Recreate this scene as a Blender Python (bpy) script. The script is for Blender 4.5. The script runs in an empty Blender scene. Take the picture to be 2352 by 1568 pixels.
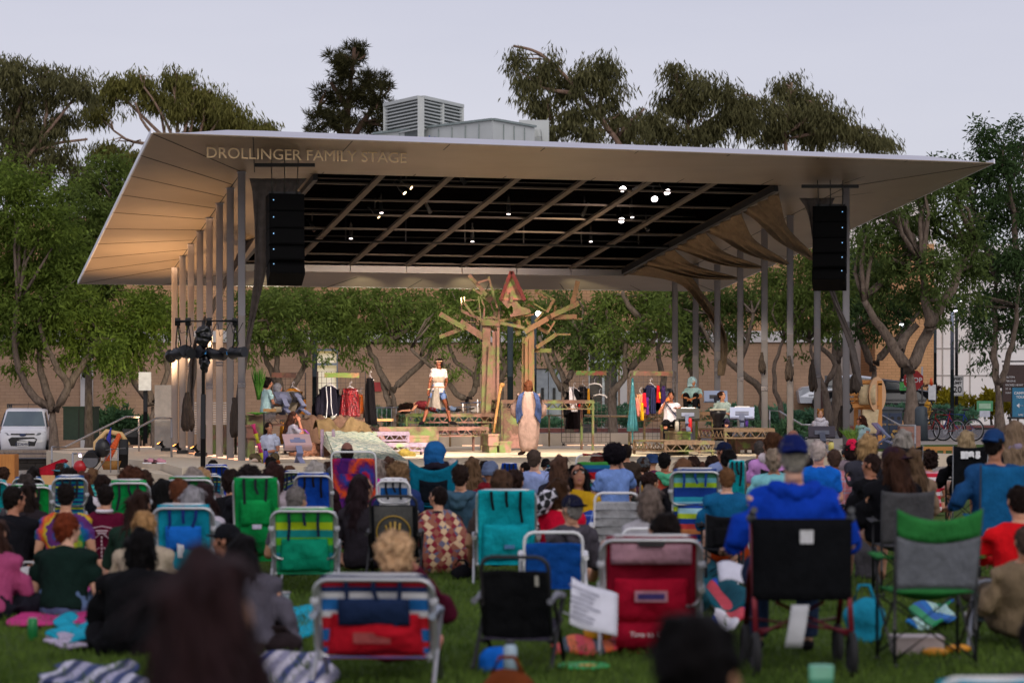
import bpy,bmesh,math,random
import numpy as np
from mathutils import Vector,Matrix,noise,Euler
rnd=random.Random(7)
sc=bpy.context.scene
COL=sc.collection
PI=math.pi
R=math.radians
# picture units (2352 x 1568) to the world: lens constant, centre column, horizon row, eye height
F,CX,HY,CH=5553.0,1176.0,939.0,1.5
def PXX(x,Y):return(x-CX)/F*Y
def PZ(y,Y):return CH+(HY-y)/F*Y
def P(x,y,Y):return Vector((PXX(x,Y),Y,PZ(y,Y)))
VV=Vector((.9679,.2515,0));UU=Vector((-.2515,.9679,0));SU=math.atan2(.2515,.9679)
DECK=.44
def lin(c):
 if isinstance(c,str):
  c=c.lstrip('#');c=tuple(int(c[i:i+2],16)for i in(0,2,4))
 return tuple(((v/255)/12.92 if v/255<=.04045 else((v/255+.055)/1.055)**2.4)for v in c)
# ------------------------------------------------------------------ objects
def tag(o,label,cat,group=None):
 o['label']=label;o['category']=cat
 if group:o['group']=group
 return o
def empty(name,loc,label,cat,group=None,rz=0):
 o=bpy.data.objects.new(name,None);COL.objects.link(o)
 o.location=loc;o.rotation_euler=(0,0,rz);o.empty_display_size=.1
 return tag(o,label,cat,group)
def link(name,me,mats=None,parent=None):
 o=bpy.data.objects.new(name,me);COL.objects.link(o)
 if mats:
  if not isinstance(mats,(list,tuple)):mats=[mats]
  while len(me.materials)<len(mats):me.materials.append(mats[len(me.materials)])
  for i,m in enumerate(mats):
   if me.materials[i]is not m:
    o.material_slots[i].link='OBJECT';o.material_slots[i].material=m
 if parent:o.parent=parent
 return o
def frame(d,up=Vector((0,0,1))):
 d=d.normalized()
 if abs(d.dot(up))>.98:up=Vector((0,1,0))
 x=d.cross(up).normalized();y=x.cross(d).normalized()
 return x,y
class MB:
 def __init__(s):s.v=[];s.f=[];s.m=[];s.s=[]
 def add(s,vs,fs,mat=0,sm=False):
  o=len(s.v);s.v+=[tuple(p)for p in vs]
  s.f+=[tuple(i+o for i in f)for f in fs];s.m+=[mat]*len(fs);s.s+=[sm]*len(fs)
  return s
 def box(s,c,size,rot=None,mat=0):
  c=Vector(c);hx,hy,hz=(t/2 for t in size);vs=[]
  for z in(-hz,hz):
   for x,y in((-hx,-hy),(hx,-hy),(hx,hy),(-hx,hy)):
    p=Vector((x,y,z))
    if rot is not None:p=rot@p
    vs.append(c+p)
  return s.add(vs,[(3,2,1,0),(4,5,6,7),(0,1,5,4),(1,2,6,5),(2,3,7,6),(3,0,4,7)],mat)
 def beam(s,a,b,w,t,up=(0,0,1),mat=0):
  a=Vector(a);b=Vector(b);x,y=frame(b-a,Vector(up));vs=[]
  for p in(a,b):
   for i,j in((-1,-1),(1,-1),(1,1),(-1,1)):vs.append(p+x*(i*w/2)+y*(j*t/2))
  return s.add(vs,[(3,2,1,0),(4,5,6,7),(0,1,5,4),(1,2,6,5),(2,3,7,6),(3,0,4,7)],mat)
 def tube(s,pts,r,n=8,mat=0,closed=False,sm=True):
  pts=[Vector(p)for p in pts];k=len(pts)
  rs=r if isinstance(r,(list,tuple))else[r]*k
  vs=[];fs=[];px=None
  for i,p in enumerate(pts):
   if closed:d=pts[(i+1)%k]-pts[i-1]
   else:d=pts[min(i+1,k-1)]-pts[max(i-1,0)]
   if d.length<1e-9:d=Vector((0,0,1))
   d.normalize()
   if px is None:x,y=frame(d)
   else:
    x=px-d*px.dot(d)
    if x.length<1e-6:x,y=frame(d)
    x.normalize();y=d.cross(x)
   px=x
   for j in range(n):
    a=2*PI*j/n;vs.append(p+(x*math.cos(a)+y*math.sin(a))*rs[i])
  for i in range(k if closed else k-1):
   for j in range(n):
    a=i*n+j;b=i*n+(j+1)%n;c=((i+1)%k)*n
    fs.append((a,b,c+(j+1)%n,c+j))
  s.add(vs,fs,mat,sm)
  if not closed:
   o=len(s.v)-len(vs)
   s.f+=[tuple(o+j for j in range(n-1,-1,-1)),tuple(o+(k-1)*n+j for j in range(n))]
   s.m+=[mat]*2;s.s+=[False]*2
  return s
 def ell(s,c,r,rot=None,n=10,mat=0,m=None):
  c=Vector(c);m=m or max(4,n//2+1);vs=[];fs=[]
  if not isinstance(r,(list,tuple)):r=(r,r,r)
  for i in range(m+1):
   t=PI*i/m
   for j in range(n):
    a=2*PI*j/n
    p=Vector((r[0]*math.sin(t)*math.cos(a),r[1]*math.sin(t)*math.sin(a),r[2]*math.cos(t)))
    if rot is not None:p=rot@p
    vs.append(c+p)
# merge poles
  top=vs[0];bot=vs[-1]
  V2=[top]+vs[n:m*n]+[bot]
  for j in range(n):fs.append((0,1+j,1+(j+1)%n))
  for i in range(m-2):
   for j in range(n):
    a=1+i*n;fs.append((a+j,a+n+j,a+n+(j+1)%n,a+(j+1)%n))
  a=1+(m-2)*n;e=len(V2)-1
  for j in range(n):fs.append((a+j,e,a+(j+1)%n))
  return s.add(V2,fs,mat,True)
 def loft(s,rings,mat=0,cap=True,sm=True):
  n=len(rings[0]);vs=[p for r in rings for p in r];fs=[]
  for i in range(len(rings)-1):
   for j in range(n):fs.append((i*n+j,i*n+(j+1)%n,(i+1)*n+(j+1)%n,(i+1)*n+j))
  if cap:
   fs.append(tuple(range(n-1,-1,-1)));fs.append(tuple((len(rings)-1)*n+j for j in range(n)))
  return s.add(vs,fs,mat,sm)
 def ringloft(s,path,n=12,mat=0):
  rings=[]
  for i,q in enumerate(path):
   c=Vector(q[0]);a=Vector(path[max(i-1,0)][0]);b=Vector(path[min(i+1,len(path)-1)][0])
   d=(b-a).normalized();x=Vector(q[3])if len(q)>3 else Vector((1,0,0))
   x=(x-d*x.dot(d)).normalized();y=d.cross(x)
   rings.append([c+x*(q[1]*math.cos(2*PI*j/n))+y*(q[2]*math.sin(2*PI*j/n))for j in range(n)])
  return s.loft(rings,mat)
 def sheet(s,fn,nu,nv,th=.006,mat=0,sm=True):
  A=[[Vector(fn(i/nu,j/nv))for j in range(nv+1)]for i in range(nu+1)]
  vs=[];N=(nu+1)*(nv+1)
  nr=[]
  for i in range(nu+1):
   for j in range(nv+1):
    a=A[min(i+1,nu)][j]-A[max(i-1,0)][j];b=A[i][min(j+1,nv)]-A[i][max(j-1,0)]
    q=a.cross(b);nr.append(q.normalized()if q.length>1e-12 else Vector((0,0,1)))
  pts=[A[i][j]for i in range(nu+1)for j in range(nv+1)]
  vs=[p+q*th/2 for p,q in zip(pts,nr)]+[p-q*th/2 for p,q in zip(pts,nr)]
  fs=[];I=lambda i,j:i*(nv+1)+j
  for i in range(nu):
   for j in range(nv):
    fs.append((I(i,j),I(i+1,j),I(i+1,j+1),I(i,j+1)))
    fs.append((N+I(i,j+1),N+I(i+1,j+1),N+I(i+1,j),N+I(i,j)))
  ed=[I(i,0)for i in range(nu+1)]+[I(nu,j)for j in range(1,nv+1)]+[I(i,nv)for i in range(nu-1,-1,-1)]+[I(0,j)for j in range(nv-1,0,-1)]
  for k in range(len(ed)):
   a=ed[k];b=ed[(k+1)%len(ed)];fs.append((b,a,N+a,N+b))
  return s.add(vs,fs,mat,sm)
 def prism(s,pts,depth,mat=0):
  pts=[Vector(p)for p in pts];d=Vector(depth);n=len(pts)
  vs=pts+[p+d for p in pts]
  fs=[tuple(range(n-1,-1,-1)),tuple(range(n,2*n))]+[(i,(i+1)%n,n+(i+1)%n,n+i)for i in range(n)]
  return s.add(vs,fs,mat)
 def cyl(s,a,b,r,n=16,mat=0):return s.tube([a,b],r,n,mat)
 def xf(s,M):
  s.v=[tuple(M@Vector(p))for p in s.v];return s
 def mesh(s,name='mesh'):
  me=bpy.data.meshes.new(name);me.from_pydata(s.v,[],s.f)
  me.polygons.foreach_set('material_index',s.m);me.polygons.foreach_set('use_smooth',s.s)
  me.update();return me
 def build(s,name,mats,parent=None,fix=True):
  me=s.mesh(name)
  if fix:
   b=bmesh.new();b.from_mesh(me);bmesh.ops.recalc_face_normals(b,faces=b.faces);b.to_mesh(me);b.free()
  return link(name,me,mats,parent)
def remesh_np(mb,vox,it=2):
 me=mb.mesh('t');o=bpy.data.objects.new('t',me);COL.objects.link(o)
 m=o.modifiers.new('r','REMESH');m.mode='VOXEL';m.voxel_size=vox
 if it:
  m2=o.modifiers.new('s','SMOOTH');m2.iterations=it;m2.factor=.5
 dg=bpy.context.evaluated_depsgraph_get()
 q=bpy.data.meshes.new_from_object(o.evaluated_get(dg))
 bpy.data.objects.remove(o);bpy.data.meshes.remove(me)
 q.polygons.foreach_set('use_smooth',[True]*len(q.polygons))
 q.materials.clear()
 return q
def join_mesh(q,mb):
 b=bmesh.new();b.from_mesh(q)
 vs=[b.verts.new(p)for p in mb.v]
 for f,m,s_ in zip(mb.f,mb.m,mb.s):
  try:
   g=b.faces.new([vs[i]for i in f]);g.material_index=m;g.smooth=s_
  except ValueError:pass
 b.to_mesh(q);b.free();return q
def rough_up(q,amp,freq,seed=0,stretch=(1,1,1)):
 n=len(q.vertices);co=np.empty(n*3);q.vertices.foreach_get('co',co);co=co.reshape(-1,3)
 no=np.empty(n*3);q.vertex_normals.foreach_get('vector',no);no=no.reshape(-1,3)
 for i in range(n):
  p=co[i];t=noise.noise(Vector((p[0]*freq*stretch[0]+seed,p[1]*freq*stretch[1],p[2]*freq*stretch[2])))
  co[i]+=no[i]*t*amp
 q.vertices.foreach_set('co',co.ravel());q.update();return q
def text_mb(txt,size,ext=.004,align='CENTER',shear=0,bold=0.0):
 cu=bpy.data.curves.new('t','FONT');cu.body=txt;cu.size=size;cu.extrude=ext;cu.align_x=align;cu.align_y='CENTER'
 cu.shear=shear;cu.offset=bold;cu.resolution_u=3
 o=bpy.data.objects.new('t',cu);COL.objects.link(o)
 dg=bpy.context.evaluated_depsgraph_get();q=bpy.data.meshes.new_from_object(o.evaluated_get(dg))
 mb=MB();mb.add([v.co.copy()for v in q.vertices],[tuple(p.vertices)for p in q.polygons])
 bpy.data.objects.remove(o);bpy.data.curves.remove(cu);bpy.data.meshes.remove(q);return mb
def text_part(txt,size,mat,parent,loc,rot=(PI/2,0,0),name='lettering',ext=.004,bold=0.0,align='CENTER',shear=0):
 mb=text_mb(txt,size,ext,align,shear,bold)
 mb.xf(Matrix.Translation(loc)@Euler(rot).to_matrix().to_4x4())
 return mb.build(name,mat,parent,fix=False)
# ------------------------------------------------------------------ materials
MC={}
class NT:
 def __init__(s,name):
  s.m=bpy.data.materials.new(name);s.m.use_nodes=True;s.t=s.m.node_tree;s.t.nodes.clear()
  s.out=s.n('ShaderNodeOutputMaterial');s.b=s.n('ShaderNodeBsdfPrincipled');s.l(s.b.outputs[0],s.out.inputs[0])
 def n(s,typ,**kw):
  x=s.t.nodes.new(typ)
  for k,v in kw.items():
   if k in x.inputs:x.inputs[k].default_value=v
   else:setattr(x,k,v)
  return x
 def l(s,a,b):s.t.links.new(a,b)
 def coord(s,kind='Object',scale=(1,1,1),rot=(0,0,0),loc=(0,0,0)):
  c=s.n('ShaderNodeTexCoord');m=s.n('ShaderNodeMapping');s.l(c.outputs[kind],m.inputs[0])
  m.inputs['Scale'].default_value=scale;m.inputs['Rotation'].default_value=rot;m.inputs['Location'].default_value=loc
  return m.outputs[0]
 def noise(s,vec,scale,detail=4,rough=.55):
  x=s.n('ShaderNodeTexNoise');x.inputs['Scale'].default_value=scale;x.inputs['Detail'].default_value=detail
  x.inputs['Roughness'].default_value=rough
  if vec is not None:s.l(vec,x.inputs['Vector'])
  return x.outputs[0]
 def ramp(s,fac,stops,const=False):
  r=s.n('ShaderNodeValToRGB');s.l(fac,r.inputs[0]);e=r.color_ramp
  e.interpolation='CONSTANT' if const else 'LINEAR'
  while len(e.elements)<len(stops):e.elements.new(.5)
  for i,(p,c)in enumerate(stops):
   e.elements[i].position=p;e.elements[i].color=(*c[:3],1)
  return r.outputs[0]
 def mix(s,fac,a,b,mode='MIX'):
  x=s.n('ShaderNodeMixRGB',blend_type=mode)
  for i,v in((0,fac),(1,a),(2,b)):
   if hasattr(v,'links')or hasattr(v,'is_linked'):s.l(v,x.inputs[i])
   elif i==0:x.inputs[0].default_value=v
   else:x.inputs[i].default_value=(*v[:3],1)
  return x.outputs[0]
 def math(s,op,a,b=None):
  x=s.n('ShaderNodeMath',operation=op)
  for i,v in enumerate((a,b)):
   if v is None:continue
   if hasattr(v,'is_linked'):s.l(v,x.inputs[i])
   else:x.inputs[i].default_value=v
  return x.outputs[0]
 def bump(s,h,strength=.3,dist=.01):
  x=s.n('ShaderNodeBump');x.inputs['Strength'].default_value=strength;x.inputs['Distance'].default_value=dist
  s.l(h,x.inputs['Height']);s.l(x.outputs[0],s.b.inputs['Normal'])
 def done(s,col,rough=.7,metal=0,spec=None):
  if hasattr(col,'is_linked'):s.l(col,s.b.inputs['Base Color'])
  else:s.b.inputs['Base Color'].default_value=(*col[:3],1)
  s.b.inputs['Roughness'].default_value=rough;s.b.inputs['Metallic'].default_value=metal
  if spec is not None:s.b.inputs['Specular IOR Level'].default_value=spec
  return s.m
def scl(c,k):return tuple(min(.9,v*k)for v in c)
def M(col,rough=.6,metal=0,var=.15,sc=6,bump=0,spec=None):
 key=('M',col,rough,metal,var,sc,bump,spec)
 if key not in MC:
  t=NT('paint');c=lin(col);v=t.coord()
  nz=t.noise(v,sc,5)
  colr=t.ramp(nz,[(.3,scl(c,1-var)),(.7,scl(c,1+var))])
  if bump:t.bump(t.noise(v,sc*6,3),bump)
  MC[key]=t.done(colr,rough,metal,spec)
 return MC[key]
def cloth(col,var=.22):
 key=('cloth',col,var)
 if key not in MC:
  t=NT('cloth');c=lin(col);v=t.coord()
  nz=t.noise(v,7,5,.6)
  colr=t.ramp(nz,[(.3,scl(c,1-var)),(.72,scl(c,1+var))])
  wv=t.noise(t.coord(scale=(1,1,.55)),9,3,.6)
  t.bump(t.math('ADD',t.math('MULTIPLY',wv,1.0),t.math('MULTIPLY',t.noise(v,420,2),.04)),.75,.05)
  MC[key]=t.done(colr,.9,0,.08)
 return MC[key]
def stripes(cols,key=None,axis=2,rep=1,dirt=.15):
 k=('st',tuple(cols),axis,rep)
 if k not in MC:
  t=NT('striped_cloth');c=t.n('ShaderNodeTexCoord');sp=t.n('ShaderNodeSeparateXYZ');t.l(c.outputs['Generated'],sp.inputs[0])
  f=t.math('FRACT',t.math('MULTIPLY',sp.outputs[axis],rep*.999))
  n=len(cols);col=t.ramp(f,[(i/n,lin(x))for i,x in enumerate(cols)],True)
  nz=t.noise(t.coord(),9,4)
  col=t.mix(dirt,col,t.ramp(nz,[(.3,(.0,.0,.0)),(.7,(1,1,1))]),'OVERLAY')
  t.bump(nz,.4,.03)
  MC[k]=t.done(col,.75,0,.25)
 return MC[k]
def plaid(a,b,c,sc=9):
 k=('plaid',a,b,c,sc)
 if k not in MC:
  t=NT('plaid_cloth');v=t.coord();sp=t.n('ShaderNodeSeparateXYZ');t.l(v,sp.inputs[0])
  fx=t.math('FRACT',t.math('MULTIPLY',t.math('ADD',sp.outputs[0],5),sc));fz=t.math('FRACT',t.math('MULTIPLY',sp.outputs[2],sc))
  cx=t.ramp(fx,[(0,lin(a)),(.45,lin(b)),(.6,lin(a)),(.8,lin(c)),(.87,lin(a))],True)
  cz=t.ramp(fz,[(0,lin(a)),(.45,lin(b)),(.6,lin(a)),(.8,lin(c)),(.87,lin(a))],True)
  t.bump(t.noise(v,8,4),.5,.04)
  MC[k]=t.done(t.mix(.5,cx,cz),.85,0,.2)
 return MC[k]
def tiedye(cols,center=(0,0,.3),turns=1.0,rr=2.6):
 k=('td',tuple(cols),center,turns)
 if k not in MC:
  t=NT('tie_dye_cloth');v=t.coord(loc=tuple(-q for q in center));sp=t.n('ShaderNodeSeparateXYZ');t.l(v,sp.inputs[0])
  ang=t.math('DIVIDE',t.math('ARCTAN2',sp.outputs[2],sp.outputs[0]),2*PI)
  rad=t.math('SQRT',t.math('ADD',t.math('MULTIPLY',sp.outputs[0],sp.outputs[0]),t.math('MULTIPLY',sp.outputs[2],sp.outputs[2])))
  nz=t.math('MULTIPLY',t.noise(v,16,4),.35)
  f=t.math('FRACT',t.math('ADD',t.math('ADD',t.math('MULTIPLY',ang,turns),t.math('MULTIPLY',rad,rr)),t.math('ADD',nz,2)))
  n=len(cols);col=t.ramp(f,[(i/n,lin(x))for i,x in enumerate(cols)])
  t.bump(t.noise(t.coord(),8,4),.5,.04)
  MC[k]=t.done(col,.85,0,.2)
 return MC[k]
def hairm(col):
 k=('hair',col)
 if k not in MC:
  t=NT('hair');c=lin(col)
  nz=t.noise(t.coord(scale=(1,1,.10)),75,6,.7)
  n2=t.noise(t.coord(),9,3)
  colr=t.mix(.35,t.ramp(nz,[(.32,scl(c,.55)),(.7,scl(c,1.5))]),t.ramp(n2,[(.3,scl(c,.6)),(.7,scl(c,1.4))]))
  t.bump(nz,.8,.012)
  MC[k]=t.done(colr,.7,0,.1)
 return MC[k]
def skin(col):
 k=('skin',col)
 if k not in MC:
  t=NT('skin');c=lin(col);nz=t.noise(t.coord(),14,4)
  colr=t.ramp(nz,[(.3,(c[0]*.9,c[1]*.82,c[2]*.8)),(.7,scl(c,1.08))])
  MC[k]=t.done(colr,.55,0,.35)
 return MC[k]
def wood(a,b,sc=3,rough=.7,axis=(1,1,.08)):
 k=('wood',a,b,sc,axis)
 if k not in MC:
  t=NT('wood');v=t.coord(scale=axis);nz=t.noise(v,sc*14,6,.65)
  n2=t.noise(t.coord(),sc,3)
  col=t.mix(.3,t.ramp(nz,[(.3,lin(a)),(.7,lin(b))]),t.ramp(n2,[(.3,lin(a)),(.7,lin(b))]))
  t.bump(nz,.35,.01)
  MC[k]=t.done(col,rough)
 return MC[k]
def scenic(a,g,p,sc=1.6,th=.52):
 k=('scenic',a,g,p,sc,th)
 if k not in MC:
  t=NT('scenic_paint');v=t.coord('Object')
  gm=t.n('ShaderNodeNewGeometry');pos=gm.outputs['Position']
  n1=t.noise(pos,sc,5,.65);n2=t.noise(t.n('ShaderNodeMapping').outputs[0],1)
  mp=t.n('ShaderNodeMapping');t.l(pos,mp.inputs[0]);mp.inputs['Location'].default_value=(7,3,5)
  n2=t.noise(mp.outputs[0],sc*1.2,5,.65);n3=t.noise(pos,sc*14,5,.7)
  base=t.ramp(n3,[(.25,scl(lin(a),.6)),(.75,scl(lin(a),1.4))])
  c1=t.mix(t.ramp(n1,[(th-.04,(0,0,0)),(th+.06,(1,1,1))]),base,lin(g))
  c2=t.mix(t.ramp(n2,[(th-.02,(0,0,0)),(th+.08,(1,1,1))]),c1,lin(p))
  t.bump(n3,.3,.01)
  MC[k]=t.done(c2,.75)
 return MC[k]
def emis(col,st):
 k=('em',col,st)
 if k not in MC:
  t=NT('lamp_glow');t.b.inputs['Emission Color'].default_value=(*lin(col),1);t.b.inputs['Emission Strength'].default_value=st
  MC[k]=t.done((.8,.8,.8),.4)
 return MC[k]
def leafm(a,b,trans=.25,sc=.9):
 k=('leaf',a,b,sc)
 if k not in MC:
  t=NT('leaves');gm=t.n('ShaderNodeNewGeometry');n1=t.noise(gm.outputs['Position'],sc,4,.6)
  n2=t.noise(gm.outputs['Position'],sc*9,2)
  c=t.mix(.45,t.ramp(n1,[(.32,lin(a)),(.68,lin(b))]),t.ramp(n2,[(.3,lin(a)),(.7,lin(b))]))
  t.l(c,t.b.inputs['Base Color']);t.b.inputs['Roughness'].default_value=.7;t.b.inputs['Specular IOR Level'].default_value=.08
  tr=t.n('ShaderNodeBsdfTranslucent');t.l(c,tr.inputs[0]);mx=t.n('ShaderNodeMixShader');mx.inputs[0].default_value=trans
  t.l(t.b.outputs[0],mx.inputs[1]);t.l(tr.outputs[0],mx.inputs[2]);t.l(mx.outputs[0],t.out.inputs[0])
  MC[k]=t.m
 return MC[k]
def glassm(col='#1a2228',rough=.08):
 return M(col,rough,0,.05,2)
BLK=M('#141416',.55);ALU=M('#b9babd',.32,.75,.06);WHT=M('#d9d9dc',.45);STEEL=M('#a3a3a8',.33,.4,.08,3)
SUN_EL,SUN_ROT,SUN_LAMP_Z,SUN_E=32.,180.,20.,.9
SKY_ST,OVERCAST,OVER_HI,EXPO=.02,(.64,.628,.69),(.53,.515,.60),0.0
STAGE_E,UP_E=2400.,1600.
# ------------------------------------------------------------------ people
MESH={}
def skel(pose='floor',arms='lap',fat=1.0,lean=None,J=None):
 slump=pose.endswith('_slump');pose=pose.replace('_slump','')
 hz={'floor':.11,'low':.27,'camp':.52,'knees':.11,'stand':.90,'kneel':.38}[pose]
 ln={'floor':5,'low':-16,'camp':-9,'knees':12,'stand':0,'kneel':4}[pose]if lean is None else lean
 t=Vector((0,math.sin(R(ln)),math.cos(R(ln))));h=Vector((0,0,hz))
 tl=.535
 if slump:
  tl=.465;hz-=.02 if pose=='floor' else .06;h.z=hz;ln+=12 if pose in('floor','knees')else-5;t=Vector((0,math.sin(R(ln)),math.cos(R(ln))))
 D={'hip':h,'t':t,'neck':h+t*tl}
 n=D['neck'];D['head']=n+Vector((0,.02+.3*t.y*.14,.155-(.012 if slump else 0)));W=.175*(.6+.4*fat)
 for s,k in((-1,'L'),(1,'R')):
  D['sh'+k]=n+Vector((s*W,0,0))-t*.085
  hp=h+Vector((s*.095*(.5+.5*fat),.02,-.01));D['hp'+k]=hp
  z0=hz
  if pose=='floor':kn,an,to=(s*.34,.30,.13),(-s*.06,.42,.07),(-s*.2,.44,.05)
  elif pose=='low':kn,an,to=(s*.15,.44,.42),(s*.14,.80,.09),(s*.16,.86,.18)
  elif pose=='camp':kn,an,to=(s*.15,.47,.52),(s*.15,.50,.09),(s*.17,.66,.04)
  elif pose=='knees':kn,an,to=(s*.14,.36,.46),(s*.12,.44,.08),(s*.14,.60,.04)
  elif pose=='kneel':kn,an,to=(s*.15,.40,.07),(s*.13,-.02,.06),(s*.13,-.16,.05)
  else:kn,an,to=(s*.11,.02,.49),(s*.12,-.02,.09),(s*.14,.15,.04)
  D['kn'+k]=Vector(kn);D['an'+k]=Vector(an);D['to'+k]=Vector(to)
  sh=D['sh'+k]
  if arms=='lap':el,wr=sh+Vector((s*.09,.06,-.28)),Vector((s*.07,.30,hz+.13))
  elif arms=='rest':el,wr=sh+Vector((s*.13,.02,-.27)),sh+Vector((s*.12,.27,-.30))
  elif arms=='hug':el,wr=sh+Vector((s*.08,.22,-.18)),Vector((s*.04,.46,hz+.22))
  elif arms=='down':el,wr=sh+Vector((s*.07,-.02,-.29)),sh+Vector((s*.10,.05,-.55))
  elif arms=='face':
   el,wr=(sh+Vector((.13,.20,-.20)),D['head']+Vector((.11,.10,-.08)))if s>0 else(sh+Vector((-.09,.06,-.28)),Vector((-.05,.30,hz+.13)))
  elif arms=='back':el,wr=sh+Vector((s*.10,-.10,-.26)),sh+Vector((s*.16,-.20,-.50))
  D['el'+k]=el;D['wr'+k]=wr
 if J:
  for k,v in J.items():D[k]=Vector(v)
 D['t']=(D['neck']-D['hip']).normalized()
 return D
def limb(mb,pts,rs):mb.tube(pts,rs,10)
def torso(mb,D,fat,infl=0.,lo=-.10,female=False):
 h,n,t=D['hip'],D['neck'],D['t'];L=(n-h).length;x=(D['shR']-D['shL']).normalized()
 fx=.5+.5*fat
 prof=[(lo,.155,.115),(.02,.165,.12),(.30,.138 if female else .148,.105),(.58,.158,.115),(.78,.168,.108),(.87,.155,.095),(.93,.115,.082),(.985,.066,.066)]
 mb.ringloft([(h+t*(L*a),(rx*fx+infl)*1.0,(ry*fat+infl),x)for a,rx,ry in prof],14)
 for k in 'LR':
  mb.ell(D['sh'+k],.050+infl*.8);s_=D['sh'+k];mb.tube([n-t*.045,n.lerp(s_,.5)-t*.022,s_+(s_-n)*.02],[.058+infl*.5,.060+infl*.7,.050+infl*.7],10)
def body_mb(D,fat,hm):
 mb=MB();torso(mb,D,fat)
 hd=D['head'];mb.tube([D['neck']-D['t']*.05,D['neck']+Vector((0,0,.03)),hd+Vector((0,-.01,-.02))],[.065,.055,.052],10)
 h=MB()
 h.ell((0,-.005,.015),(.076,.094,.104),n=16);h.ell((0,.028,-.055),(.056,.062,.062),n=12)
 h.ell((0,.072,-.098),(.022,.02,.016),n=8)
 h.tube([(0,.088,.018),(0,.104,-.025)],[.009,.017],8);h.ell((0,.098,-.03),(.016,.014,.012),n=8)
 h.ell((0,.084,-.062),(.024,.012,.011),n=8)
 for s in(-1,1):
  h.ell((s*.078,-.005,-.008),(.012,.022,.034),n=8);h.ell((s*.034,.082,.024),(.02,.014,.009),n=8);h.ell((s*.04,.07,-.03),(.022,.018,.02),n=8)
 h.xf(hm);mb.add(h.v,h.f,0,True)
 for k in 'LR':
  limb(mb,[D['sh'+k],(D['sh'+k]+D['el'+k])/2,D['el'+k]],[.052*fat,.047*fat,.037])
  limb(mb,[D['el'+k],D['el'+k]*.65+D['wr'+k]*.35,D['wr'+k]],[.038,.039,.026])
  limb(mb,[D['hp'+k],(D['hp'+k]+D['kn'+k])/2,D['kn'+k]],[.088*fat,.076*fat,.056])
  limb(mb,[D['kn'+k],D['kn'+k]*.68+D['an'+k]*.32,D['an'+k]],[.057,.055,.036])
  limb(mb,[D['an'+k]-Vector((0,0,.02)),D['an'+k]*.4+D['to'+k]*.6,D['to'+k]],[.038,.04,.026])
 return mb
def hand_mb(wr,el,side,curl=.5,palmdir=None):
 mb=MB();d=(wr-el).normalized();pn=Vector(palmdir)if palmdir else Vector((0,0,-1))
 pn=(pn-d*pn.dot(d));pn=pn.normalized()if pn.length>.1 else frame(d)[1]
 x=d.cross(pn)*side
 mb.loft([[wr+d*a+x*(sx*w)+pn*(sy*q)for sx,sy in((-1,-1),(0,-1.2),(1,-1),(1.1,0),(1,1),(0,1.1),(-1,1),(-1.1,0))]for a,w,q in((-.02,.022,.018),(.02,.034,.015),(.06,.040,.013),(.09,.038,.011))])
 for i,(o,l)in enumerate(((.029,.072),(.010,.080),(-.010,.074),(-.029,.058))):
  p=wr+d*.083+x*o;c=curl*(1+.12*i);pts=[p-d*.02];a=.2*c
  for k in range(3):
   p=p+(d*math.cos(a)+pn*math.sin(a))*(l*(.45,.32,.26)[k]);pts.append(p.copy());a+=c*.9
  mb.tube(pts,[.0095,.0090,.0080,.0062],7)
 p=wr+d*.03+x*.03;mb.tube([p,p+d*.025+x*.025+pn*.008,p+d*.055+x*.032+pn*.02,p+d*.075+x*.028+pn*.032],[.013,.0115,.010,.007],7)
 return mb
def shirt_mb(D,fat,sleeve,female=False,hem=-.12,infl=.020):
 mb=MB();torso(mb,D,fat,infl,hem,female)
 for k in 'LR':
  sh,el,wr=D['sh'+k],D['el'+k],D['wr'+k]
  if sleeve in('short','long'):
   e=sh*.35+el*.65 if sleeve=='short' else el
   limb(mb,[sh,(sh+e)/2,e],[.052*fat**.5+infl*.9,.054*fat+infl*.6,.052+infl*.5])
   if sleeve=='long':limb(mb,[el,el*.6+wr*.4,el*.06+wr*.94],[.052+infl*.5,.050+infl*.3,.036])
 return mb
def pants_mb(D,fat,length='long',infl=.012):
 mb=MB();h,t=D['hip'],D['t'];x=(D['hpR']-D['hpL']).normalized();fx=.5+.5*fat
 mb.ringloft([(h-t*.11,.12*fx,.10,x),(h-t*.05,.165*fx+infl,.125*fat,x),(h+t*.05,.165*fx+infl,.125*fat,x),(h+t*.13,.15*fx+infl,.115*fat,x)],12)
 for k in 'LR':
  hp,kn,an=D['hp'+k],D['kn'+k],D['an'+k]
  e=kn if length!='shorts' else hp*.5+kn*.5
  limb(mb,[hp,(hp+e)/2,e],[.098*fat+infl,.088*fat+infl,.064+infl if length!='shorts' else .088*fat+infl])
  if length=='long':limb(mb,[kn,kn*.6+an*.4,kn*.06+an*.94],[.066+infl,.062+infl,.055+infl])
 return mb
def shoes_mb(D):
 mb=MB()
 for k in 'LR':
  a,t=D['an'+k],D['to'+k];d=(t-a);d=d.normalized()if d.length>.01 else Vector((0,1,0))
  mb.tube([a-d*.05-Vector((0,0,.03)),a-Vector((0,0,.02)),a*.4+t*.6,t+d*.02],[.036,.045,.044,.026],10)
 return mb
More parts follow.
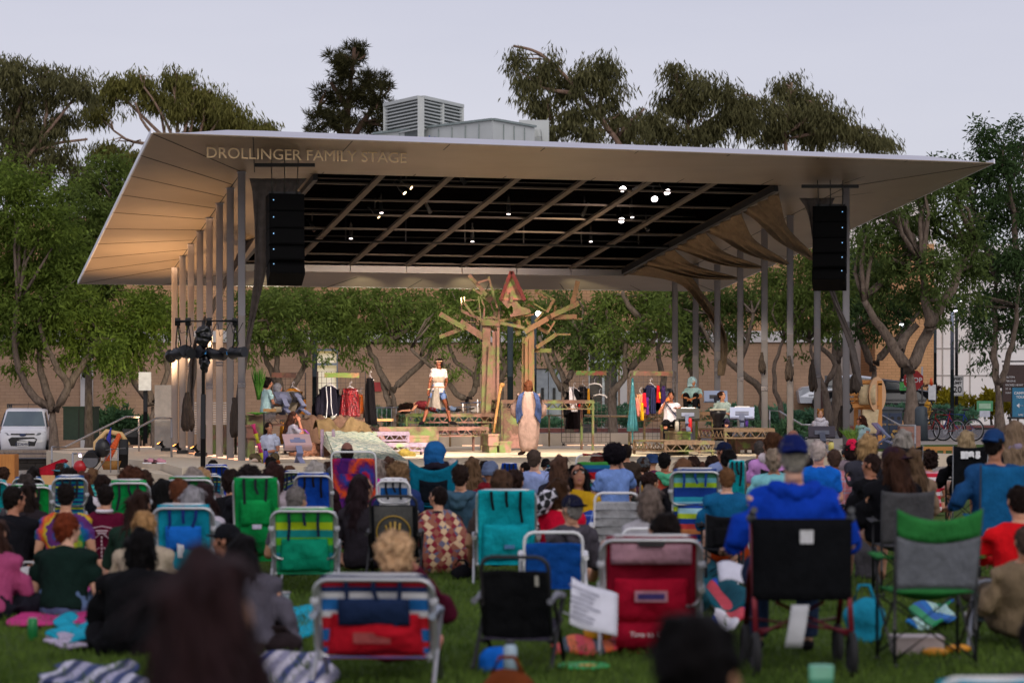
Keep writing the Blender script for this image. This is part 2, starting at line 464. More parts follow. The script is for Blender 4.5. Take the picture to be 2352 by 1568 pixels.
def hair_mb(style):
 mb=MB()
 if style in('short','bob','long','pony','bun','topbun','wavy','buns'):
  mb.ell((0,-.026,.026),(.096,.103,.109),n=16);mb.ell((0,-.05,-.03),(.085,.066,.07),n=12)
 if style=='crop':mb.ell((0,-.017,.024),(.085,.096,.105),n=16);mb.ell((0,-.045,-.03),(.073,.058,.06),n=12)
 if style=='bob':
  mb.ell((0,-.045,-.05),(.098,.075,.10),n=14)
  for s in(-1,1):mb.ell((s*.078,-.005,-.05),(.028,.055,.095))
 if style in('long','wavy'):
  w=1.0 if style=='long' else 1.25
  mb.ringloft([((0,-.04,.05),.09,.07),((0,-.065,-.06),.105*w,.07),((0,-.10,-.17),.115*w,.06),((0,-.125,-.30),.115*w,.052),((0,-.135,-.42),.09*w,.042),((0,-.135,-.50),.04,.025)],16)
  for s in(-1,1):mb.tube([(s*.07,.01,.03),(s*.088,-.005,-.07),(s*.098,-.02,-.18),(s*.09,-.04,-.27)],[.03,.034,.03,.015],8)
 if style=='pony':mb.tube([(0,-.10,.03),(0,-.155,.02),(0,-.165,-.08),(0,-.15,-.20),(0,-.14,-.27)],[.03,.04,.042,.034,.01],10)
 if style=='bun':mb.ell((0,-.125,.045),(.05,.045,.048))
 if style=='topbun':mb.ell((0,-.06,.135),(.05,.05,.042))
 if style=='buns':
  for s in(-1,1):mb.ell((s*.062,-.01,.125),(.036,.034,.036))
 if style=='curly':
  mb.ell((0,-.03,.03),(.112,.115,.112),n=18);mb.ell((0,-.05,-.05),(.105,.085,.085),n=14)
 if style=='afro':mb.ell((0,-.03,.04),(.135,.13,.13),n=18)
 if style=='bald':
  mb.ringloft([((0,-.035,-.085),.068,.05),((0,-.03,-.04),.084,.08),((0,-.022,.0),.085,.094),((0,-.022,.035),.079,.09)],16)
 return mb
def hat_mb(style):
 mb=MB()
 if style in('cap','capback'):
  mb.ringloft([((0,-.012,.022),.088,.105),((0,-.012,.06),.089,.106),((0,-.012,.095),.076,.09),((0,-.014,.125),.045,.055),((0,-.015,.136),.012,.014)],18)
  s=1 if style=='cap' else-1
  mb.loft([[(a*.078,s*(.07+.105*math.sqrt(max(0,1-a*a))*q)-.012,.034+.02*(1-a*a)-.012*q+dz)for a in(-1,-.7,-.35,0,.35,.7,1)]+[(a*.078,s*.05-.012,.034+dz)for a in(.9,0,-.9)]for q,dz in((1,0),(1,.012))],sm=False)
 elif style=='beanie':
  mb.ringloft([((0,-.02,-.01),.090,.108),((0,-.02,.03),.095,.112),((0,-.022,.09),.085,.098),((0,-.028,.135),.052,.06),((0,-.03,.150),.014,.016)],18)
  mb.ringloft([((0,-.02,-.015),.095,.113),((0,-.02,.035),.099,.117)],18)
 elif style=='bucket':
  mb.ringloft([((0,-.012,-.01),.135,.15),((0,-.012,.03),.095,.112),((0,-.012,.11),.083,.098),((0,-.012,.125),.04,.05)],18)
 elif style=='hood':
  mb.ell((0,-.035,.012),(.130,.128,.130),n=18);mb.ell((0,-.06,-.06),(.130,.11,.10),n=14)
  mb.ringloft([((0,-.05,-.05),.125,.10),((0,-.05,-.10),.125,.10),((0,-.04,-.14),.14,.105)],16)
 elif style=='hoodback':
  mb.tube([(.115,.02,-.17),(.115,-.06,-.17),(.07,-.115,-.19),(0,-.135,-.205),(-.07,-.115,-.19),(-.115,-.06,-.17),(-.115,.02,-.17)],[.02,.045,.05,.052,.05,.045,.02],10)
  mb.ell((0,-.125,-.255),(.09,.04,.07))
 elif style=='scarf':
  mb.tube([(.10*math.cos(a),-.02+.10*math.sin(a),-.15+.015*math.sin(3*a))for a in[2*PI*i/14 for i in range(14)]],.052,8,closed=True)
 return mb
FUZ={'curly':(900,.045,1),'afro':(1500,.05,1),'wavy':(700,.13,0),'long':(700,.13,0),'bob':(500,.08,0),'short':(420,.045,0),'crop':(300,.02,0),'pony':(400,.06,0),'bun':(400,.05,0),'topbun':(400,.05,0),'buns':(300,.05,0)}
def fuzz(q,style):
 if style not in FUZ:return q
 n,L,curl=FUZ[style];rg=random.Random(len(style)*7+n);m=MB();V=[(v.co.copy(),v.normal.copy())for v in q.vertices]
 for i in range(n):
  p,nn=rg.choice(V)
  if p.y>.06 and p.z<.06:continue
  r_=Vector((rg.gauss(0,1),rg.gauss(0,1),rg.gauss(0,1)));tn=(r_-nn*r_.dot(nn))if curl else(Vector((rg.gauss(0,.25),rg.gauss(0,.25)-.1,-1)));tn=tn-nn*tn.dot(nn)*.9
  if tn.length<1e-4:continue
  tn.normalize();sd=nn.cross(tn)*rg.uniform(.003,.007);l=L*rg.uniform(.5,1.2);a=p-nn*.004;b_=p+tn*l*.5+nn*(.012 if curl else .007);c=p+tn*l*(.6 if curl else 1)+nn*(-.006 if curl else rg.uniform(-.004,.012))
  m.add([a-sd,a+sd,b_+sd,b_-sd,c],[(0,1,2,3),(3,2,4)],0,True)
 return join_mesh(q,m)
def cached(key,fn):
 if key not in MESH:MESH[key]=fn()
 return MESH[key]
ROUGH={'curly':(.035,28),'afro':(.022,24),'wavy':(.018,14),'long':(.028,15),'short':(.022,22),'bob':(.024,17),'crop':(.012,30),'bun':(.02,20),'pony':(.02,20)}
def person(label,loc,s=1.0,rz=0.,pose='floor',arms='lap',fat=1.,lean=None,hy=0,hp=0,hr=0,sh=None,sleeve='short',pants=None,plen='long',sk='#b98a6c',hair=None,hat=None,hood=None,shoes=None,fem=False,vox=.018,face=False,J=None,hands=True,group=None,jk=None,curl=.6,cat='person',palms=None):
 D=skel(pose,arms,fat,lean,J);ar=0
 hm=Matrix.Translation(D['head'])@Euler((R(-hp),R(hr),R(hy)),'XYZ').to_matrix().to_4x4()
 hm=Matrix.Translation(D['head'])@(Euler((0,0,R(hy))).to_matrix()@Euler((R(-hp),R(hr),0)).to_matrix()).to_4x4()
 key=(pose,arms,fat,lean,jk,vox)
 def mkbody():
  q=remesh_np(body_mb(D,fat,hm),vox,1)
  ex=MB()
  if hands:
   for k,sd in(('L',1),('R',-1)):
    pd=(palms or{}).get(k);ex_h=hand_mb(D['wr'+k],D['el'+k],sd,curl,pd);ex.add(ex_h.v,ex_h.f,0,True)
  if face:
   e=MB()
   for s_ in(-1,1):
    e.ell((s_*.034,.083,.018),(.012,.010,.0075),mat=1);e.ell((s_*.034,.0905,.018),(.0052,.004,.0055),mat=2)
    e.beam((s_*.016,.092,.034),(s_*.052,.080,.036),.008,.006,mat=2)
   e.ell((0,.094,-.06),(.022,.006,.0075),mat=3);e.xf(hm)
   o=len(ex.v);ex.v+=e.v;ex.f+=[tuple(i+o for i in f)for f in e.f];ex.m+=e.m;ex.s+=e.s
  return join_mesh(q,ex)
 me=cached(('body',hy,hp,hr,face,hands)+key,mkbody)
 mats=[skin(sk)]+([M('#e8e4e0',.3),M('#15100e',.4),M('#8a4a48',.5)]if face else[])
 o=link('person',me,mats);o.location=loc;o.scale=(s,s,s);o.rotation_euler=(0,0,rz)
 tag(o,label,cat,group)
 if pants:link('trousers' if plen=='long' else 'shorts',cached(('pants',plen)+key,lambda:remesh_np(pants_mb(D,fat,plen),max(.014,vox),2)),cloth(pants)if isinstance(pants,str)else pants,o)
 if sh:link('shirt' if sleeve!='long' else 'top',cached(('shirt',sleeve,fem)+key,lambda:rough_up(remesh_np(shirt_mb(D,fat,sleeve,fem),max(.014,vox),2),.016,9,3)),cloth(sh)if isinstance(sh,str)else sh,o)
 def headpart(name,style,fn,m,vx):
  q=cached(('hd',style),lambda:fuzz(rough_up(remesh_np(fn(style),vx,2),*ROUGH.get(style,(.008,20))),style))
  c=link(name,q,m,o);c.matrix_local=hm;return c
 if hair:headpart('hair',hair[0],hair_mb,hairm(hair[1]),.011)
 if hat:headpart('hat' if hat[0]not in('hood',)else 'hood',hat[0],hat_mb,cloth(hat[1])if isinstance(hat[1],str)else hat[1],.008 if hat[0]!='hood' else .012)
 if hood:
  c=headpart('hood' if hood[0]=='hoodback' else 'scarf',hood[0],hat_mb,cloth(hood[1])if isinstance(hood[1],str)else hood[1],.012)
  c.matrix_local=Matrix.Translation(D['head'])
 if shoes:link('shoes',cached(('shoes',)+key,lambda:remesh_np(shoes_mb(D),.012,1)),cloth(shoes),o)
 o['_D']=0;del o['_D']
 return o,D,hm
H0={'floor':.91,'low':1.055,'camp':1.315,'knees':.90,'kneel':1.18}
HAIR_TOP={'curly':.03,'afro':.05,'topbun':.05,'buns':.04}
def aud(label,x,yt,Y,pose='low',**kw):
 kw['fat']=kw.get('fat',1.)*1.06;kw.setdefault('hy',rnd.choice((0,0,-22,22,-38,38)))
 top=lambda p_:skel(p_,kw.get('arms','lap'),kw['fat'],kw.get('lean'))['head'].z+.128
 if not kw.pop('upright',False)and pose in('floor','low','camp','knees')and PZ(yt,Y)/top(pose)<.94:pose+='_slump'
 zt=top(pose);D=skel(pose,kw.get('arms','lap'),kw['fat'],kw.get('lean'))
 if kw.get('hat')and kw['hat'][0]in('beanie','hood'):zt+=.022
 if kw.get('hair'):zt+=HAIR_TOP.get(kw['hair'][0],0)
 z=PZ(yt,Y);s=z/zt
 kw.setdefault('group','audience members seated on the lawn')
 sx=max(.86,min(1.12,s))
 rz=R(kw.pop('turn',rnd.uniform(-20,20)))
 hd=Euler((0,0,rz)).to_matrix()@D['head']
 loc=Vector((PXX(x,Y)-hd.x*sx,Y-hd.y*sx,0))
 o,D,hm=person(label,loc,1.0,rz,pose,**kw)
 if s<.86:loc.z=0;sx=max(.66,s)
 if s>1.12:loc.z=z-zt*1.12
 o.scale=(sx,sx,sx);o.location=(PXX(x,Y)-hd.x*sx,Y-hd.y*sx,loc.z)
 return o
# ------------------------------------------------------------------ chairs
CG='folding chairs of the audience on the lawn'
def arc(c,r,a0,a1,ax,ay,n=5):
 return[Vector(c)+Vector(ax)*(r*math.cos(a0+(a1-a0)*i/n))+Vector(ay)*(r*math.sin(a0+(a1-a0)*i/n))for i in range(n+1)]
def rrect(c,w,h,r,ax,ay,n=4):
 out=[]
 for sx,sy,a in((1,-1,-PI/2),(1,1,0),(-1,1,PI/2),(-1,-1,PI)):
  out+=arc(Vector(c)+Vector(ax)*(sx*(w/2-r))+Vector(ay)*(sy*(h/2-r)),r,a,a+PI/2,ax,ay,n)
 return out
def beach_chair(label,x0,x1,yt,Y,fab,frm=None,pouch=None,flap=None,loop=.5,strap='#20242c',armc=None,turn=0,handle=None,patch=None,bar=False,seatm=None,group=CG,band=None,slats=0):
 frm=frm or ALU;xm=(x0+x1)/2;w=(x1-x0)*Y/F;h=PZ(yt,Y);h=max(.42,h)
 o=empty('beach_chair',(PXX(xm,Y),Y,0),label,'folding chair',group,R(turn))
 fabm=cloth(fab)if isinstance(fab,str)else fab
 lean=Vector((0,-.26,1)).normalized();B=Vector((0,.06,.14));Lb=(h-.14)/lean.z;X=Vector((1,0,0));N=X.cross(lean)
 N=Vector((0,-lean.z,lean.y))*1.0
 q=lambda u,t,d=0:B+X*u+lean*t+N*d
# frame: back rails with the bar over the top, seat rails, legs
 f=MB();r=.0125;hw=w/2-.015
 top=[q(-hw,0)]+[q(-hw,Lb-.07)]+[q(-hw+.07*(1-math.cos(a)),Lb-.07+.07*math.sin(a))for a in(PI/6,PI/3,PI/2)]+[q(hw-.07*(1-math.cos(a)),Lb-.07+.07*math.sin(a))for a in(PI/2,PI/3,PI/6)]+[q(hw,Lb-.07),q(hw,0)]
 f.tube(top,r,8);f.tube([(-hw,-.03,.16),(-hw,.44,.25),(hw,.44,.25),(hw,-.03,.16)],r,8)
 f.build('frame',frm,o)
 for s in(-1,1):
  l=MB();l.tube([(s*(hw+.02),.02,.40),(s*(hw+.02),.40,.02),(s*(hw+.02),.46,.012)],r,8);l.build('leg',frm,o)
  l=MB();l.tube([(s*(hw+.03),.30,.40),(s*(hw+.03),-.14,.02),(s*(hw+.03),-.20,.012)],r,8);l.build('leg',frm,o)
  a=MB();a.tube([(s*(hw+.025),-.14,.40),(s*(hw+.025),.12,.42),(s*(hw+.025),.34,.40)],[.02,.026,.02],8)
  a.xf(Matrix.Diagonal((1,1,1,1)));a.build('armrest',armc or frm,o)
# fabric
 topg=.05 if not bar else .09
 def back(u,v):
  sag=(.045*math.sin(PI*v)*math.sin(PI*u)if not bar else .03*math.sin(PI*u))+.012*noise.noise(Vector((u*4+x0,v*5,1)))+.005*noise.noise(Vector((u*11+x0,v*9,4)))
  return q((u-.5)*(w-.045),.02+(Lb-.02-(topg if bar else .0))*v+.004*math.sin(u*9),.012*(1 if not bar else .2)-sag)
 m=MB();m.sheet(back,16,20,.008);m.build('backrest',fabm,o)
 m=MB();m.sheet(lambda u,v:Vector(((u-.5)*(w-.05),.0+.43*v,.165+.085*v-.035*math.sin(PI*v)*math.sin(PI*u))),8,8,.008);m.build('seat',seatm or fabm,o)
 if slats:
  m=MB()
  for i in range(slats):
   t=.08+(Lb-.2)*(i+.5)/slats;m.tube([q(-w/2+.02,t,.016),q(w/2-.02,t,.016)],.006,5)
  m.build('webbing',M('#8c8d92',.6),o)
 if loop:
  l=MB();lw=w+.02;lt=Lb*.97;lb=Lb*(1-loop)-.0
  l.tube(rrect(q(0,(lt+lb)/2,.035),lw,lt-lb,.075,X,lean),r,8,closed=True);l.build('back_bar',frm,o)
  for s in(-1,1):
   c=MB();c.ell(q(s*(lw/2),Lb*.72,.035),(.026,.022,.03));c.build('hinge',M('#a9aab0',.5),o)
 if pouch:
  pm=cloth(pouch)if isinstance(pouch,str)else pouch
  p=MB();pw=(w-.10);t0,t1=Lb*.10,Lb*.56
  p.sheet(lambda u,v:q((u-.5)*pw*(1-.1*v),t0+(t1-t0)*v,.02+.055*(math.sin(PI*v)*math.sin(PI*u))**.6+.014*noise.noise(Vector((u*5+x0,v*6,2)))+.01*math.sin(7*u+5*v)),14,14,.008);p.build('pouch',pm,o)
 if flap:
  pm=cloth(flap)if isinstance(flap,str)else flap
  p=MB();p.sheet(lambda u,v:q((u-.5)*w*.62,Lb*(.46+.30*v),.055+.03*math.sin(PI*v)*math.sin(PI*u)),6,6,.012);p.build('pillow',pm,o)
 if band:
  p=MB();p.sheet(lambda u,v:q((u-.5)*(w-.10),Lb*(band[0]+(band[1]-band[0])*v),.028),4,3,.006);p.build('panel',cloth(band[2]),o)
 if strap:
  for s in(-.23,0,.22):
   c=MB();ln=rnd.uniform(.14,.26)if s else .12
   pts=[q(s*w*1.05,Lb*.99,.0),q(s*w*1.05,Lb*.98,.03),q(s*w,Lb*.98-ln*.5,.045+.01),q(s*w+rnd.uniform(-.03,.03),Lb*.98-ln,.055+.01)]
   for a,b in zip(pts,pts[1:]):c.beam(a,b,.024,.005,N)
   c.build('strap',cloth(strap),o)
 if handle:
  c=MB();c.tube([q(-w*.32,Lb+.004),q(w*.32,Lb+.004)],.019,8);c.build('grip',cloth(handle),o)
 if patch:
  c=MB();px,pt,pw,ph,pc=patch;c.box(q(px*w,Lb*pt,.082),(pw,.004,ph),Matrix.Rotation(math.atan2(.26,1),3,'X'));c.build('label_patch',cloth(pc),o)
 o['_k']=0;del o['_k']
 return o,q,Lb,w
def camp_chair(label,x0,x1,yt,Y,fab,frm=None,head=None,mesh=None,turn=0,sag=.05,seatz=.44,group=CG,post=None):
 frm=frm or M('#1b1c20',.5);xm=(x0+x1)/2;w=(x1-x0)*Y/F;h=max(.62,PZ(yt,Y));k=w/.56
 o=empty('camp_chair',(PXX(xm,Y),Y,0),label,'folding chair',group,R(turn))
 fm=cloth(fab)if isinstance(fab,str)else fab;hw=w/2;sz=min(seatz,h*.5);r=.010
 pb=lambda s,z:Vector((s*hw*(1 if z>sz else .96),-.20-.10*(z-sz)/(h-sz)if z>sz else-.20,z))
 for s in(-1,1):
  l=MB();l.tube([pb(s,.0)+Vector((0,.0,.01)),pb(s,sz),pb(s,h)],r,8);l.build('back_post',post or frm,o)
  l=MB();l.tube([(s*hw*.98,.24,.01),(s*hw*.98,.24,sz+.22)],r,8);l.build('leg',frm,o)
  a=MB();a.sheet(lambda u,v:Vector((s*(hw+.01+(u-.5)*.075),-.20+.46*v,sz+.205-.02*math.sin(PI*v))),2,6,.01);a.build('armrest',fm,o)
  f=MB();f.ell((s*hw*.98,.25,.014),(.026,.026,.014));f.ell((s*hw*.96,-.20,.014),(.026,.026,.014));f.build('foot',BLK,o)
 c=MB();z0,z1=.05,sz-.04
 for a,b in(((-hw*.96,-.2),(hw*.96,-.2)),((-hw*.98,.24),(hw*.98,.24)),((-hw*.96,-.2),(-hw*.98,.24)),((hw*.96,-.2),(hw*.98,.24))):
  c.tube([(*a,z0),(*b,z1)],.008,6);c.tube([(a[0],a[1]+.012,z1),(b[0],b[1]+.012,z0)],.008,6)
 c.build('cross_frame',frm,o)
 def bk(u,v,a=0.,b=1.):
  v=a+(b-a)*v;z=sz+.02+(h-sz-.02)*v;e=abs(2*u-1)
  z-=sag*(1-e**2)*v*1.0
  p0=pb(-1,z);return Vector((p0.x*(1-2*u)*(.93+.07*v),p0.y-.016+(.06*(1-e*e))*(1-v*.5),z))
 if mesh:
  m=MB();m.sheet(lambda u,v:bk(u,v,0,.68),10,8,.006);m.build('mesh_panel',cloth(mesh),o)
  m=MB();m.sheet(lambda u,v:bk(u,v,.67,1)+Vector((0,-.005,0)),10,4,.010);m.build('backrest',fm,o)
 else:
  m=MB();m.sheet(bk,10,10,.008);m.build('backrest',fm,o)
 if head:
  m=MB();m.sheet(lambda u,v:bk(.2+.6*u*1.0,v,.05,.66)+Vector((0,-.012,0)),6,6,.004);m.build('panel',cloth(head),o)
 m=MB();m.sheet(lambda u,v:Vector(((u-.5)*w*.95,-.18+.42*v,sz-.06*math.sin(PI*u)*math.sin(PI*v)+.0)),8,8,.01);m.build('seat',fm,o)
 return o,bk,h,w
# ------------------------------------------------------------------ ground
def smooth(a,b,x):
 t=max(0.,min(1.,(x-a)/(b-a)));return t*t*(3-2*t)
def gz(X,Y):
 T=-.30+.92*smooth(-15,-5,X)+.10*smooth(5,14,X)
 return T*max(0.,min(1.,(Y-45)/45.))+.0
def ground_sheet(name,x0,x1,y0,y1,mat,dz=0.,nx=40,ny=40,label=None):
 vs=[];fs=[]
 for i in range(nx+1):
  for j in range(ny+1):
   x=x0+(x1-x0)*i/nx;y=y0+(y1-y0)*j/ny;vs.append((x,y,gz(x,y)+dz))
 for i in range(nx):
  for j in range(ny):
   a=i*(ny+1)+j;fs.append((a,a+ny+1,a+ny+2,a+1))
 mb=MB();mb.add(vs,fs);o=mb.build(name,mat);o['kind']='structure';return o
def grass_mat():
 t=NT('lawn');v=t.coord();n1=t.noise(t.coord(scale=(1,.5,1)),1.6,5,.65);n2=t.noise(v,14,6,.7);n3=t.noise(t.coord(scale=(1,.35,1)),130,3,.7)
 c=t.mix(.35,t.ramp(n1,[(.3,lin('#2c4216')),(.7,lin('#566c30'))]),t.ramp(n2,[(.25,lin('#22340f')),(.75,lin('#627636'))]))
 c=t.mix(.4,c,t.ramp(n3,[(.3,lin('#1c2e0c')),(.7,lin('#6c8440'))]))
 t.bump(t.math('ADD',n2,n3),.9,.03);return t.done(c,.9,0,.1)
def concrete(col,sc=1.5,bump=.15,var=.14):
 t=NT('concrete');v=t.coord();n1=t.noise(v,sc,6,.65);n2=t.noise(v,60,4,.7);c=lin(col)
 cc=t.mix(.4,t.ramp(n1,[(.3,scl(c,1-var)),(.7,scl(c,1+var))]),t.ramp(n2,[(.3,scl(c,1-var)),(.7,scl(c,1+var))]))
 t.bump(n2,bump,.01);return t.done(cc,.8,0,.3)
GRASS=grass_mat();CONC=concrete('#a89f92');ASPH=concrete('#5f5d61',3,.3,.2);PAVE=concrete('#948c83',1.2)
def asphalt():return ASPH
b=MB();b.add([(-600,-40,-.7),(600,-40,-.7),(600,900,-.7),(-600,900,-.7)],[(0,1,2,3)]);g=b.build('ground',M('#4a4a40',.9,0,.2,.3));g['kind']='structure'
ground_sheet('terrain',-90,90,42,180,M('#4b4038',.95,0,.25,1.2,.3),-.02,60,60)
ground_sheet('lawn',-40,40,-6,46,GRASS,.0,10,30)
ground_sheet('pavement',-22,24,41.5,79,PAVE,.008,40,40)
ground_sheet('road',-60,60,79,90,ASPH,.012,80,16)
ground_sheet('parking_lot',-60,-11.5,90,101,ASPH,.010,40,12)
# raised lawn strip on the right with its kerb
mb=MB()
for i in range(12):
 x0,x1=9.5+i*1.6,9.5+(i+1)*1.6
 mb.add([(x0,60,gz(x0,60)+.05),(x1,60,gz(x1,60)+.05),(x1,70.5,gz(x1,70.5)+.06),(x0,70.5,gz(x0,70.5)+.06)],[(0,1,2,3)])
o=mb.build('lawn',GRASS);o['kind']='structure'
mb=MB()
for i in range(24):
 x0,x1=9.5+i*.8,9.5+(i+1)*.8;mb.box(((x0+x1)/2,59.9,gz(x0,60)/2+.0),(.796,.18,gz(x0,60)+.16))
o=mb.build('low_wall',concrete('#a59c90'));tag(o,'low grey concrete edging wall below the grass strip at right','low wall')
# kerbs: red painted on the far side of the road, pale sidewalk behind
mb=MB()
for i in range(100):
 x=-11.0+i*.4;mb.box((x+.2,90.15,gz(x+.2,90)+.03),(.4,.3,.26))
o=mb.build('kerb',M('#7d4a46',.8,0,.3,4));o['kind']='structure'
mb=MB();vs=[]
for i in range(50):
 x=-11+i*.8;mb.add([(x,90.3,gz(x,90)+.165),(x+.8,90.3,gz(x+.8,90)+.165),(x+.8,92.6,gz(x+.8,92.6)+.165),(x,92.6,gz(x,92.6)+.165)],[(0,1,2,3)])
o=mb.build('sidewalk',PAVE);o['kind']='structure'
mb=MB()
x=PXX(2262,90);mb.box((x,89.98,gz(x,90)+.03),(.75,.03,.12));o=mb.build('storm_drain',BLK);tag(o,'black storm drain slot in the red kerb at right','drain')
mb=MB()
for i in range(7):
 y=81+i*1.2;mb.add([(PXX(2160,y),y,gz(14,y)+.018),(PXX(2330,y),y,gz(17,y)+.018),(PXX(2330,y),y+.45,gz(17,y)+.018),(PXX(2160,y),y+.45,gz(14,y)+.018)],[(0,1,2,3)])
o=mb.build('road_marking',M('#b9b5b4',.8,0,.2));o['kind']='structure'
# ------------------------------------------------------------------ buildings
def brick(a,b,mort,scale=1.0):
 t=NT('brick');v=t.coord('Object',(1,1,1),(PI/2,0,0));br=t.n('ShaderNodeTexBrick');t.l(v,br.inputs[0])
 br.inputs['Scale'].default_value=scale;br.inputs['Color1'].default_value=(*lin(a),1);br.inputs['Color2'].default_value=(*lin(b),1);br.inputs['Mortar'].default_value=(*lin(mort),1)
 br.inputs['Mortar Size'].default_value=.011;br.inputs['Brick Width'].default_value=.40;br.inputs['Row Height'].default_value=.14;br.inputs['Bias'].default_value=-.2
 n=t.noise(t.coord(),.5,4);c=t.mix(.25,br.outputs[0],t.ramp(n,[(.3,(.12,.09,.07)),(.7,(.6,.5,.42))]),'OVERLAY')
 t.bump(br.outputs[1],-.3,.01);return t.done(c,.9,0,.2)
BRICK=brick('#ad9079','#a38770','#98806b');BRICK2=brick('#c19a76','#b58f6d','#957659')
WB=M('#c3bfbd',.8,0,.08,.5)
BY=104.
B=empty('brick_building',(PXX(900,BY),BY,gz(0,BY)),'long two storey brown brick building with a white band behind the stage','building')
def wallbox(name,x0,x1,z0,z1,mat,y0=BY,dep=1.,par=None):
 mb=MB();mb.box(((x0+x1)/2,y0+dep/2,(z0+z1)/2),(x1-x0,dep,z1-z0));o=mb.build(name,mat)
 o.parent=par;
 if par:o.matrix_parent_inverse=Matrix.Translation(par.location).inverted()
 return o
def wall_with_holes(name,x0,x1,z0,z1,holes,mat,y0,dep,par):
 mb=MB();xs=sorted([x0,x1]+[h[0]for h in holes]+[h[1]for h in holes]);
 for a,b_ in zip(xs,xs[1:]):
  hh=[h for h in holes if h[0]<=a+1e-6 and h[1]>=b_-1e-6]
  segs=[(z0,z1)]if not hh else[(z0,hh[0][2]),(hh[0][3],z1)]
  for s0,s1 in segs:
   if s1-s0>.02:mb.box(((a+b_)/2,y0+dep/2,(s0+s1)/2),(b_-a,dep,s1-s0))
 o=mb.build(name,mat);o.parent=par;o.matrix_parent_inverse=Matrix.Translation(par.location).inverted();return o
bx0,bx1=PXX(-160,BY),PXX(1912,BY)
dl=(PXX(722,BY),PXX(776,BY),.2,PZ(800,BY));dd=(PXX(1228,BY),PXX(1291,BY),.2,PZ(846,BY));d3=(PXX(1352,BY),PXX(1420,BY),.2,PZ(800,BY));wc=(PXX(188,BY),PXX(214,BY),-.6,PZ(650,BY)-.0)
zb0,zb1,zt=PZ(786,BY),PZ(760,BY),PZ(500,BY)
wall_with_holes('wall',bx0,bx1,-.6,zb0,[dl,dd,d3],BRICK,BY,.5,B)
wallbox('white_band',bx0,bx1,zb0,zb1,WB,BY-.12,.62,B)
wallbox('upper_wall',bx0,bx1,zb1,zt,BRICK2,BY,.5,B)
wallbox('roof',bx0,bx1,zt,zt+.3,WB,BY-.1,25,B)
wallbox('back_wall',bx0,bx1,-.6,zt,BRICK,BY+24,.5,B)
wallbox('side_wall',bx1-.5,bx1,-.6,zt,BRICK,BY+.5,23.5,B)
wallbox('white_pilaster',PXX(186,BY),PXX(214,BY),-.6,zb0,WB,BY-.14,.14,B)
# lit glazed door
def bpart(name,mb,m):
 o=mb.build(name,m);o.parent=B;o.matrix_parent_inverse=Matrix.Translation(B.location).inverted();return o
mb=MB();x0,x1,z0,z1=dl
for a in(x0,x1,):mb.box((a,BY+.1,(z0+z1)/2),(.12,.12,z1-z0))
for z in(z1-.06,PZ(836,BY),z0+.06):mb.box(((x0+x1)/2,BY+.1,z),(x1-x0,.1,.1))
bpart('door_frame',mb,M('#7d8794',.4,.3))
mb=MB();mb.box(((x0+x1)/2,BY+.3,(z0+z1)/2),(x1-x0,.02,z1-z0));bpart('lit_door_glass',mb,emis('#d9b85a',.42))
x0,x1,z0,z1=dd
for k in range(2):
 mb=MB();w=(x1-x0)/2;mb.box((x0+w*(k+.5),BY+.15,(z0+z1)/2),(w-.03,.06,z1-z0-.03));bpart('door',mb,M('#8f969c',.5,.1))
 mb=MB();mb.box((x0+w+(-.25 if k==0 else .25),BY+.09,PZ(905,BY)),(.12,.06,.55));bpart('door_handle',mb,BLK)
x0,x1,z0,z1=d3
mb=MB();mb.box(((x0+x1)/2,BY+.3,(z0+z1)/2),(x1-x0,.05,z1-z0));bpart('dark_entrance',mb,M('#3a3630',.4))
mb=MB()
for a in(x0,(x0+x1)/2,x1):mb.box((a,BY+.1,(z0+z1)/2),(.10,.1,z1-z0))
mb.box(((x0+x1)/2,BY+.1,PZ(830,BY)),(x1-x0,.1,.1));bpart('entrance_frame',mb,M('#a9b0b5',.4,.3))
wallbox('white_pilaster',PXX(1424,BY),PXX(1440,BY),.2,zb0,WB,BY-.13,.13,B)
mb=MB()
for i in range(7):mb.box((PXX(1262+i*22,BY),BY-.18,PZ(776,BY)),(.22,.06,.22))
bpart('vent_row',mb,BLK)
mb=MB();mb.box((PXX(865,BY),BY-.04,PZ(888,BY)),(.42,.06,.40));o=mb.build('wall_sign',M('#9c1d22',.5));tag(o,'small square red sign on the brick wall beside the tree trunk','sign')
mb=MB();mb.tube([(PXX(190,BY)+.2,BY-.5,PZ(857,BY)),(PXX(190,BY)+.2,BY-.15,PZ(857,BY))],.1,8);mb.ell((PXX(190,BY)+.2,BY-.55,PZ(860,BY)),.16);o=mb.build('wall_lamp',BLK);tag(o,'small dark lamp on the white pilaster of the brick building','wall lamp')
# plant on the roof
PH=124.
T=empty('rooftop_plant',(PXX(1080,PH),PH,zt),'pale green metal air handling unit on the roof behind the canopy','air unit')
GM=M('#b7bcba',.5,.1,.06,1);
def tpart(name,mb,m):
 o=mb.build(name,m);o.parent=T;o.matrix_parent_inverse=Matrix.Translation(T.location).inverted();return o
def skewbox(mb,xl,xc,xr,yt_l,yt_c,yt_r,zbot,Yc,dl_,dr_,mat=0):
 A=P(xc,yt_c,Yc);L=P(xl,yt_l,Yc+dl_);Rr=P(xr,yt_r,Yc+dr_);zt_=A.z
 A.z=L.z=Rr.z=zt_;Bk=L+Rr-A
 vs=[]
 for p in(A,Rr,Bk,L):vs.append(p)
 top=vs;bot=[Vector((p.x,p.y,zbot))for p in vs]
 mb.add(bot+top,[(3,2,1,0),(4,5,6,7),(0,1,5,4),(1,2,6,5),(2,3,7,6),(3,0,4,7)],mat);return A,L,Rr
zroof=zt+.3
mb=MB();A,L,Rr=skewbox(mb,860,1132,1228,296,277,290,zroof,116,6.0,3.0);tpart('casing',mb,GM)
mb=MB()
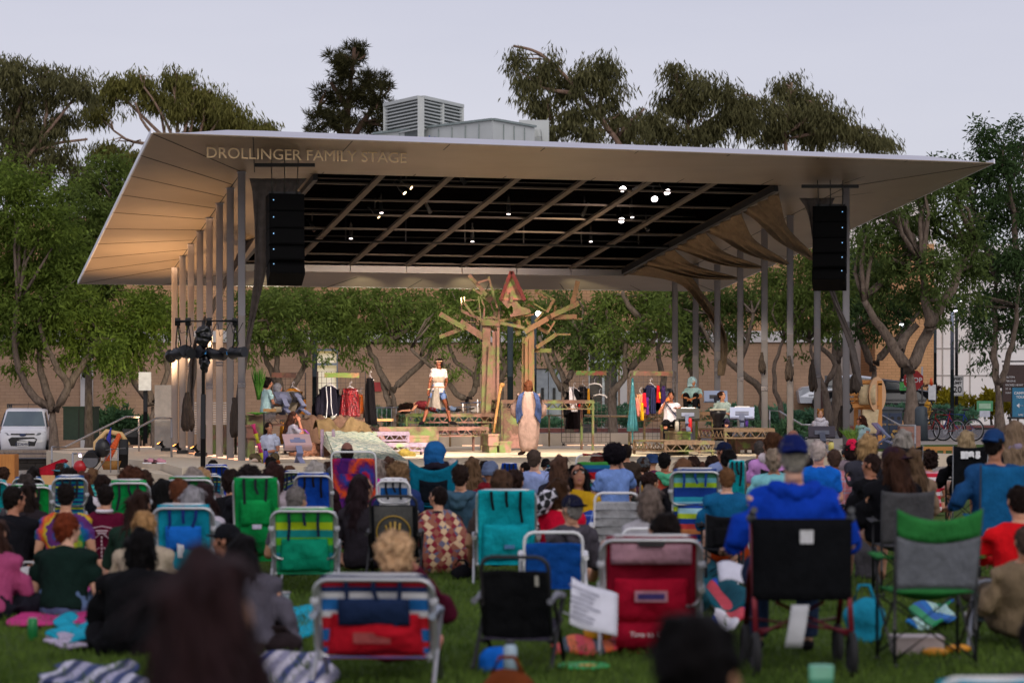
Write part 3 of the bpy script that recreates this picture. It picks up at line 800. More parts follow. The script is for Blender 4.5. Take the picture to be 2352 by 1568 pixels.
for i in range(1,9):
 p=A+(L-A)*(i/9);n_=(L-A).cross(Vector((0,0,1))).normalized();n_=n_ if n_.y<0 else-n_;mb.box((p.x+n_.x*.02,p.y+n_.y*.02,(A.z+zroof)/2),(.05,.05,A.z-zroof-.2))
for i in range(1,4):
 p=A+(Rr-A)*(i/4);mb.box((p.x+.015,p.y-.02,(A.z+zroof)/2),(.05,.05,A.z-zroof-.2))
mb.beam(A+Vector((0,0,.06)),L+Vector((0,0,.06)),.25,.1);mb.beam(A+Vector((0,0,.06)),Rr+Vector((0,0,.06)),.25,.1)
tpart('seam',mb,M('#7e8a88',.5,.1))
d_=(L-A).normalized();ang=math.atan2(d_.y,d_.x)+PI
p=A+(L-A)*.62+Vector((0,-.12,-.55))
text_part('Energy Labs Inc.',.42,M('#2c5fa8',.5),None,p,(PI/2,0,ang),'lettering',.01,.008).parent=T
bpy.data.objects['lettering'].matrix_parent_inverse=Matrix.Translation(T.location).inverted()
mb=MB();A,L,Rr=skewbox(mb,888,967,1058,233,224,241,zroof,119,3.0,3.5);
for q in(A,L,Rr):q.z=A.z
mb2=MB();mb2.add([],[])
tpart('louvre_house',mb,M('#59605f',.6))
mb=MB();zb=A.z-1.45
def nrm(a,b):
 n_=(b-a).cross(Vector((0,0,1))).normalized();return n_ if n_.y<0 else-n_
for a,b_,k in((A,L,1),(A,Rr,2)):
 n_=nrm(a,b_)
 for i in range(k+1):
  p=a+(b_-a)*(i/k);mb.box((p.x+n_.x*.06,p.y+n_.y*.06,(A.z+zb)/2-.4),(.22,.22,A.z-zb+.8))
 for i in range(9):
  z=A.z-.18-i*.17;mb.beam(a+n_*.08+Vector((0,0,z-A.z)),b_+n_*.08+Vector((0,0,z-A.z)),.12,.06)
 mb.beam(a+n_*.06,b_+n_*.06,.3,.16)
tpart('louvre',mb,GM)
mb=MB();mb.box(P(1226,300,122)+Vector((0,0,-1.75)),(1.5,3,4.2));mb.tube([P(1224,300,120),P(1228,330,120)],.4,12);tpart('duct',mb,GM)
# white and tan buildings on the right
WY=124.
W=empty('white_building',(PXX(2250,WY),WY,.8),'large white panelled building behind the trees at right','building')
def wpart(name,mb,m):
 o=mb.build(name,m);o.parent=W;o.matrix_parent_inverse=Matrix.Translation(W.location).inverted();return o
mb=MB();mb.box(((PXX(2140,WY)+PXX(2520,WY))/2,WY+6,PZ(560,WY)/2),(PXX(2520,WY)-PXX(2140,WY),12,PZ(560,WY)));wpart('wall',mb,M('#f0edec',.8,0,.04,.4))
mb=MB()
for y in(712,800,862):mb.box((PXX(2330,WY),WY-.01,PZ(y,WY)),(PXX(2520,WY)-PXX(2140,WY),.05,.06))
for x in(2165,2228,2290):mb.box((PXX(x,WY),WY-.012,PZ(800,WY)),(.06,.05,8))
wpart('panel_joint',mb,M('#a7a3a0',.8))
TB=empty('tan_building',(PXX(2030,120),120,.8),'tan brick building with white end walls beyond the trees','building')
def tb(name,x0,x1,yt_,Y,m,dep=10):
 mb=MB();mb.box(((PXX(x0,Y)+PXX(x1,Y))/2,Y+dep/2,PZ(yt_,Y)/2),(PXX(x1,Y)-PXX(x0,Y),dep,PZ(yt_,Y)));o=mb.build(name,m);o.parent=TB;o.matrix_parent_inverse=Matrix.Translation(TB.location).inverted()
tb('wall',2010,2146,560,121,brick('#cfa47a','#c49b72','#a98661'));tb('white_wall',1900,2012,480,126,M('#dedbd9',.8,0,.05,.4));tb('white_wall',1985,2150,400,134,M('#dad3cc',.8,0,.05,.4))
# ------------------------------------------------------------------ trees
def leafmesh(name,pts,dirs,L,Wd,mat,parent,bend=.25,rng=None):
 n=len(pts);rng=rng or np.random.default_rng(1)
 rv=rng.normal(size=(n,3));side=np.cross(dirs,rv);side/=np.linalg.norm(side,axis=1)[:,None]+1e-9
 nn=np.cross(dirs,side);L=np.asarray(L)[:,None];Wd=np.asarray(Wd)[:,None]
 mid=pts+dirs*L*.45+nn*L*bend*.3
 v=np.stack([pts,mid+side*Wd/2,pts+dirs*L-nn*L*bend*.2,mid-side*Wd/2],1).reshape(-1,3)
 me=bpy.data.meshes.new(name);me.vertices.add(4*n);me.vertices.foreach_set('co',v.ravel().astype(np.float32))
 me.loops.add(4*n);me.loops.foreach_set('vertex_index',np.arange(4*n,dtype=np.int32))
 me.polygons.add(n);me.polygons.foreach_set('loop_start',np.arange(0,4*n,4,dtype=np.int32));me.polygons.foreach_set('loop_total',np.full(n,4,np.int32))
 me.update(calc_edges=True);return link(name,me,mat,parent)
def crown(parent,blobs,kind,mat,dens,seed,name='crown'):
 rng=np.random.default_rng(seed);PT=[];DR=[];LL=[];WW=[]
 for c,r in blobs:
  c=np.array(c);r=np.array(r);area=r[0]*r[2]*PI
  if kind=='frond':nl=int(area*dens*500);rc=.34;per=26
  elif kind=='euc':nl=int(area*dens*165);rc=.55;per=34
  elif kind=='pine':nl=int(area*dens*260);rc=.42;per=44
  else:nl=int(area*dens*520);rc=.16;per=26
  nc=max(3,nl//per)
  u=rng.normal(size=(nc,3));u/=np.linalg.norm(u,axis=1)[:,None];rad=rng.random(nc)**.42
  rad*=(.80+.62*np.array([noise.noise(Vector((q[0]*2.1+seed,q[1]*2.1,q[2]*2.1+c[0])))for q in u])*1.6)
  cc=c+u*rad[:,None]*r
  if kind=='frond':
   dr=rng.random(nc)<.28;cc[dr,2]-=rng.random(dr.sum())*r[2]*1.5
  for k in range(nc):
   p=cc[k]+rng.normal(size=(per,3))*rc*.55*np.array([1,1,.62])
   out=(p-c)/r;out/=np.linalg.norm(out,axis=1)[:,None]+1e-9
   q=rng.normal(size=(per,3));q/=np.linalg.norm(q,axis=1)[:,None]
   if kind=='frond':d=q*.8+out*.5+np.array([0,0,-.45]);L=rng.uniform(.10,.30,per);w=L*rng.uniform(.22,.36,per)
   elif kind=='euc':d=q*.55+out*.15+np.array([0,0,-1.]);L=rng.uniform(.25,.65,per);w=rng.uniform(.05,.11,per)
   elif kind=='pine':
    p=cc[k]+rng.normal(size=(per,3))*.05;d=q*.9+out*.35+np.array([0,0,.35]);L=rng.uniform(.35,.6,per);w=rng.uniform(.035,.06,per)
   else:d=q*.7+out*.7+np.array([0,0,.35]);L=rng.uniform(.12,.26,per);w=L*.40
   d/=np.linalg.norm(d,axis=1)[:,None]+1e-9
   PT.append(p);DR.append(d);LL.append(L);WW.append(w)
 return leafmesh(name,np.concatenate(PT),np.concatenate(DR),np.concatenate(LL),np.concatenate(WW),mat,parent,rng=rng)
def bark(a,b):
 k=('bark',a,b)
 if k not in MC:
  t=NT('bark');n=t.noise(t.coord(scale=(1,1,.35)),12,6,.7);t.bump(n,.8,.04)
  MC[k]=t.done(t.ramp(n,[(.28,lin(a)),(.72,lin(b))]),.95,0,.15)
 return MC[k]
BARK=bark('#4b4037','#85766a');BARKE=bark('#6d5344','#a8907f');BARKP=bark('#3a2c24','#6a5547')
def tree(label,name,Y,limbs,blobs,kind,mats,dens=1.,seed=1,r0=.2,barkm=None,group=None,twigs=True,depth=.85,cat='tree'):
 rg=random.Random(seed);bx,by=limbs[0][0][:2]
 X=PXX(bx,Y);zg=gz(X,Y)
 o=empty(name,(X,Y,zg),label,cat,group);iM=Matrix.Translation(o.location).inverted()
 mb=MB();nodes=[]
 for i,L in enumerate(limbs):
  pts=[];off=0;sgn=rg.choice((-1,1));n=len(L)
  for k,q in enumerate(L):
   off=0 if i==0 and k<2 else(sgn*.25*k/(1 if n<3 else 1.4)if i else .1*k*sgn)
   pts.append(P(q[0],q[1],Y+off))
  if i==0:pts=[Vector((pts[0].x,pts[0].y,zg-.1))]+pts if pts[0].z>zg else pts
# smooth
  sp=[]
  for a,b_ in zip(pts,pts[1:]):
   for s_ in range(3):sp.append(a.lerp(b_,s_/3))
  sp.append(pts[-1])
  for _ in range(2):sp=[sp[0]]+[(sp[j-1]+sp[j]*2+sp[j+1])/4 for j in range(1,len(sp)-1)]+[sp[-1]]
  ra=r0*(1 if i==0 else .62);rb=r0*.28
  sp=[p+Vector((rg.gauss(0,.02),rg.gauss(0,.03),0))for p in sp]
  mb.tube(sp,[ra+(rb-ra)*(j/(len(sp)-1))**.8 for j in range(len(sp))],9);nodes+=sp[len(sp)//3:]
 B_=[]
 for(cx,cy,rx,ry)in blobs:
  c=P(cx,cy,Y+rg.uniform(-1,1)*depth*1.4);s_=Y/F;g_=1.12 if kind=='frond' else 1.0;e_=1.38 if kind=='euc' else 1;B_.append((c-Vector((0,0,ry*s_*(e_-1)*.7)),(rx*s_*g_,(rx+ry)/2*s_*depth*g_,ry*s_*g_*e_)))
  if twigs:
   near=min(nodes,key=lambda p:(p-c).length+max(0,p.z-c.z)*2)
   for t in range(3):
    e=c+Vector((rg.uniform(-.6,.6)*rx*s_,rg.uniform(-.5,.5)*rx*s_,rg.uniform(-.3,.6)*ry*s_));mid=near.lerp(e,.5)+Vector((rg.uniform(-.3,.3),rg.uniform(-.3,.3),rg.uniform(-.1,.35)))
    mb.tube([near,near.lerp(mid,.6),mid,mid.lerp(e,.6),e],[r0*.26,r0*.22,r0*.18,r0*.12,r0*.05],6)
 t_=mb.build('trunk',barkm or BARK,o);t_.matrix_parent_inverse=iM
 c_=crown(o,B_,kind,mats,dens,seed);c_.matrix_parent_inverse=iM
 return o
LF1=leafm('#33481a','#869a42',.35,1.3);LF2=leafm('#33461a','#82944a',.35,1.3);LF3=leafm('#2e4018','#74864a',.35,1.3);LFD=leafm('#22331e','#566f40',.35,1.3);LFE=leafm('#3b3d26','#7d7a52',.35);LFE2=leafm('#474a26','#8a8648',.35);LFP=leafm('#2a2a1a','#4c4a2c')
G1='trees standing behind the stage';G2='tall trees rising behind the canopy'
tree('bright green spreading tree with forked twin trunk beside the white van','shade_tree',84,[[(124,1022),(123,960),(122,940)],[(118,945),(68,902),(48,864),(35,819),(32,760),(40,700)],[(120,942),(100,880),(90,848),(93,800),(71,754),(42,690)],[(126,942),(164,890),(135,854),(126,832),(106,796),(90,740)],[(150,905),(180,848),(206,819),(235,780)]],[(45,440,75,70),(0,400,60,60),(0,620,60,70),(130,700,60,50),(60,760,60,40),(10,520,60,70),(100,520,75,65),(40,610,80,70),(110,620,75,60),(20,710,60,60),(90,700,80,60),(170,680,70,60),(170,760,60,50),(40,790,50,35),(230,740,55,60),(250,800,45,38),(180,590,60,50)],'frond',LF1,1.15,11,r0=.26,group=G1)
tree('dark leafy tree filling the gap left of the canopy corner','shade_tree',90,[[(205,1000),(200,800),(195,620)],[(198,700),(230,560),(250,470)],[(196,680),(170,540)]],[(215,420,55,60),(270,400,50,55),(300,480,45,50),(150,460,55,50),(130,560,60,60),(270,570,55,50),(230,660,60,50),(190,500,60,60),(250,500,60,60),(290,450,40,60),(210,590,60,60)],'frond',LF2,1.2,12,r0=.24,group=G1)
tree('leaning slim tree beside the black post left of the columns','shade_tree',86,[[(354,1020),(352,970),(348,935)],[(344,930),(309,880),(296,838),(283,796),(280,750)],[(352,930),(335,864),(312,815),(299,770)],[(354,925),(392,850),(370,805),(352,760)]],[(290,760,60,60),(350,720,60,55),(330,690,60,45),(300,800,38,32),(400,720,50,50),(262,830,30,40)],'frond',LF1,1.1,13,r0=.2,group=G1)
tree('twisted grey tree behind the costume rack nearest the left columns','shade_tree',87,[[(655,985),(650,930),(640,890)],[(640,890),(624,857),(611,821),(598,785),(580,740)],[(645,900),(637,848),(634,785),(621,740)],[(655,930),(677,880),(703,838),(716,788),(720,740)],[(700,845),(690,800),(660,760)]],[(580,700,55,40),(610,680,50,35),(670,680,50,35),(560,760,40,35),(640,700,55,45),(700,700,55,45),(600,760,40,30),(740,720,40,45),(660,765,40,30),(720,775,30,25)],'frond',LF2,1.15,14,r0=.22,group=G1)
tree('tree with a wide V of two limbs left of the standing actress','shade_tree',88,[[(906,990),(907,937),(901,905)],[(901,905),(875,854),(852,811),(838,782),(799,755)],[(903,895),(937,861),(983,824),(990,801),(982,765)],[(840,788),(904,778),(940,757)],[(898,935),(880,895),(878,868)]],[(770,700,50,45),(820,690,55,40),(880,700,60,45),(940,700,55,45),(790,770,35,32),(830,760,40,30),(900,755,45,30),(760,750,35,35),(985,735,40,45)],'frond',LF2,1.2,15,r0=.23,group=G1)
tree('dark snaking tree behind the standing actress and wooden set tree','shade_tree',87,[[(1082,1000),(1079,940),(1074,915)],[(1072,917),(1049,907),(1030,877),(1013,858),(977,831),(941,800)],[(1076,914),(1096,890),(1090,862),(1063,841),(1043,831),(1033,798),(1016,760)],[(1094,887),(1099,838),(1102,790)]],[(1010,700,50,40),(1060,690,50,35),(1010,770,40,25),(1075,760,35,30),(1110,810,20,25),(1040,850,18,14),(1110,700,40,40)],'frond',LF2,1.1,16,r0=.2,group=G1)
tree('slim grey tree between the two wooden set trees','shade_tree',88,[[(1152,985),(1150,920),(1148,871),(1161,838),(1145,805),(1145,740),(1150,690)],[(1150,880),(1165,840),(1175,790)]],[(1160,690,45,40),(1180,760,30,50),(1200,700,40,40),(1175,820,16,24)],'frond',LF1,1.0,17,r0=.17,group=G1)
tree('tree with slanting limbs in front of the grey double doors','shade_tree',86,[[(1308,1000),(1303,940),(1298,907)],[(1298,907),(1275,871),(1255,824),(1239,772)],[(1304,900),(1291,858),(1275,824),(1262,790)],[(1301,880),(1322,842),(1331,815),(1335,770)]],[(1250,720,40,45),(1300,700,50,45),(1320,770,45,38),(1270,770,30,30),(1360,740,40,50),(1330,820,32,20)],'frond',LF3,1.15,18,r0=.2,group=G1)
tree('pale trunked tree with an S bend right of the black suit rack','shade_tree',85,[[(1407,999),(1407,937),(1403,904),(1418,888),(1438,868),(1433,824),(1436,788)],[(1436,788),(1459,765),(1476,735),(1502,696),(1519,660)],[(1433,791),(1413,765),(1397,735),(1390,690)],[(1438,855),(1473,821),(1492,791),(1525,752),(1548,738)],[(1474,738),(1443,702),(1430,670)]],[(1400,690,50,40),(1450,690,50,35),(1500,690,50,45),(1470,760,40,35),(1390,770,35,40),(1530,720,40,40),(1420,805,30,20)],'frond',LF2,1.1,19,r0=.22,group=G1)
tree('dark limbed tree seen between the right hand columns','shade_tree',88,[[(1760,1000),(1755,930),(1750,890),(1703,857),(1670,828),(1631,795),(1610,740)],[(1690,850),(1720,780),(1730,720)],[(1650,815),(1640,760),(1628,720)]],[(1580,700,50,50),(1640,690,50,45),(1700,700,50,45),(1600,770,40,35),(1560,760,35,40),(1750,690,45,45),(1690,770,35,28)],'frond',LF3,1.1,20,r0=.2,group=G1)
tree('slim grey tree behind the hooded musician on the right platform','shade_tree',89,[[(1530,1000),(1528,900),(1520,850),(1509,811),(1515,775),(1530,730)],[(1600,1000),(1596,900),(1590,864),(1578,824),(1572,775)]],[(1530,690,40,35),(1570,720,35,35),(1545,640,50,35)],'frond',LF3,1.1,21,r0=.17,group=G1)
tree('leaning tree behind the girl with two hair buns','shade_tree',84,[[(1908,1000),(1900,930),(1890,880),(1872,835),(1860,790)],[(1806,1000),(1790,920),(1775,890),(1780,830),(1800,780)],[(1894,885),(1928,838),(1886,796),(1841,774),(1800,765)]],[(1800,700,45,50),(1850,690,50,45),(1780,640,40,50),(1850,620,50,50),(1830,755,40,30),(1910,650,45,55),(1900,740,40,40)],'frond',LF2,1.1,22,r0=.19,group=G1)
tree('thick trunked tree behind the wooden mill prop','shade_tree',89,[[(1925,1000),(1924,900),(1922,832),(1918,767),(1928,720)],[(1923,830),(1945,780),(1955,730)]],[(1930,700,40,45),(1960,650,40,45),(1890,600,45,45)],'frond',LFD,1.1,23,r0=.26,group=G1)
tree('dark forked tree above the black parked car','shade_tree',90,[[(2002,985),(2001,900),(2009,840)],[(2006,850),(1980,783),(1970,741),(1954,690)],[(2011,835),(2044,793),(2070,767),(2112,715)]],[(1985,680,50,45),(2040,700,50,40),(2010,740,35,30),(1975,600,50,55),(2090,690,40,35),(2030,610,35,30)],'frond',LFD,1.1,24,r0=.27,group=G1)
tree('big pale trunked tree with a Y fork beside the grey bollard','shade_tree',79,[[(2094,1015),(2093,930),(2089,848)],[(2089,850),(2054,806),(2034,764),(2012,741),(1985,690)],[(2090,850),(2105,819),(2144,741),(2163,693),(2192,661),(2202,616),(2247,560)],[(2136,755),(2134,728),(2124,677),(2118,610)],[(2060,812),(2075,780),(2105,745)]],[(2000,560,45,45),(2040,450,45,40),(1990,490,40,45),(2060,520,60,50),(2130,500,60,50),(2060,610,55,45),(2150,610,60,45),(2210,540,55,50),(2120,680,45,30),(2170,690,45,30),(2010,650,40,35),(2230,630,45,45),(2190,450,50,45),(2120,430,40,35)],'frond',LF3,1.1,25,r0=.36,group=G1)
tree('tall dark tree at the right edge beside the brown directory sign','shade_tree',86,[[(2296,960),(2294,910),(2292,885)],[(2292,889),(2279,812),(2289,780),(2282,715),(2290,640)],[(2294,885),(2305,865),(2318,815),(2335,740),(2340,640)],[(2290,650),(2260,560),(2230,470)],[(2338,650),(2330,520),(2320,420)]],[(2180,380,35,30),(2240,400,55,45),(2300,370,60,60),(2345,330,40,60),(2260,310,40,30),(2290,470,65,55),(2350,480,40,70),(2240,520,45,40),(2330,590,55,60),(2270,610,50,50),(2350,690,40,50),(2290,690,45,40),(2240,700,40,45),(2255,760,30,40),(2330,750,35,25)],'frond',LFD,1.15,26,r0=.24,group=G1)
tree('brown tinged eucalyptus with bare pale limbs at the far left','eucalyptus_tree',135,[[(15,700),(10,480),(30,400),(90,330),(170,225)],[(30,400),(60,350),(120,330),(200,320)],[(5,450),(20,330),(60,200)],[(90,330),(110,260),(100,180)]],[(25,150,45,45),(65,290,55,45),(115,285,40,30),(25,400,55,35),(90,390,45,30),(150,270,30,22),(45,215,60,45),(20,285,40,45),(35,350,40,38),(110,170,45,32),(160,185,50,32),(195,200,40,26),(130,350,50,30),(110,220,40,22),(190,390,40,30)],'euc',LFE,1.5,31,r0=.24,barkm=BARKE,group=G2)
tree('broad eucalyptus with a rounded crown and many bare stems at left','eucalyptus_tree',140,[[(420,700),(420,420),(400,330),(380,270),(330,200)],[(415,380),(440,300),(450,220)],[(400,340),(350,290),(290,230),(250,190)],[(430,370),(490,300),(520,250)],[(405,340),(410,280),(400,220)],[(420,400),(465,300),(470,235)],[(430,390),(515,310),(545,270)],[(415,380),(425,290),(445,230)],[(400,380),(375,300),(365,240)],[(395,350),(330,290),(310,235)],[(440,380),(570,320),(600,295)],[(440,360),(540,310),(570,280)],[(390,330),(300,330),(260,300)]],[(270,185,50,30),(235,230,40,30),(215,260,35,24),(600,320,50,20),(560,300,40,24),(330,180,50,32),(400,170,50,28),(430,205,55,35),(360,225,50,25),(470,225,60,38),(520,255,55,40),(480,270,50,30),(560,285,45,32),(610,295,45,22),(410,245,45,25),(300,350,50,30),(240,340,45,28),(340,380,40,35)],'euc',LFE2,1.5,32,r0=.20,barkm=BARKE,group=G2)
tree('dense dark pine with spiky needle tufts above the canopy','pine_tree',128,[[(798,700),(797,330),(800,220),(815,110)],[(797,330),(850,260),(870,230)],[(797,320),(750,270),(730,250)],[(799,250),(840,190)],[(799,250),(760,190)]],[(815,125,48,32),(790,165,55,38),(845,190,45,36),(760,225,48,34),(820,225,55,38),(870,250,45,34),(730,270,38,26),(790,275,55,34),(850,290,50,30),(900,295,34,28),(735,300,35,16),(770,140,26,26),(880,200,30,26)],'pine',LFP,1.5,33,r0=.34,barkm=BARKP,group=G2)
tree('loose eucalyptus with one long pale leaning limb right of the roof unit','eucalyptus_tree',132,[[(1470,700),(1440,350),(1400,300),(1350,235),(1300,175),(1240,118),(1180,106)],[(1375,270),(1385,210),(1395,160)],[(1405,300),(1330,300),(1270,290)],[(1330,215),(1280,210),(1240,200)],[(1420,310),(1460,270),(1480,250)]],[(1185,135,22,32),(1210,180,34,38),(1255,155,45,38),(1300,190,45,42),(1350,165,40,34),(1395,150,40,34),(1400,205,40,32),(1245,240,30,46),(1255,295,38,28),(1310,260,36,36),(1350,300,44,24),(1420,260,35,30),(1440,300,40,24),(1460,285,30,24),(1350,240,30,26)],'euc',LFE,1.45,34,r0=.24,barkm=BARKE,group=G2)
tree('ragged eucalyptus row crown above the middle of the canopy edge','eucalyptus_tree',136,[[(1560,700),(1570,340),(1590,240),(1600,170)],[(1572,320),(1640,270),(1690,230)],[(1570,330),(1530,290),(1500,270)],[(1580,280),(1560,210),(1550,170)]],[(1555,175,36,36),(1500,270,34,26),(1530,230,30,30),(1730,230,30,26),(1600,200,46,42),(1575,240,40,34),(1650,205,42,32),(1690,240,46,36),(1640,285,60,34),(1540,300,45,28),(1490,295,42,28),(1720,280,40,36),(1600,310,50,20)],'euc',LFE,1.5,35,r0=.20,barkm=BARKE,group=G2)
tree('rust tinged eucalyptus above the right end of the canopy','eucalyptus_tree',138,[[(1840,700),(1800,340),(1810,250),(1820,190)],[(1805,310),(1870,260),(1900,230)],[(1803,320),(1900,300),(1980,300)],[(1806,280),(1770,240)]],[(1800,195,26,26),(1835,215,46,38),(1880,245,50,38),(1780,245,34,36),(1830,275,50,34),(1925,275,45,32),(1960,300,45,26),(1770,300,45,30),(1880,310,60,24),(2005,310,45,24),(2035,325,30,16)],'euc',LFE,1.5,36,r0=.20,barkm=BARKE,group=G2)
# shrubs in the bed along the building
def shrub(label,x,y0,y1,w,Y,m,seed,n=7,group='shrubs along the brick building',dens=1.7):
 X=PXX(x,Y);zg=gz(X,Y);o=empty('shrub',(X,Y,zg),label,'shrub',group);iM=Matrix.Translation(o.location).inverted();rg=random.Random(seed);bl=[];s_=Y/F
 hh=(y1-y0)/2
 for k in range(n):
  c=P(x+rg.uniform(-.5,.5)*w,(y0+y1)/2+rg.uniform(-.25,.4)*hh,Y+rg.uniform(-.5,.5));bl.append((c,(w*.32*s_,w*.3*s_,hh*rg.uniform(.6,.85)*s_)))
 mb=MB()
 for c,r in bl:mb.tube([(c.x*.4+X*.6,Y,min(zg,c.z)-.1),c],[.04,.015],5)
 t_=mb.build('stem',BARK,o);t_.matrix_parent_inverse=iM
 q=crown(o,bl,'shrub',m,dens,seed,'foliage');q.matrix_parent_inverse=iM
LS=leafm('#3a6250','#7aa882',.25,2);LS2=leafm('#35523c','#5f8258',.25,2);LSY=leafm('#6a6a1c','#a39226',.2,1.5);LSR=leafm('#3c2a24','#5e4436',.15,2)
where=['left of the steps behind the handrail','between the leaning tree and the dark box at left','behind the metal barrier left of the actress','under the sleeping performer platform','behind the wooden set trees','left of the black suit on the rack','between the black suit and the pale S bent trunk','right of the pale S bent trunk','behind the djembe player','behind the right hand music stand','right of the last musician under the columns','beside the red standpipe','left of the big Y forked tree','right of the yellow hydrant','behind the parked bicycles']
for i,(x,y0,y1,w,m)in enumerate([(255,930,1000,75,LS2),(330,950,1005,60,LS2),(885,935,985,60,LS),(985,945,990,75,LS),(1115,940,985,70,LS),(1262,955,990,50,LS),(1345,920,985,60,LS),(1455,920,985,60,LS),(1665,930,985,60,LS),(1720,925,985,60,LS),(1800,930,985,75,LS),(1880,935,985,60,LS),(2052,925,975,45,LS),(2160,925,970,50,LS),(2215,935,975,45,LS)]):
 shrub('grey green bushy shrub '+where[i],x,y0,y1,w,94.5,m,50+i)
shrub('golden yellow leafed bush behind the speed limit sign',2205,895,958,80,99,LSY,80,7,None)
shrub('golden green bush right of the small green yard sign',2285,892,955,70,99,LSY,81,6,None)
shrub('yellow green bush at the foot of the campus tour sign',2328,905,955,40,97,LSY,82,4,None)
shrub('brown leafed round bush between the two thin poles',2135,880,925,36,104,LSR,83,4,None)
shrub('dark low hedge below the steps at right of the stage',1785,965,1010,90,72,LS2,84,6,None)
# ------------------------------------------------------------------ stage deck
def DK(x,y,dz=0):Y=(CH-DECK)*F/(y-HY);return Vector((PXX(x,Y),Y,DECK+dz))
L1=Vector((-5.58,49.9,0))
def W3(d,w,z=0.):q=L1+UU*d+VV*w;return Vector((q.x,q.y,z))
SZ=lambda d:6.39-.107*d
DECKM=concrete('#cbbda6',2.0,.12,.1)
front=[DK(368,1062),DK(418,1074.5),DK(700,1069),DK(937,1067),DK(1150,1063),DK(1610,1055),DK(1790,1052.5)]
poly=front+[W3(2.5,17.5,DECK),W3(17,15.5,DECK),W3(17.5,-2,DECK),W3(12,-3.2,DECK)]
o=empty('stage_deck',(0,55,0),'wide pale concrete stage deck with steps at its left end','stage');SD=o
mb=MB();mb.prism([Vector((p.x,p.y,0))for p in poly],(0,0,DECK));q=mb.build('deck',DECKM,o);q.location=(0,-55,0)
A=DK(368,1062);Bq=DK(418,1074.5)
for i,(dx,z)in enumerate(((.62,.30),(1.24,.15))):
 mb=MB();mb.prism([Vector((A.x-.02,A.y+1.9,.006*i)),Vector((A.x-dx-.5,A.y+1.9,.006*i)),Vector((A.x-dx,A.y-.6,.006*i)),Vector((Bq.x-.02-.15,Bq.y+.15,.006*i)),Vector((A.x-.02,A.y-.02,.006*i))],(0,0,z-.006*i));q=mb.build('step',DECKM,o);q.location=(0,-55,0)
mb=MB();
for i in range(26):
 if i%5==4:continue
 a=W3(17.3,-.5+i*.62,DECK+.02);mb.beam(a,a+VV*.5,.05,.02)
q=mb.build('led_strip',emis('#ffb070',1.4),o);q.location=(0,-55,0)
mb=MB()
for k in range(7):
 for s in(0,.85):
  a=W3(.25+k*1.7+s,-.12+.0,DECK+.012);mb.beam(a,a+VV*.3,.05,.015)
q=mb.build('led_strip',emis('#ff9a55',1.6),o);q.location=(0,-55,0)
mb=MB();mb.box((0,0,0),(1,1,1))
# low ramp wall and rail behind the deck
mb=MB();a,b_=W3(17.9,4,.55),W3(17.9,15,.55);mb.beam(a,b_,.25,.5)
o=mb.build('low_wall',CONC);tag(o,'low concrete wall running along the back of the stage','low wall')
mb=MB();mb.tube([W3(16.7,8.2,1.36),W3(16.7,12.6,1.30),W3(15.6,14.5,1.28)],.035,8)
o=empty('handrail',W3(16.7,8.2,DECK),'warm lit steel handrail along the back edge of the stage deck','handrail');iM=Matrix.Translation(o.location).inverted()
q=mb.build('rail',M('#8f7a5e',.35,.7),o);q.matrix_parent_inverse=iM
for w in(8.3,9.8,11.2,12.5):
 mb=MB();mb.tube([W3(16.7,w,DECK),W3(16.7,w,1.33)],.028,8);q=mb.build('post',M('#8f7a5e',.35,.7),o);q.matrix_parent_inverse=iM
# ------------------------------------------------------------------ pavilion
PV=empty('stage_pavilion',W3(0,0,0),'silver winged steel canopy on two rows of slim columns over the stage','stage canopy');iM=Matrix.Translation(PV.location).inverted()
def pv(name,mb,m,par=None,lab=None):
 q=mb.build(name,m);q.parent=par or PV;q.matrix_parent_inverse=iM if par is None else Matrix()
 if par is not None:q.matrix_parent_inverse=par.matrix_basis.inverted()@iM if False else iM
 return q
def panelm():
 t=NT('soffit_metal');v=t.coord();n=t.noise(v,.8,4);n2=t.noise(t.coord(scale=(1,1,1)),90,2)
 c=t.ramp(n,[(.3,lin('#7b6d5a')),(.7,lin('#877865'))]);t.bump(n2,.02,.003);return t.done(c,.42,.35)
SOF=panelm();FASC=M('#c9c9d2',.35,.5,.05,.5)
FL,FR,BR,BL=W3(-3.36,-2.2,6.75),W3(-3.36,15.3,6.62),W3(14.7,15.5,4.80),W3(14.7,-2.2,4.78)
g0,g1,dB=1.5,11.8,11.35
iFL,iFR=W3(0,g0,SZ(0)),W3(0,g1,SZ(0));iBL,iBR=W3(dB,g0,SZ(dB)-.17),W3(dB,g1,SZ(dB)-.17)
cL1,cL8,cR1,cR8=W3(0,0,SZ(0)),W3(11.9,0,SZ(11.9)-.03),W3(0,13.37,SZ(0)),W3(11.9,13.37,SZ(11.9)-.03)
def sof(name,faces):
 mb=MB()
 for f in faces:
  n=len(f);up=Vector((0,0,.02));mb.add(list(f)+[p+up for p in f],[tuple(range(n)),tuple(range(2*n-1,n-1,-1))]+[(i,n+i,n+(i+1)%n,(i+1)%n)for i in range(n)])
 return pv(name,mb,SOF)
sof('front_soffit',[[FL,cL1,iFL,iFR,cR1,FR]])
sof('left_soffit',[[FL,BL,cL8,cL1]]);sof('right_soffit',[[FR,cR1,cR8,BR]])
sof('back_soffit',[[BL,BR,cR8,W3(11.9,g1,SZ(11.9)-.12),W3(11.9,g0,SZ(11.9)-.12),cL8]])
sof('inner_soffit',[[cL1,cL8,W3(11.9,g0,SZ(11.9)-.12),iBL,iFL],[cR1,iFR,iBR,W3(11.9,g1,SZ(11.9)-.12),cR8],[iBL,W3(11.9,g0,SZ(11.9)-.12),W3(11.9,g1,SZ(11.9)-.12),iBR]])
mb=MB()
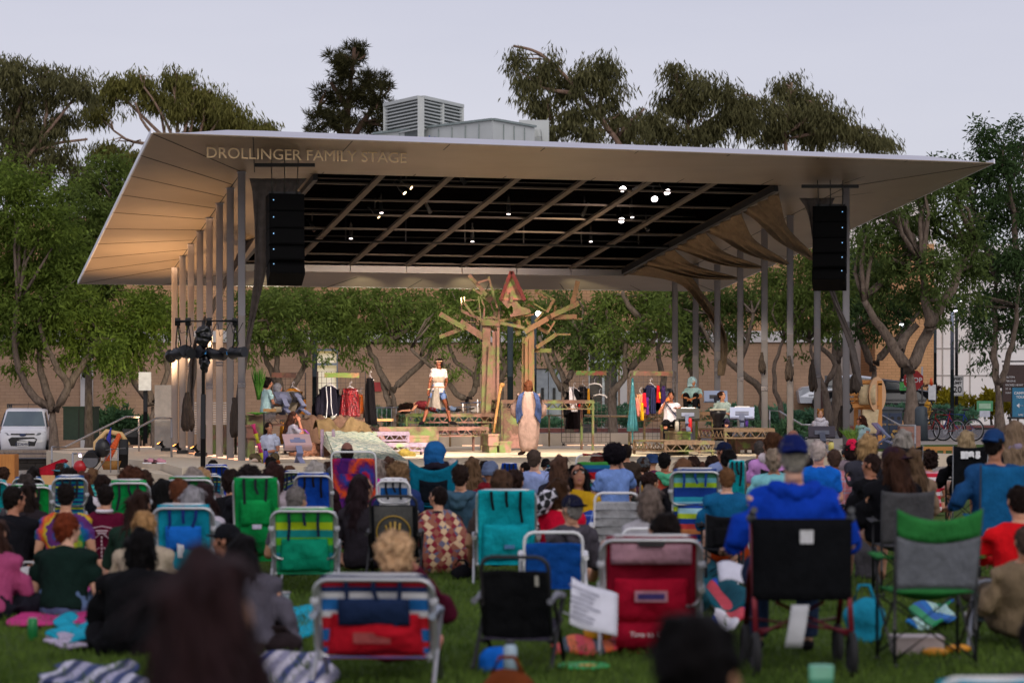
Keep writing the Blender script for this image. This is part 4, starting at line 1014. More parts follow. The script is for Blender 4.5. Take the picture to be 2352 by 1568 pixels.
for k in range(7):
 a=W3(dB,g0+k*1.47,SZ(dB)-.085);b_=W3(dB,g0+(k+1)*1.47-.02,SZ(dB)-.085);mb.beam(a,b_,.03,.17)
pv('lit_back_panel',mb,M('#6f6c6a',.5,.3,.04))
jm=M('#2e2a28',.8);mb=MB()
def joint(a,b_):mb.beam(a-Vector((0,0,.004)),b_-Vector((0,0,.004)),.022,.006)
for k in range(1,9):
 w=-2.2+k*1.94;t=k/9;a=FL.lerp(FR,t);w2=max(g0,min(g1,w+.1));b_=W3(0,0,SZ(0)).lerp(cR1,max(0.02,min(.98,(w)/13.37)));joint(a+UU*.03,b_)
for k in range(1,9):
 t=k/9;joint(cL1.lerp(cL8,t),FL.lerp(BL,t));joint(cR1.lerp(cR8,t),FR.lerp(BR,t))
for k in range(1,8):joint(BL.lerp(BR,k/8),W3(11.9,13.37*k/8,SZ(11.9)-.1))
joint(FL,cL1);joint(cL1,cL8);joint(cR1,cR8);joint(FR,cR1);joint(cL8,BL);joint(cR8,BR)
pv('panel_joint',mb,jm)
# fascia and roof top
mb=MB();N_=24;lo=[FL.lerp(FR,i/N_)for i in range(N_+1)];up=[]
for i,p in enumerate(lo):
 t=i/N_;h=.16*smooth(0,.10,t)*smooth(1.0,.93,t)if t>.5 else .16*smooth(0,.10,t);h=h*(1-.15*t)if t<.93 else .14*(1-t)/.07
 up.append(p+Vector((0,0,h))+UU*(.25*min(1,h/.1)))
vs=lo+up;mb.add(vs,[(i,i+1,N_+2+i,N_+1+i)for i in range(N_)],0,False)
pv('front_fascia',mb,FASC)
mb=MB();rt=up+[BR+Vector((0,0,.1)),BL+Vector((0,0,.1))];n=len(rt);pl=[W3(-.5,.2+12.97*i/N_,SZ(-.5)+.62)for i in range(N_+1)]+[W3(12.3,13.2,SZ(12.3)+.62),W3(12.3,.2,SZ(12.3)+.62)];mb.add(rt+pl,[(i,(i+1)%n,n+(i+1)%n,n+i)for i in range(n)]+[tuple(range(n,2*n))]);pv('roof',mb,FASC)
mb=MB()
for a,b_ in((FR,BR),(BR,BL),(BL,FL)):mb.beam(a+Vector((0,0,.05)),b_+Vector((0,0,.05)),.03,.10)
pv('edge_trim',mb,FASC)
# dark recess with its grid
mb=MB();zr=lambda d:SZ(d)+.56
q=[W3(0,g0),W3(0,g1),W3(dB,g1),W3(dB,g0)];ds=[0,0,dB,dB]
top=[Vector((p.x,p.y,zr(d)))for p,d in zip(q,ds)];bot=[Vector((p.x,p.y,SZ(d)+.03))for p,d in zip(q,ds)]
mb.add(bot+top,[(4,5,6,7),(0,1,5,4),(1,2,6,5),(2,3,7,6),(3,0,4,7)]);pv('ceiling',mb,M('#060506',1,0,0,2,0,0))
BM=M('#544b43',.7,0,.08,1,0,.2)
for d in(1.2,2.95,4.7,6.45,8.2,9.95,11.2):
 mb=MB();mb.beam(W3(d,g0,SZ(d)+.05),W3(d,g1,SZ(d)+.05),.16,.035);pv('cross_beam',mb,BM)
for k in range(8):
 mb=MB();mb.beam(W3(0,g0+k*1.47,SZ(0)+.03),W3(dB,g0+k*1.47,SZ(dB)+.03),.14,.06);pv('long_beam',mb,BM)
mb=MB();mb.tube([W3(7.4,g0,SZ(7.4)-.08),W3(7.4,g1,SZ(7.4)-.08)],.045,8);mb.tube([W3(7.4,g0,SZ(7.4)+.22),W3(7.4,g1,SZ(7.4)+.22)],.045,8)
for k in range(8):mb.tube([W3(7.4,g0+.6+k*1.47,SZ(7.4)-.08),W3(7.4,g0+.6+k*1.47,SZ(7.4)+.5)],.02,6)
pv('lighting_pipe',mb,BLK)
mb=MB()
for d in(2.1,5.6,9.1):mb.tube([W3(d,g0,SZ(d)+.35),W3(d,g1,SZ(d)+.35)],.03,6)
pv('lighting_pipe',mb,BLK)
mb=MB();mb.beam(W3(.05,g1-.05,SZ(0)-.06),W3(dB,g1-.05,SZ(dB)-.06),.10,.14);pv('curtain_track',mb,BLK)
mb=MB();mb.beam(W3(.05,g0+.05,SZ(0)-.06),W3(dB,g0+.05,SZ(dB)-.06),.10,.14);pv('curtain_track',mb,BLK)
COLM=M('#b3b0b5',.32,.4,.06,2);TAPE=cloth('#8a8486')
for side,w in((0,0.),(1,13.37)):
 for k in range(8):
  d=1.7*k;mb=MB();mb.tube([W3(d,w,DECK),W3(d,w,SZ(d)+.02)],.078,16);mb.tube([W3(d,w,SZ(d)-.03),W3(d,w,SZ(d)-.005)],.10,16)
  c=pv('column',mb,COLM)
  if(side and k)or(not side and k in(0,2,3,5)):
   z=DECK+1.75+.25*((k*7)%3-1)
   mb=MB();mb.tube([W3(d,w,z),W3(d,w,z+.10)],.084,16);t_=mb.build('tape_band',TAPE,c);t_.matrix_parent_inverse=Matrix()
# lettering hung from the front soffit
lp=W3(-2.25,0,0);lx0=P(472,345,47.35);dd_=-2.25
tm=text_mb('DROLLINGER FAMILY STAGE',.30,.02,'LEFT',0,0)
wid=max(v[0]for v in tm.v);k=4.02/wid
tm.xf(Matrix.Translation(Vector((lx0.x,lx0.y,SZ(-2.25)-.125)))@Euler((PI/2,0,SU)).to_matrix().to_4x4()@Matrix.Diagonal((k,1,1,1)))
pv('lettering',tm,M('#c0a47c',.3,.5,.05))
# ------------------------------------------------------------------ stage lights
def stage_light(label,x,y,aim,lit,d=None,r=.11,col='#ffe0b0',st=14):
 kx=(x-CX)/F;aa=.9679-.2515*kx;Y=(6.51+.107*49.70-CH)/((HY-y)/F+.107*aa)
 p=P(x,y,Y);a=Vector(aim).normalized()
 o=empty('stage_light',p,label,'stage light','lamps hung in the ceiling grid');h=MB();h.tube([-a*.34,-a*.12,a*.02],[r*.75,r*.95,r],12);h.build('housing',BLK,o)
 y_=MB();y_.tube([Vector((0,0,.42))-a*.1,Vector((0,0,.12))-a*.12],.02,6);y_.build('yoke',BLK,o)
 g=MB();g.tube([a*.021,a*.026],r*.86,14);g.build('lens',emis(col,st)if lit else M('#2a2a30',.15),o)
 return p,a
cam_=Vector((0,-1,-.1))
for i,(x,y,aim,lit,lab)in enumerate([(928,442,(.75,-.3,-.8),1,'yellow lit spotlight near the front left of the ceiling grid'),(943,430,(.9,-.2,-.6),1,'spotlight with a thin orange glow beside the yellow lit one'),(1430,433,(.2,-.75,-.6),1,'round white lit spotlight at the front right, left one of three'),(1503,456,(.15,-.8,-.6),1,'lowest of the three white lit spotlights at front right of the grid'),(1532,440,(.3,-.75,-.6),1,'rightmost of the three white lit spotlights at the front of the grid'),(1427,505,(.15,-.8,-.6),1,'single white lit spotlight behind the three front right ones'),(1452,497,(.1,-.25,-1),1,'downward lamp just right of the single white spotlight'),(1168,490,(0,-.25,-1),1,'downward white lamp in the middle of the ceiling grid'),(806,546,(0,-.25,-1),1,'downward white lamp at the left rear of the grid'),(876,487,(.1,-.25,-1),1,'downward lamp above the small tilted yellow light'),(869,497,(.8,-.3,-.8),1,'small tilted yellow lamp on the left of the grid'),(1085,553,(0,-.2,-1),1,'dim downward lamp at the middle rear of the grid'),(1357,553,(0,-.2,-1),1,'downward lamp at the right rear of the grid'),(1067,420,(.5,.5,-.8),0,'unlit black spotlight near the front middle of the grid'),(988,487,(.4,.5,-.8),0,'unlit black spotlight left of the middle downward lamp'),(1338,494,(-.4,.5,-.8),0,'unlit black spotlight right of the middle downward lamp'),(722,528,(.5,-.4,-.8),0,'unlit black spotlight beside the left loudspeaker stack'),(1488,528,(.4,-.4,-.8),0,'unlit black spotlight behind the right hand lit lamps'),(1350,619,(.3,-.5,-.8),0,'small unlit spotlight on the rear lit panel')]):
 stage_light(lab,x,y,aim,lit,r=.085 if 2<=i<6 else .05,col='#ffd9a0' if i in(0,1,10)else '#fff2f0',st=9 if i<6 else 4)
def spot(name,loc,tgt,e,size,col,blend=.6,rad=.15):
 l=bpy.data.lights.new(name,'SPOT');l.energy=e;l.spot_size=R(size);l.spot_blend=blend;l.color=col;l.shadow_soft_size=rad
 o=bpy.data.objects.new(name,l);COL.objects.link(o);o.location=loc;o.rotation_euler=(Vector(tgt)-Vector(loc)).to_track_quat('-Z','Y').to_euler();return o
WARM=(1,.85,.66);PINK=(1,.79,.72)
for i,(w,d,tw,td,e,c)in enumerate([(2.5,.2,2.6,3.0,1.0,PINK),(5.5,.2,5.8,4.5,1.15,WARM),(8.0,.2,8.0,5.5,1.15,WARM),(10.5,.2,11.0,4.5,1.1,WARM),(4.0,.2,6.5,9.0,1.1,PINK),(9.5,.2,6.8,10.0,1.2,PINK),(7,.2,3.0,7.5,.8,WARM)]):
 spot('spotlight',W3(d-1.2,w,SZ(d)-.45),W3(td,tw,DECK+.9),STAGE_E*e,58,c)
spot('spotlight',W3(1.5,9.5,SZ(1.5)-.4),W3(10.5,6.2,3.2),STAGE_E*.8,46,(1,.72,.42))
for tx,ty,e_ in((620,745,1.6),(900,750,1.6),(1060,770,1.4),(1215,760,2.4),(1400,740,1.5),(1560,740,1.2)):spot('spotlight',W3(10.4,6.6+(tx-1176)*.008,SZ(10.4)-.75),P(tx,ty,86),STAGE_E*e_,24,(1,.93,.66),.9)
spot('spotlight',W3(10.8,.7,4.5),Vector((PXX(255,80),82,3.6)),STAGE_E*4,14,(1,.88,.5),.9)
# uplights at the foot of the left columns washing the soffit
for k in(2,4,6):
 p=W3(1.7*k+.85,-.30,DECK);o=empty('floor_uplight',p,['warm floor lamp behind the third column of the left row','orange floor lamp behind the middle of the left column row','bright orange floor lamp at the far end of the left column row'][(k-2)//2],'floor light')
 b_=MB();b_.box((0,0,.05),(.26,.2,.08));b_.tube([(-.06,0,.09),(-.16,0,.22)],[.07,.10],12);b_.build('housing',BLK,o)
 g=MB();g.tube([(-.161,0,.222),(-.163,0,.226)],.09,12);g.build('lens',emis('#ff9440',10),o)
 spot('uplight',p+Vector((-.25,0,.35)),W3(1.7*k+.6,-1.1,5.8),UP_E*(.6,.9,1.5)[(k-2)//2],78,(1,.58,.28),.9,.2)
# ------------------------------------------------------------------ loudspeaker stacks
def line_array(label,x0,x1,y0,y1,Y,face,hang):
 w=(x1-x0)*Y/F;zt_,zb_=PZ(y0,Y),PZ(y1,Y);X=PXX((x0+x1)/2,Y);o=empty('loudspeaker_stack',(X,Y,zt_),label,'loudspeaker','hanging loudspeaker stacks')
 n=5;z=0;yy=0;H=(zt_-zb_)/n*1.03
 for k in range(n):
  a=R(3+k*k*1.5);rot=Euler((-a,0,R(face))).to_matrix();c=Vector((0,yy,z-H/2));m=MB();m.box(c,(w,.5,H-.012),rot);m.box(c+rot@Vector((0,-.255,0)),(w*.9,.02,H*.86),rot)
  q=m.build('cabinet',M('#050506',.8,0,.2,3,0,.1),o)
  g=MB();g.ell(c+rot@Vector((w*.38 if face<0 else-w*.38,-.268,H*.1)),.012);g.build('indicator_light',emis('#58b8ff',1),q)
  z-=H*math.cos(a);yy+=H*math.sin(a)*.55
 m=MB()
 for sx in(-.35,0,.35):
  m.tube([(sx*w,-.1,0),(sx*w*1.1,0,hang)],.012,5)
 m.build('chain',M('#6b6a66',.4,.8),o)
 m=MB();m.beam((-w*.85,0,hang-.25),(w*.85,0,hang-.25),.08,.07);m.beam((-w*.45,0,.04),(w*.45,0,.04),.1,.05);m.build('rigging_beam',BLK,o)
line_array('black hanging loudspeaker stack beside the left front column',614,695,448,641,48.6,14,.85)
line_array('black hanging loudspeaker stack beside the right front column',1868,1945,476,654,52.3,-10,.7)
# ------------------------------------------------------------------ drapes
DR=cloth('#6c5c4a');DRD=cloth('#2d2a2a');DRG=cloth('#5a5350')
def drape(label,top0,top1,end,path=None,m=None,folds=14,amp=.07,wend=.16,name='curtain',sag=.35):
 top0,top1,end=Vector(top0),Vector(top1),Vector(end);mid=(top0+top1)/2
 ctrl=[mid]+[Vector(p)for p in(path or[])]+[end]
 def cv(v):
  t=v*(len(ctrl)-1);i=min(int(t),len(ctrl)-2);return ctrl[i].lerp(ctrl[i+1],t-i)
 def fn(u,v):
  c=cv(v);c=(cv(max(0,v-.08))+c*2+cv(min(1,v+.08)))/4;k=(1-v)**3;wv=wend*(min(1,v*3))
  off=(top1-top0)*(u-.5)*(k+.06)
  nrm_=(top1-top0).cross(Vector((0,0,1))).normalized()
  f=math.sin(u*folds*2+v*2.2)*amp*(.5+.5*min(1,v*3))*(.35+.65*(1-v))
  s_=-sag*math.sin(PI*v)*(.25+.6*(u-.3))*.9
  a=u*2*PI*1.0+v*7
  return c+off+nrm_*f+Vector((0,0,s_))*(1 if not path else 0)+(Vector((math.cos(a),math.sin(a),0))*wv*.5 if v>.05 else Vector())
 mb=MB();mb.sheet(fn,44,22,.012);o=mb.build(name,m or DR);tag(o,label,'curtain','drapes gathered along the sides of the stage');return o
tr=lambda d:W3(d,g1-.02,SZ(d)-.12)
cR=lambda k,z:W3(1.7*k,13.3,z)
for k,(d0,d1,col,z,lab)in enumerate([(.1,2.3,1,4.85,'front'),(2.5,4.9,2,4.86,'second from the front'),(5.0,7.3,3,4.88,'third from the front'),(7.4,9.8,4,4.72,'fourth from the front')]):
 drape('brown swagged drape sweeping to a column at right, '+lab,tr(d0),tr(d1),cR(col,z),None,DR,11,.09,.12)
drape('long brown drape twisting down to the rear right columns',tr(9.2),tr(11.2),P(1655,870,61.3),[P(1580,640,63),P(1628,705,62.4),P(1664,770,61.8)],DR,9,.06,.15)
drape('twisted grey drape hanging behind the right loudspeaker stack',P(1838,450,53.0),P(1915,450,53.0),P(1975,900,53.4),[P(1880,500,53.0),P(1886,560,53.1),P(1905,660,53.2),P(1950,770,53.3)],DRG,9,.05,.15)
drape('dark gathered drape hanging behind the left loudspeaker stack',P(580,402,49.6),P(705,402,49.6),P(541,985,51.0),[P(618,470,49.8),P(612,540,49.9),P(603,640,50.2),P(574,760,50.6),P(550,880,50.9)],DRG,11,.04,.10)
drape('twisted dark drape tied low among the left columns',P(600,520,57),P(560,560,58),P(428,985,56.5),[P(520,640,57.6),P(455,780,57.2),P(436,900,56.8)],DRG,9,.05,.14)
DRB=cloth('#453d38')
def bundle(label,x,y0,y1,Y,w,m):
 mb=MB();s_=Y/F;w*=.68;m=DRB
 mb.loft([[P(x+ox*w,y0+(y1-y0)*t,Y)+Vector((rr*w*s_*(1+.22*math.sin(7*a+3*t+x)+.1*math.sin(13*a))*math.cos(a),rr*w*s_*.8*(1+.22*math.sin(7*a+3*t+x))*math.sin(a),.05*math.sin(3*a+x)*t))for a in[2*PI*i/42 for i in range(42)]]for t,rr,ox in((-.15,.16,0),(0,.17,0),(.04,.24,0),(.3,.36,-.04),(.6,.48,.05),(.85,.50,.1),(1,.36,.08))])
 q=rough_up(mb.mesh('curtain'),.03,9,x);o=link('curtain',q,m);tag(o,label,'curtain','drapes gathered along the sides of the stage')
bundle('crumpled grey cloth bundle at the foot of the front left drape',540,925,1000,50.6,38,DRG);bundle('crumpled brown cloth bundle tied between the left columns',430,912,985,56.5,40,DR)
bundle('small cloth bundle tied to the third column from the front right',1812,825,870,56.4,26,DR);bundle('small cloth bundle tied to the second column from the front right',1866,835,895,54.8,26,DR)
bundle('small cloth bundle tied to the fourth column from the front right',1750,815,855,58,22,DR);bundle('large cloth bundle low on the front right column',1935,940,1000,53.5,36,DRG);bundle('tied cloth end on the front right column beside the mill prop',1962,860,900,53.3,34,DRG)
# ------------------------------------------------------------------ lighting tower left of the stage
o=empty('lighting_tower',(PXX(467,43.5),43.5,0),'black lighting stand carrying four spotlights in front of the left columns','light stand');TWR=o;s_=43.5/F
X0=o.location.x;q=lambda x,y,dy=0:Vector((PXX(x,43.5)-X0,dy,PZ(y,43.5)))
mb=MB();mb.tube([q(466,1110),q(467,905)],.045,10);mb.tube([q(467,905),q(467,735)],.03,10);mb.build('pole',BLK,o)
mb=MB();mb.tube([q(402,738),q(545,737)],.028,8);mb.build('cross_bar',BLK,o)
mb=MB()
for a in(0,1,2):mb.tube([q(467,1075),Vector((.32*math.cos(a*2.1+.5),.32*math.sin(a*2.1+.5),.02))],.018,6)
mb.build('base',BLK,o)
mb=MB();mb.ell(q(468,772,-.05),(.14,.13,.22));mb.ell(q(470,835,-.03),(.10,.09,.16));mb2=rough_up(remesh_np(mb,.02,1),.05,12,2);link('plastic_wrap',mb2,M('#0e0e10',.2,0,.3,9,.3),o)
for i,(xa,ya,xb,yb,xc)in enumerate([(388,817,425,806,408),(420,806,441,812,432),(457,808,505,815,480),(508,812,563,808,540)]):
 a=q(xa,ya,.25 if i!=2 else-.1);b_=q(xb,yb,-.1 if i!=2 else .2)
 l=MB();l.tube([a,a.lerp(b_,.45),b_.lerp(a,.3),b_],[.125,.12,.085,.095],12);l.build('spotlight_housing',M('#121319',.4,0,.1),o)
 l=MB();l.tube([q(xc,741),q(xc-4,790),a.lerp(b_,.4)],.012,6);l.tube([q(xc,741),q(xc+7,790),a.lerp(b_,.5)],.012,6);l.tube([q(xc,730),q(xc,748)],.05,8);l.build('clamp',BLK,o)
 l=MB();c=a.lerp(b_,.3);l.box(c+Vector((0,-.125,.0)),(.07,.01,.05));l.build('sticker',M('#2a86c8',.5),o)
mb=MB()
for k in range(5):
 x=410+k*30;mb.tube([q(x,742),q(x+6,765+8*(k%2),-.04),q(x+18,762,-.02),q(x+28,741)],.008,5)
mb.build('cable',BLK,o)
# ------------------------------------------------------------------ hand rails
def rail(label,pts,posts,r=.024,grp='steel handrails of the stage steps'):
 o=empty('handrail',(pts[0].x,pts[0].y,0),label,'handrail',grp);iM=Matrix.Translation(o.location).inverted()
 mb=MB();mb.tube(pts,r,8);c=mb.build('rail',STEEL,o);c.matrix_parent_inverse=iM
 for a,b_ in posts:mb=MB();mb.tube([a,b_],r*.95,8);c=mb.build('post',STEEL,o);c.matrix_parent_inverse=iM
rail('steel handrail farther left beside the stage steps',[P(119,1026,57),P(150,1026,57.2),P(288,957,60),P(319,957,60.5)],[(P(119,1026,57),P(119,1085,57)),(P(319,957,60.5),P(319,1036,60.5))])
rail('steel handrail nearer the columns beside the stage steps',[P(167,1041,51),P(203,1041,51.3),P(359,960,53),P(394,960,53.4)],[(P(167,1041,51),P(167,1100,51)),(P(394,960,53.4),P(394,1050,53.4))])
rail('steel handrail right of the girl with hair buns',[P(1765,942,66),P(1790,944,66),P(1842,975,65),P(1872,975,65)],[(P(1768,942,66),P(1768,985,66)),(P(1872,976,65),P(1872,1030,65))])
rail('steel handrail in front of the recycling bins',[P(1983,928,57.5),P(2068,977,55),P(2102,977,54.5)],[(P(2102,977,54.5),P(2102,1060,54.5))])
o=MB().ell((0,0,0),.03).build('rail_lamp',emis('#e8d0ff',12));o.location=P(184,1046,51.1);tag(o,'tiny glowing violet lamp below the nearer left handrail','lamp')
# ------------------------------------------------------------------ platforms and scenery
SCN=scenic('#5d4636','#6f8a3c','#8f6257');SCN2=scenic('#5f4538','#64773e','#8d665c',1.3,.51);SCL=scenic('#7d6f80','#7a9a62','#93808f',1.2,.58);SCT=scenic('#745846','#6f7a45','#8a665a',1.7,.5)
def stage_empty(name,p,label,cat,group=None):return empty(name,p,label,cat,group,SU)
def platform(label,x0,x1,y0,Y0,depth,thick=.10,truss=.16,cover=None,m=None,legs=True,rail_=.05,group='wooden stage platforms on truss frames',base=DECK):
 m=m or SCN;A=P(x0,y0,Y0);k=(x1-CX)/F;W=(k*A.y-A.x)/(.9679-.2515*k);H=A.z-base
 o=stage_empty('platform',(A.x,A.y,base),label,'platform',group)
 t=MB();t.box((W/2,depth/2,H-.02),(W,depth,.04));t.box((W/2,.02,H-.04-.02),(W+.02,.05,.06));t.build('top',m,o)
 t=MB();zt_,zb_=H-.07,H-.07-truss
 for(a,b_)in(((0,0),(W,0)),((0,depth),(W,depth)),((0,0),(0,depth)),((W,0),(W,depth))):
  a3=Vector((*a,0));b3=Vector((*b_,0));L=(b3-a3).length;n=max(4,int(L/.26));up=Vector((0,0,1))
  t.beam(a3+up*zb_,b3+up*zb_,.035,.035)
  for i in range(n):
   p,q=a3.lerp(b3,i/n),a3.lerp(b3,(i+.5)/n);r_=a3.lerp(b3,(i+1)/n)
   t.beam(p+up*zt_,q+up*zb_,.018,.018);t.beam(q+up*zb_,r_+up*zt_,.018,.018)
 t.build('truss',m,o)
 if legs:
  for x in(.03,W-.03):
   for y in(.03,depth-.03):g=MB();g.box((x,y,(H-.04)/2),(.055,.055,H-.04));g.build('leg',m,o)
 if cover:
  for(u0,u1,z0,z1)in cover:g=MB();g.box((W*(u0+u1)/2,-.016,H*(z0+z1)/2),(W*(u1-u0),.025,H*(z1-z0)));g.build('front_panel',m,o)
 return o,W,H
platform('dark brown truss platform at left carrying the boy with the grass',566,690,953,55,2.0,m=scenic('#3f2c22','#4d5c28','#5a3b30',1.4,.55),cover=[(0,.42,.45,.97)])
platform('long green and pink rear platform the sleeping performer lies on',932,1149,949,61.3,1.2,m=SCN2)
platform('long pink front platform the actress stands on',871,1122,980,59.3,1.5,cover=[(0,.54,.42,.92)],m=SCN2)
platform('upper lavender truss step beside the painted ramp',850,940,991,57.2,.7,m=SCL,truss=.14)
platform('lower lavender truss step beside the painted ramp',882,987,1017,55.5,.8,m=SCL,truss=.11)
platform('tall green brown truss bridge right of the robed performer',1151,1365,918,61.4,1.1,m=SCN2,cover=[(.02,.2,.05,.8)])
platform('low front truss platform at right below the seated man',1526,1641,1012,54.8,2.4,m=scenic('#7a6450','#7d8a52','#9c7868',1.2,.6))
platform('brown truss platform at far right under the white music stand',1664,1779,983,56.5,1.9,m=scenic('#7a6450','#7d8a52','#9c7868',1.2,.6))
platform('rear right truss platform where the hooded musician sits',1478,1640,945,60.5,1.3,m=scenic('#6a5a40','#76863a','#8a6a50',1.2,.52))
def block(label,x0,x1,yt,yb,Y,dep,m,name='box',leg=0,cat='box',group=None):
 A=P(x0,yt,Y);W=(x1-x0)*Y/F;H=A.z-DECK;o=stage_empty(name,(A.x,A.y,DECK),label,cat,group)
 t=MB();t.box((W/2,dep/2,H-.025),(W+.04,dep+.04,.05));t.build('top',m,o)
 t=MB()
 if leg:
  t.box((W/2,dep/2,H-.17),(W,dep,.24));
  for x in(.08,W-.08):t.box((x,dep/2,(H-.29)/2),(.10,dep*.9,H-.29))
 else:t.box((W/2,dep/2,(H-.05)/2),(W,dep,H-.05))
 t.build('body',m,o);return o
block('taller painted step block right of the actress platform',1122,1146,996,1034,58.4,.8,SCN2,'step_block',1);block('low painted step block beside the wooden set tree',1147,1175,1013,1033,58.8,.7,SCN2,'step_block',1)
block('pink painted plywood box under the actress platform at left',894,988,1000,1018,57.9,.5,SCN2,'plywood_box');block('brown green crate carrying the dark music stand',1546,1588,990,1033,56.6,.6,scenic('#5d5238','#708a3a','#6a5a42',1.5,.5),'crate',1)
block('dark brown stacked crates behind the left columns',566,590,975,1040,52.6,.7,scenic('#3f2c22','#4d5c28','#5a3b30',1.4,.55),'crate',1);block('dark painted crate under the rear left platform',470,530,975,1030,56,.9,scenic('#3f2c22','#42521f','#5a3b30',1.4,.5),'crate')
block('slatted crates stacked below the far right platform',1690,1765,1005,1035,57.4,.7,scenic('#5d4636','#6f8a3c','#6b4a3c'),'crate',1)
# ramp painted like mossy stone
t=NT('stone_paint');v=t.coord();n1=t.noise(v,2.2,5,.7);n2=t.noise(t.coord(scale=(1,1,2.2)),11,6,.75)
RAMP=t.done(t.mix(t.ramp(n2,[(.44,(0,0,0)),(.56,(1,1,1))]),t.ramp(n1,[(.35,lin('#5d7f6c')),(.65,lin('#4a6472'))]),lin('#b7b9a6')),.75)
o=empty('ramp',P(790,1050,52),'sloping ramp painted like mottled green grey stone','ramp');iM=Matrix.Translation(o.location).inverted()
a,b_=P(746,988,54.5),P(845,986,56.2);c_,d_=P(938,1059,50.0),P(768,1044,50.6);e_=P(742,1016,54.2);
mb=MB();up=[a,b_,c_,d_];mb.add(up+[p-Vector((0,0,.05))for p in up],[(0,1,2,3),(7,6,5,4),(0,4,5,1),(1,5,6,2),(2,6,7,3),(3,7,4,0)]);q=mb.build('ramp_top',RAMP,o);q.matrix_parent_inverse=iM
mb=MB();off=(d_-a).cross(Vector((0,0,1))).normalized()*.02;mb.prism([a+off,d_+off,e_+off*2],off*.8);q=mb.build('ramp_side',RAMP,o);q.matrix_parent_inverse=iM
for x,y in((766,1050),(740,1050),(689,1050)):
 mb=MB();p=P(x,y,53.5);mb.beam(Vector((p.x,p.y,DECK)),Vector((p.x,p.y,1.05 if x>700 else .95)),.07,.07);q=mb.build('leg',SCL,o);q.matrix_parent_inverse=iM
# brown cloth over the table behind the ramp
CL1=cloth('#5f4a3e');CL2=cloth('#6f5d42')
def heap(label,pts,m,seed,vox=.03,amp=.05,freq=6,name='draped_cloth',cat='cloth',group=None):
 mb=MB()
 for c,r in pts:mb.ell(c,r,n=12)
 q=rough_up(rough_up(remesh_np(mb,vox,2),amp,freq,seed),amp*.5,freq*2.3,seed+5);o=link(name,q,m);tag(o,label,cat,group);return o
p0=P(745,985,55.2)
mb=MB();tA,tB=P(676,960,55.6),P(838,962,56.8)
def clothfn(u,v):
 base=tA.lerp(tB,u);fr=UU*(-1)
 f=.05*math.sin(u*26+1.5*math.sin(v*4))*min(1,v*2)
 if v<.35:return base+UU*(1.0*(1-v/.35))+Vector((0,0,.05*math.sin(u*17+v*9)+.04*math.sin(u*31)))
 t=(v-.35)/.65;return base-UU*(.16*t+f)+Vector((0,0,-(.75+.18*math.sin(u*7))*t+.02*math.sin(u*17)))
mb.sheet(clothfn,50,18,.01);o=mb.build('draped_cloth',CL1);tag(o,'brown cloth draped over the table behind the stone painted ramp','cloth')
mb=MB();tA2,tB2=P(728,985,54.3),P(850,984,56.0)
def cl2(u,v):
 b0=tA2.lerp(tB2,u)+UU*.5;
 return b0-UU*(.9*v+.04*math.sin(u*23+3*v))+Vector((0,0,.26*math.sin(PI*min(1,v*1.2))*(.6+.4*math.sin(u*11))-.55*max(0,v-.55)*(1-.8*u)+.05*math.sin(u*19+6*v)))
mb.sheet(cl2,44,16,.012);o=mb.build('draped_cloth',CL2);tag(o,'crumpled tan cloth lying along the top of the ramp','cloth')
heap('bundle of rusty woven cloth under the draped table',[(P(698,1040,54.5),(.35,.25,.16)),(P(720,1036,54.6),(.3,.25,.18)),(P(735,1042,54.4),(.22,.2,.12))],cloth('#9a6f58'),4,.02,.05,14)
heap('olive bag lying on deck below the lavender step',[(P(930,1042,54.4),(.16,.13,.11)),(P(945,1044,54.4),(.1,.1,.08))],cloth('#8b7a3c'),9,.015,.02,12,'bag','bag')
# set trees nailed from boards: coordinates read in a crop of the picture
SCT2=scenic('#7d6242','#767f42','#8f6a4c',1.7,.5)
cz=lambda x,y:(976.1+.1709*x,602.9+.1709*y)
def set_tree(label,Y,trunk,boards,seed,m):
 rg=random.Random(seed);bx,by=cz(*trunk[0][0]);o=empty('set_tree',(PXX(bx,Y),Y,DECK),label,'set tree','wooden scenery trees on stage');iM=Matrix.Translation(o.location).inverted()
 def bd(name,a,b_,w,dy):
  p,q=P(*cz(*a),Y+dy),P(*cz(*b_),Y+dy+rg.uniform(-.15,.15));mb=MB();mb.beam(p,q,w*.86*.1709*Y/F,.05,(0,-1,0));c=mb.build(name,m,o);c.matrix_parent_inverse=iM
 for i,(a,b_,w)in enumerate(trunk):bd('trunk_board',a,b_,w,-.07*(i%4)+.1)
 for i,(a,b_,w)in enumerate(boards):bd('branch_board',a,b_,w,-.32+.17*(i%5)+.012*i)
 return o,iM
bt=2560
o,iM=set_tree('left set tree of pink and green boards topped by old chairs',62.3,[((830,850),(805,bt),125),((940,930),(930,bt),80),((890,1120),(850,bt*.8),85),((985,870),(978,bt),38),((790,1000),(760,bt),45)],[((200,690),(530,880),75),((195,1000),(550,870),62),((470,800),(800,1010),105),((590,170),(830,440),62),((790,430),(900,510),110),((700,270),(860,230),32),((855,190),(970,610),30),((640,350),(780,440),40),((490,645),(830,800),48),((530,460),(532,545),18),((528,540),(655,715),40),((720,450),(755,830),20),((742,450),(800,600),24),((800,600),(790,745),26),((490,470),(492,660),16),((535,510),(720,505),14),((655,660),(722,656),26),((780,742),(1000,742),22),((993,620),(990,790),30),((932,640),(930,770),28),((770,810),(1003,820),75),((820,775),(1335,875),48),((548,795),(740,800),10),((880,540),(915,640),22),((870,880),(1000,940),40)],3,SCT)
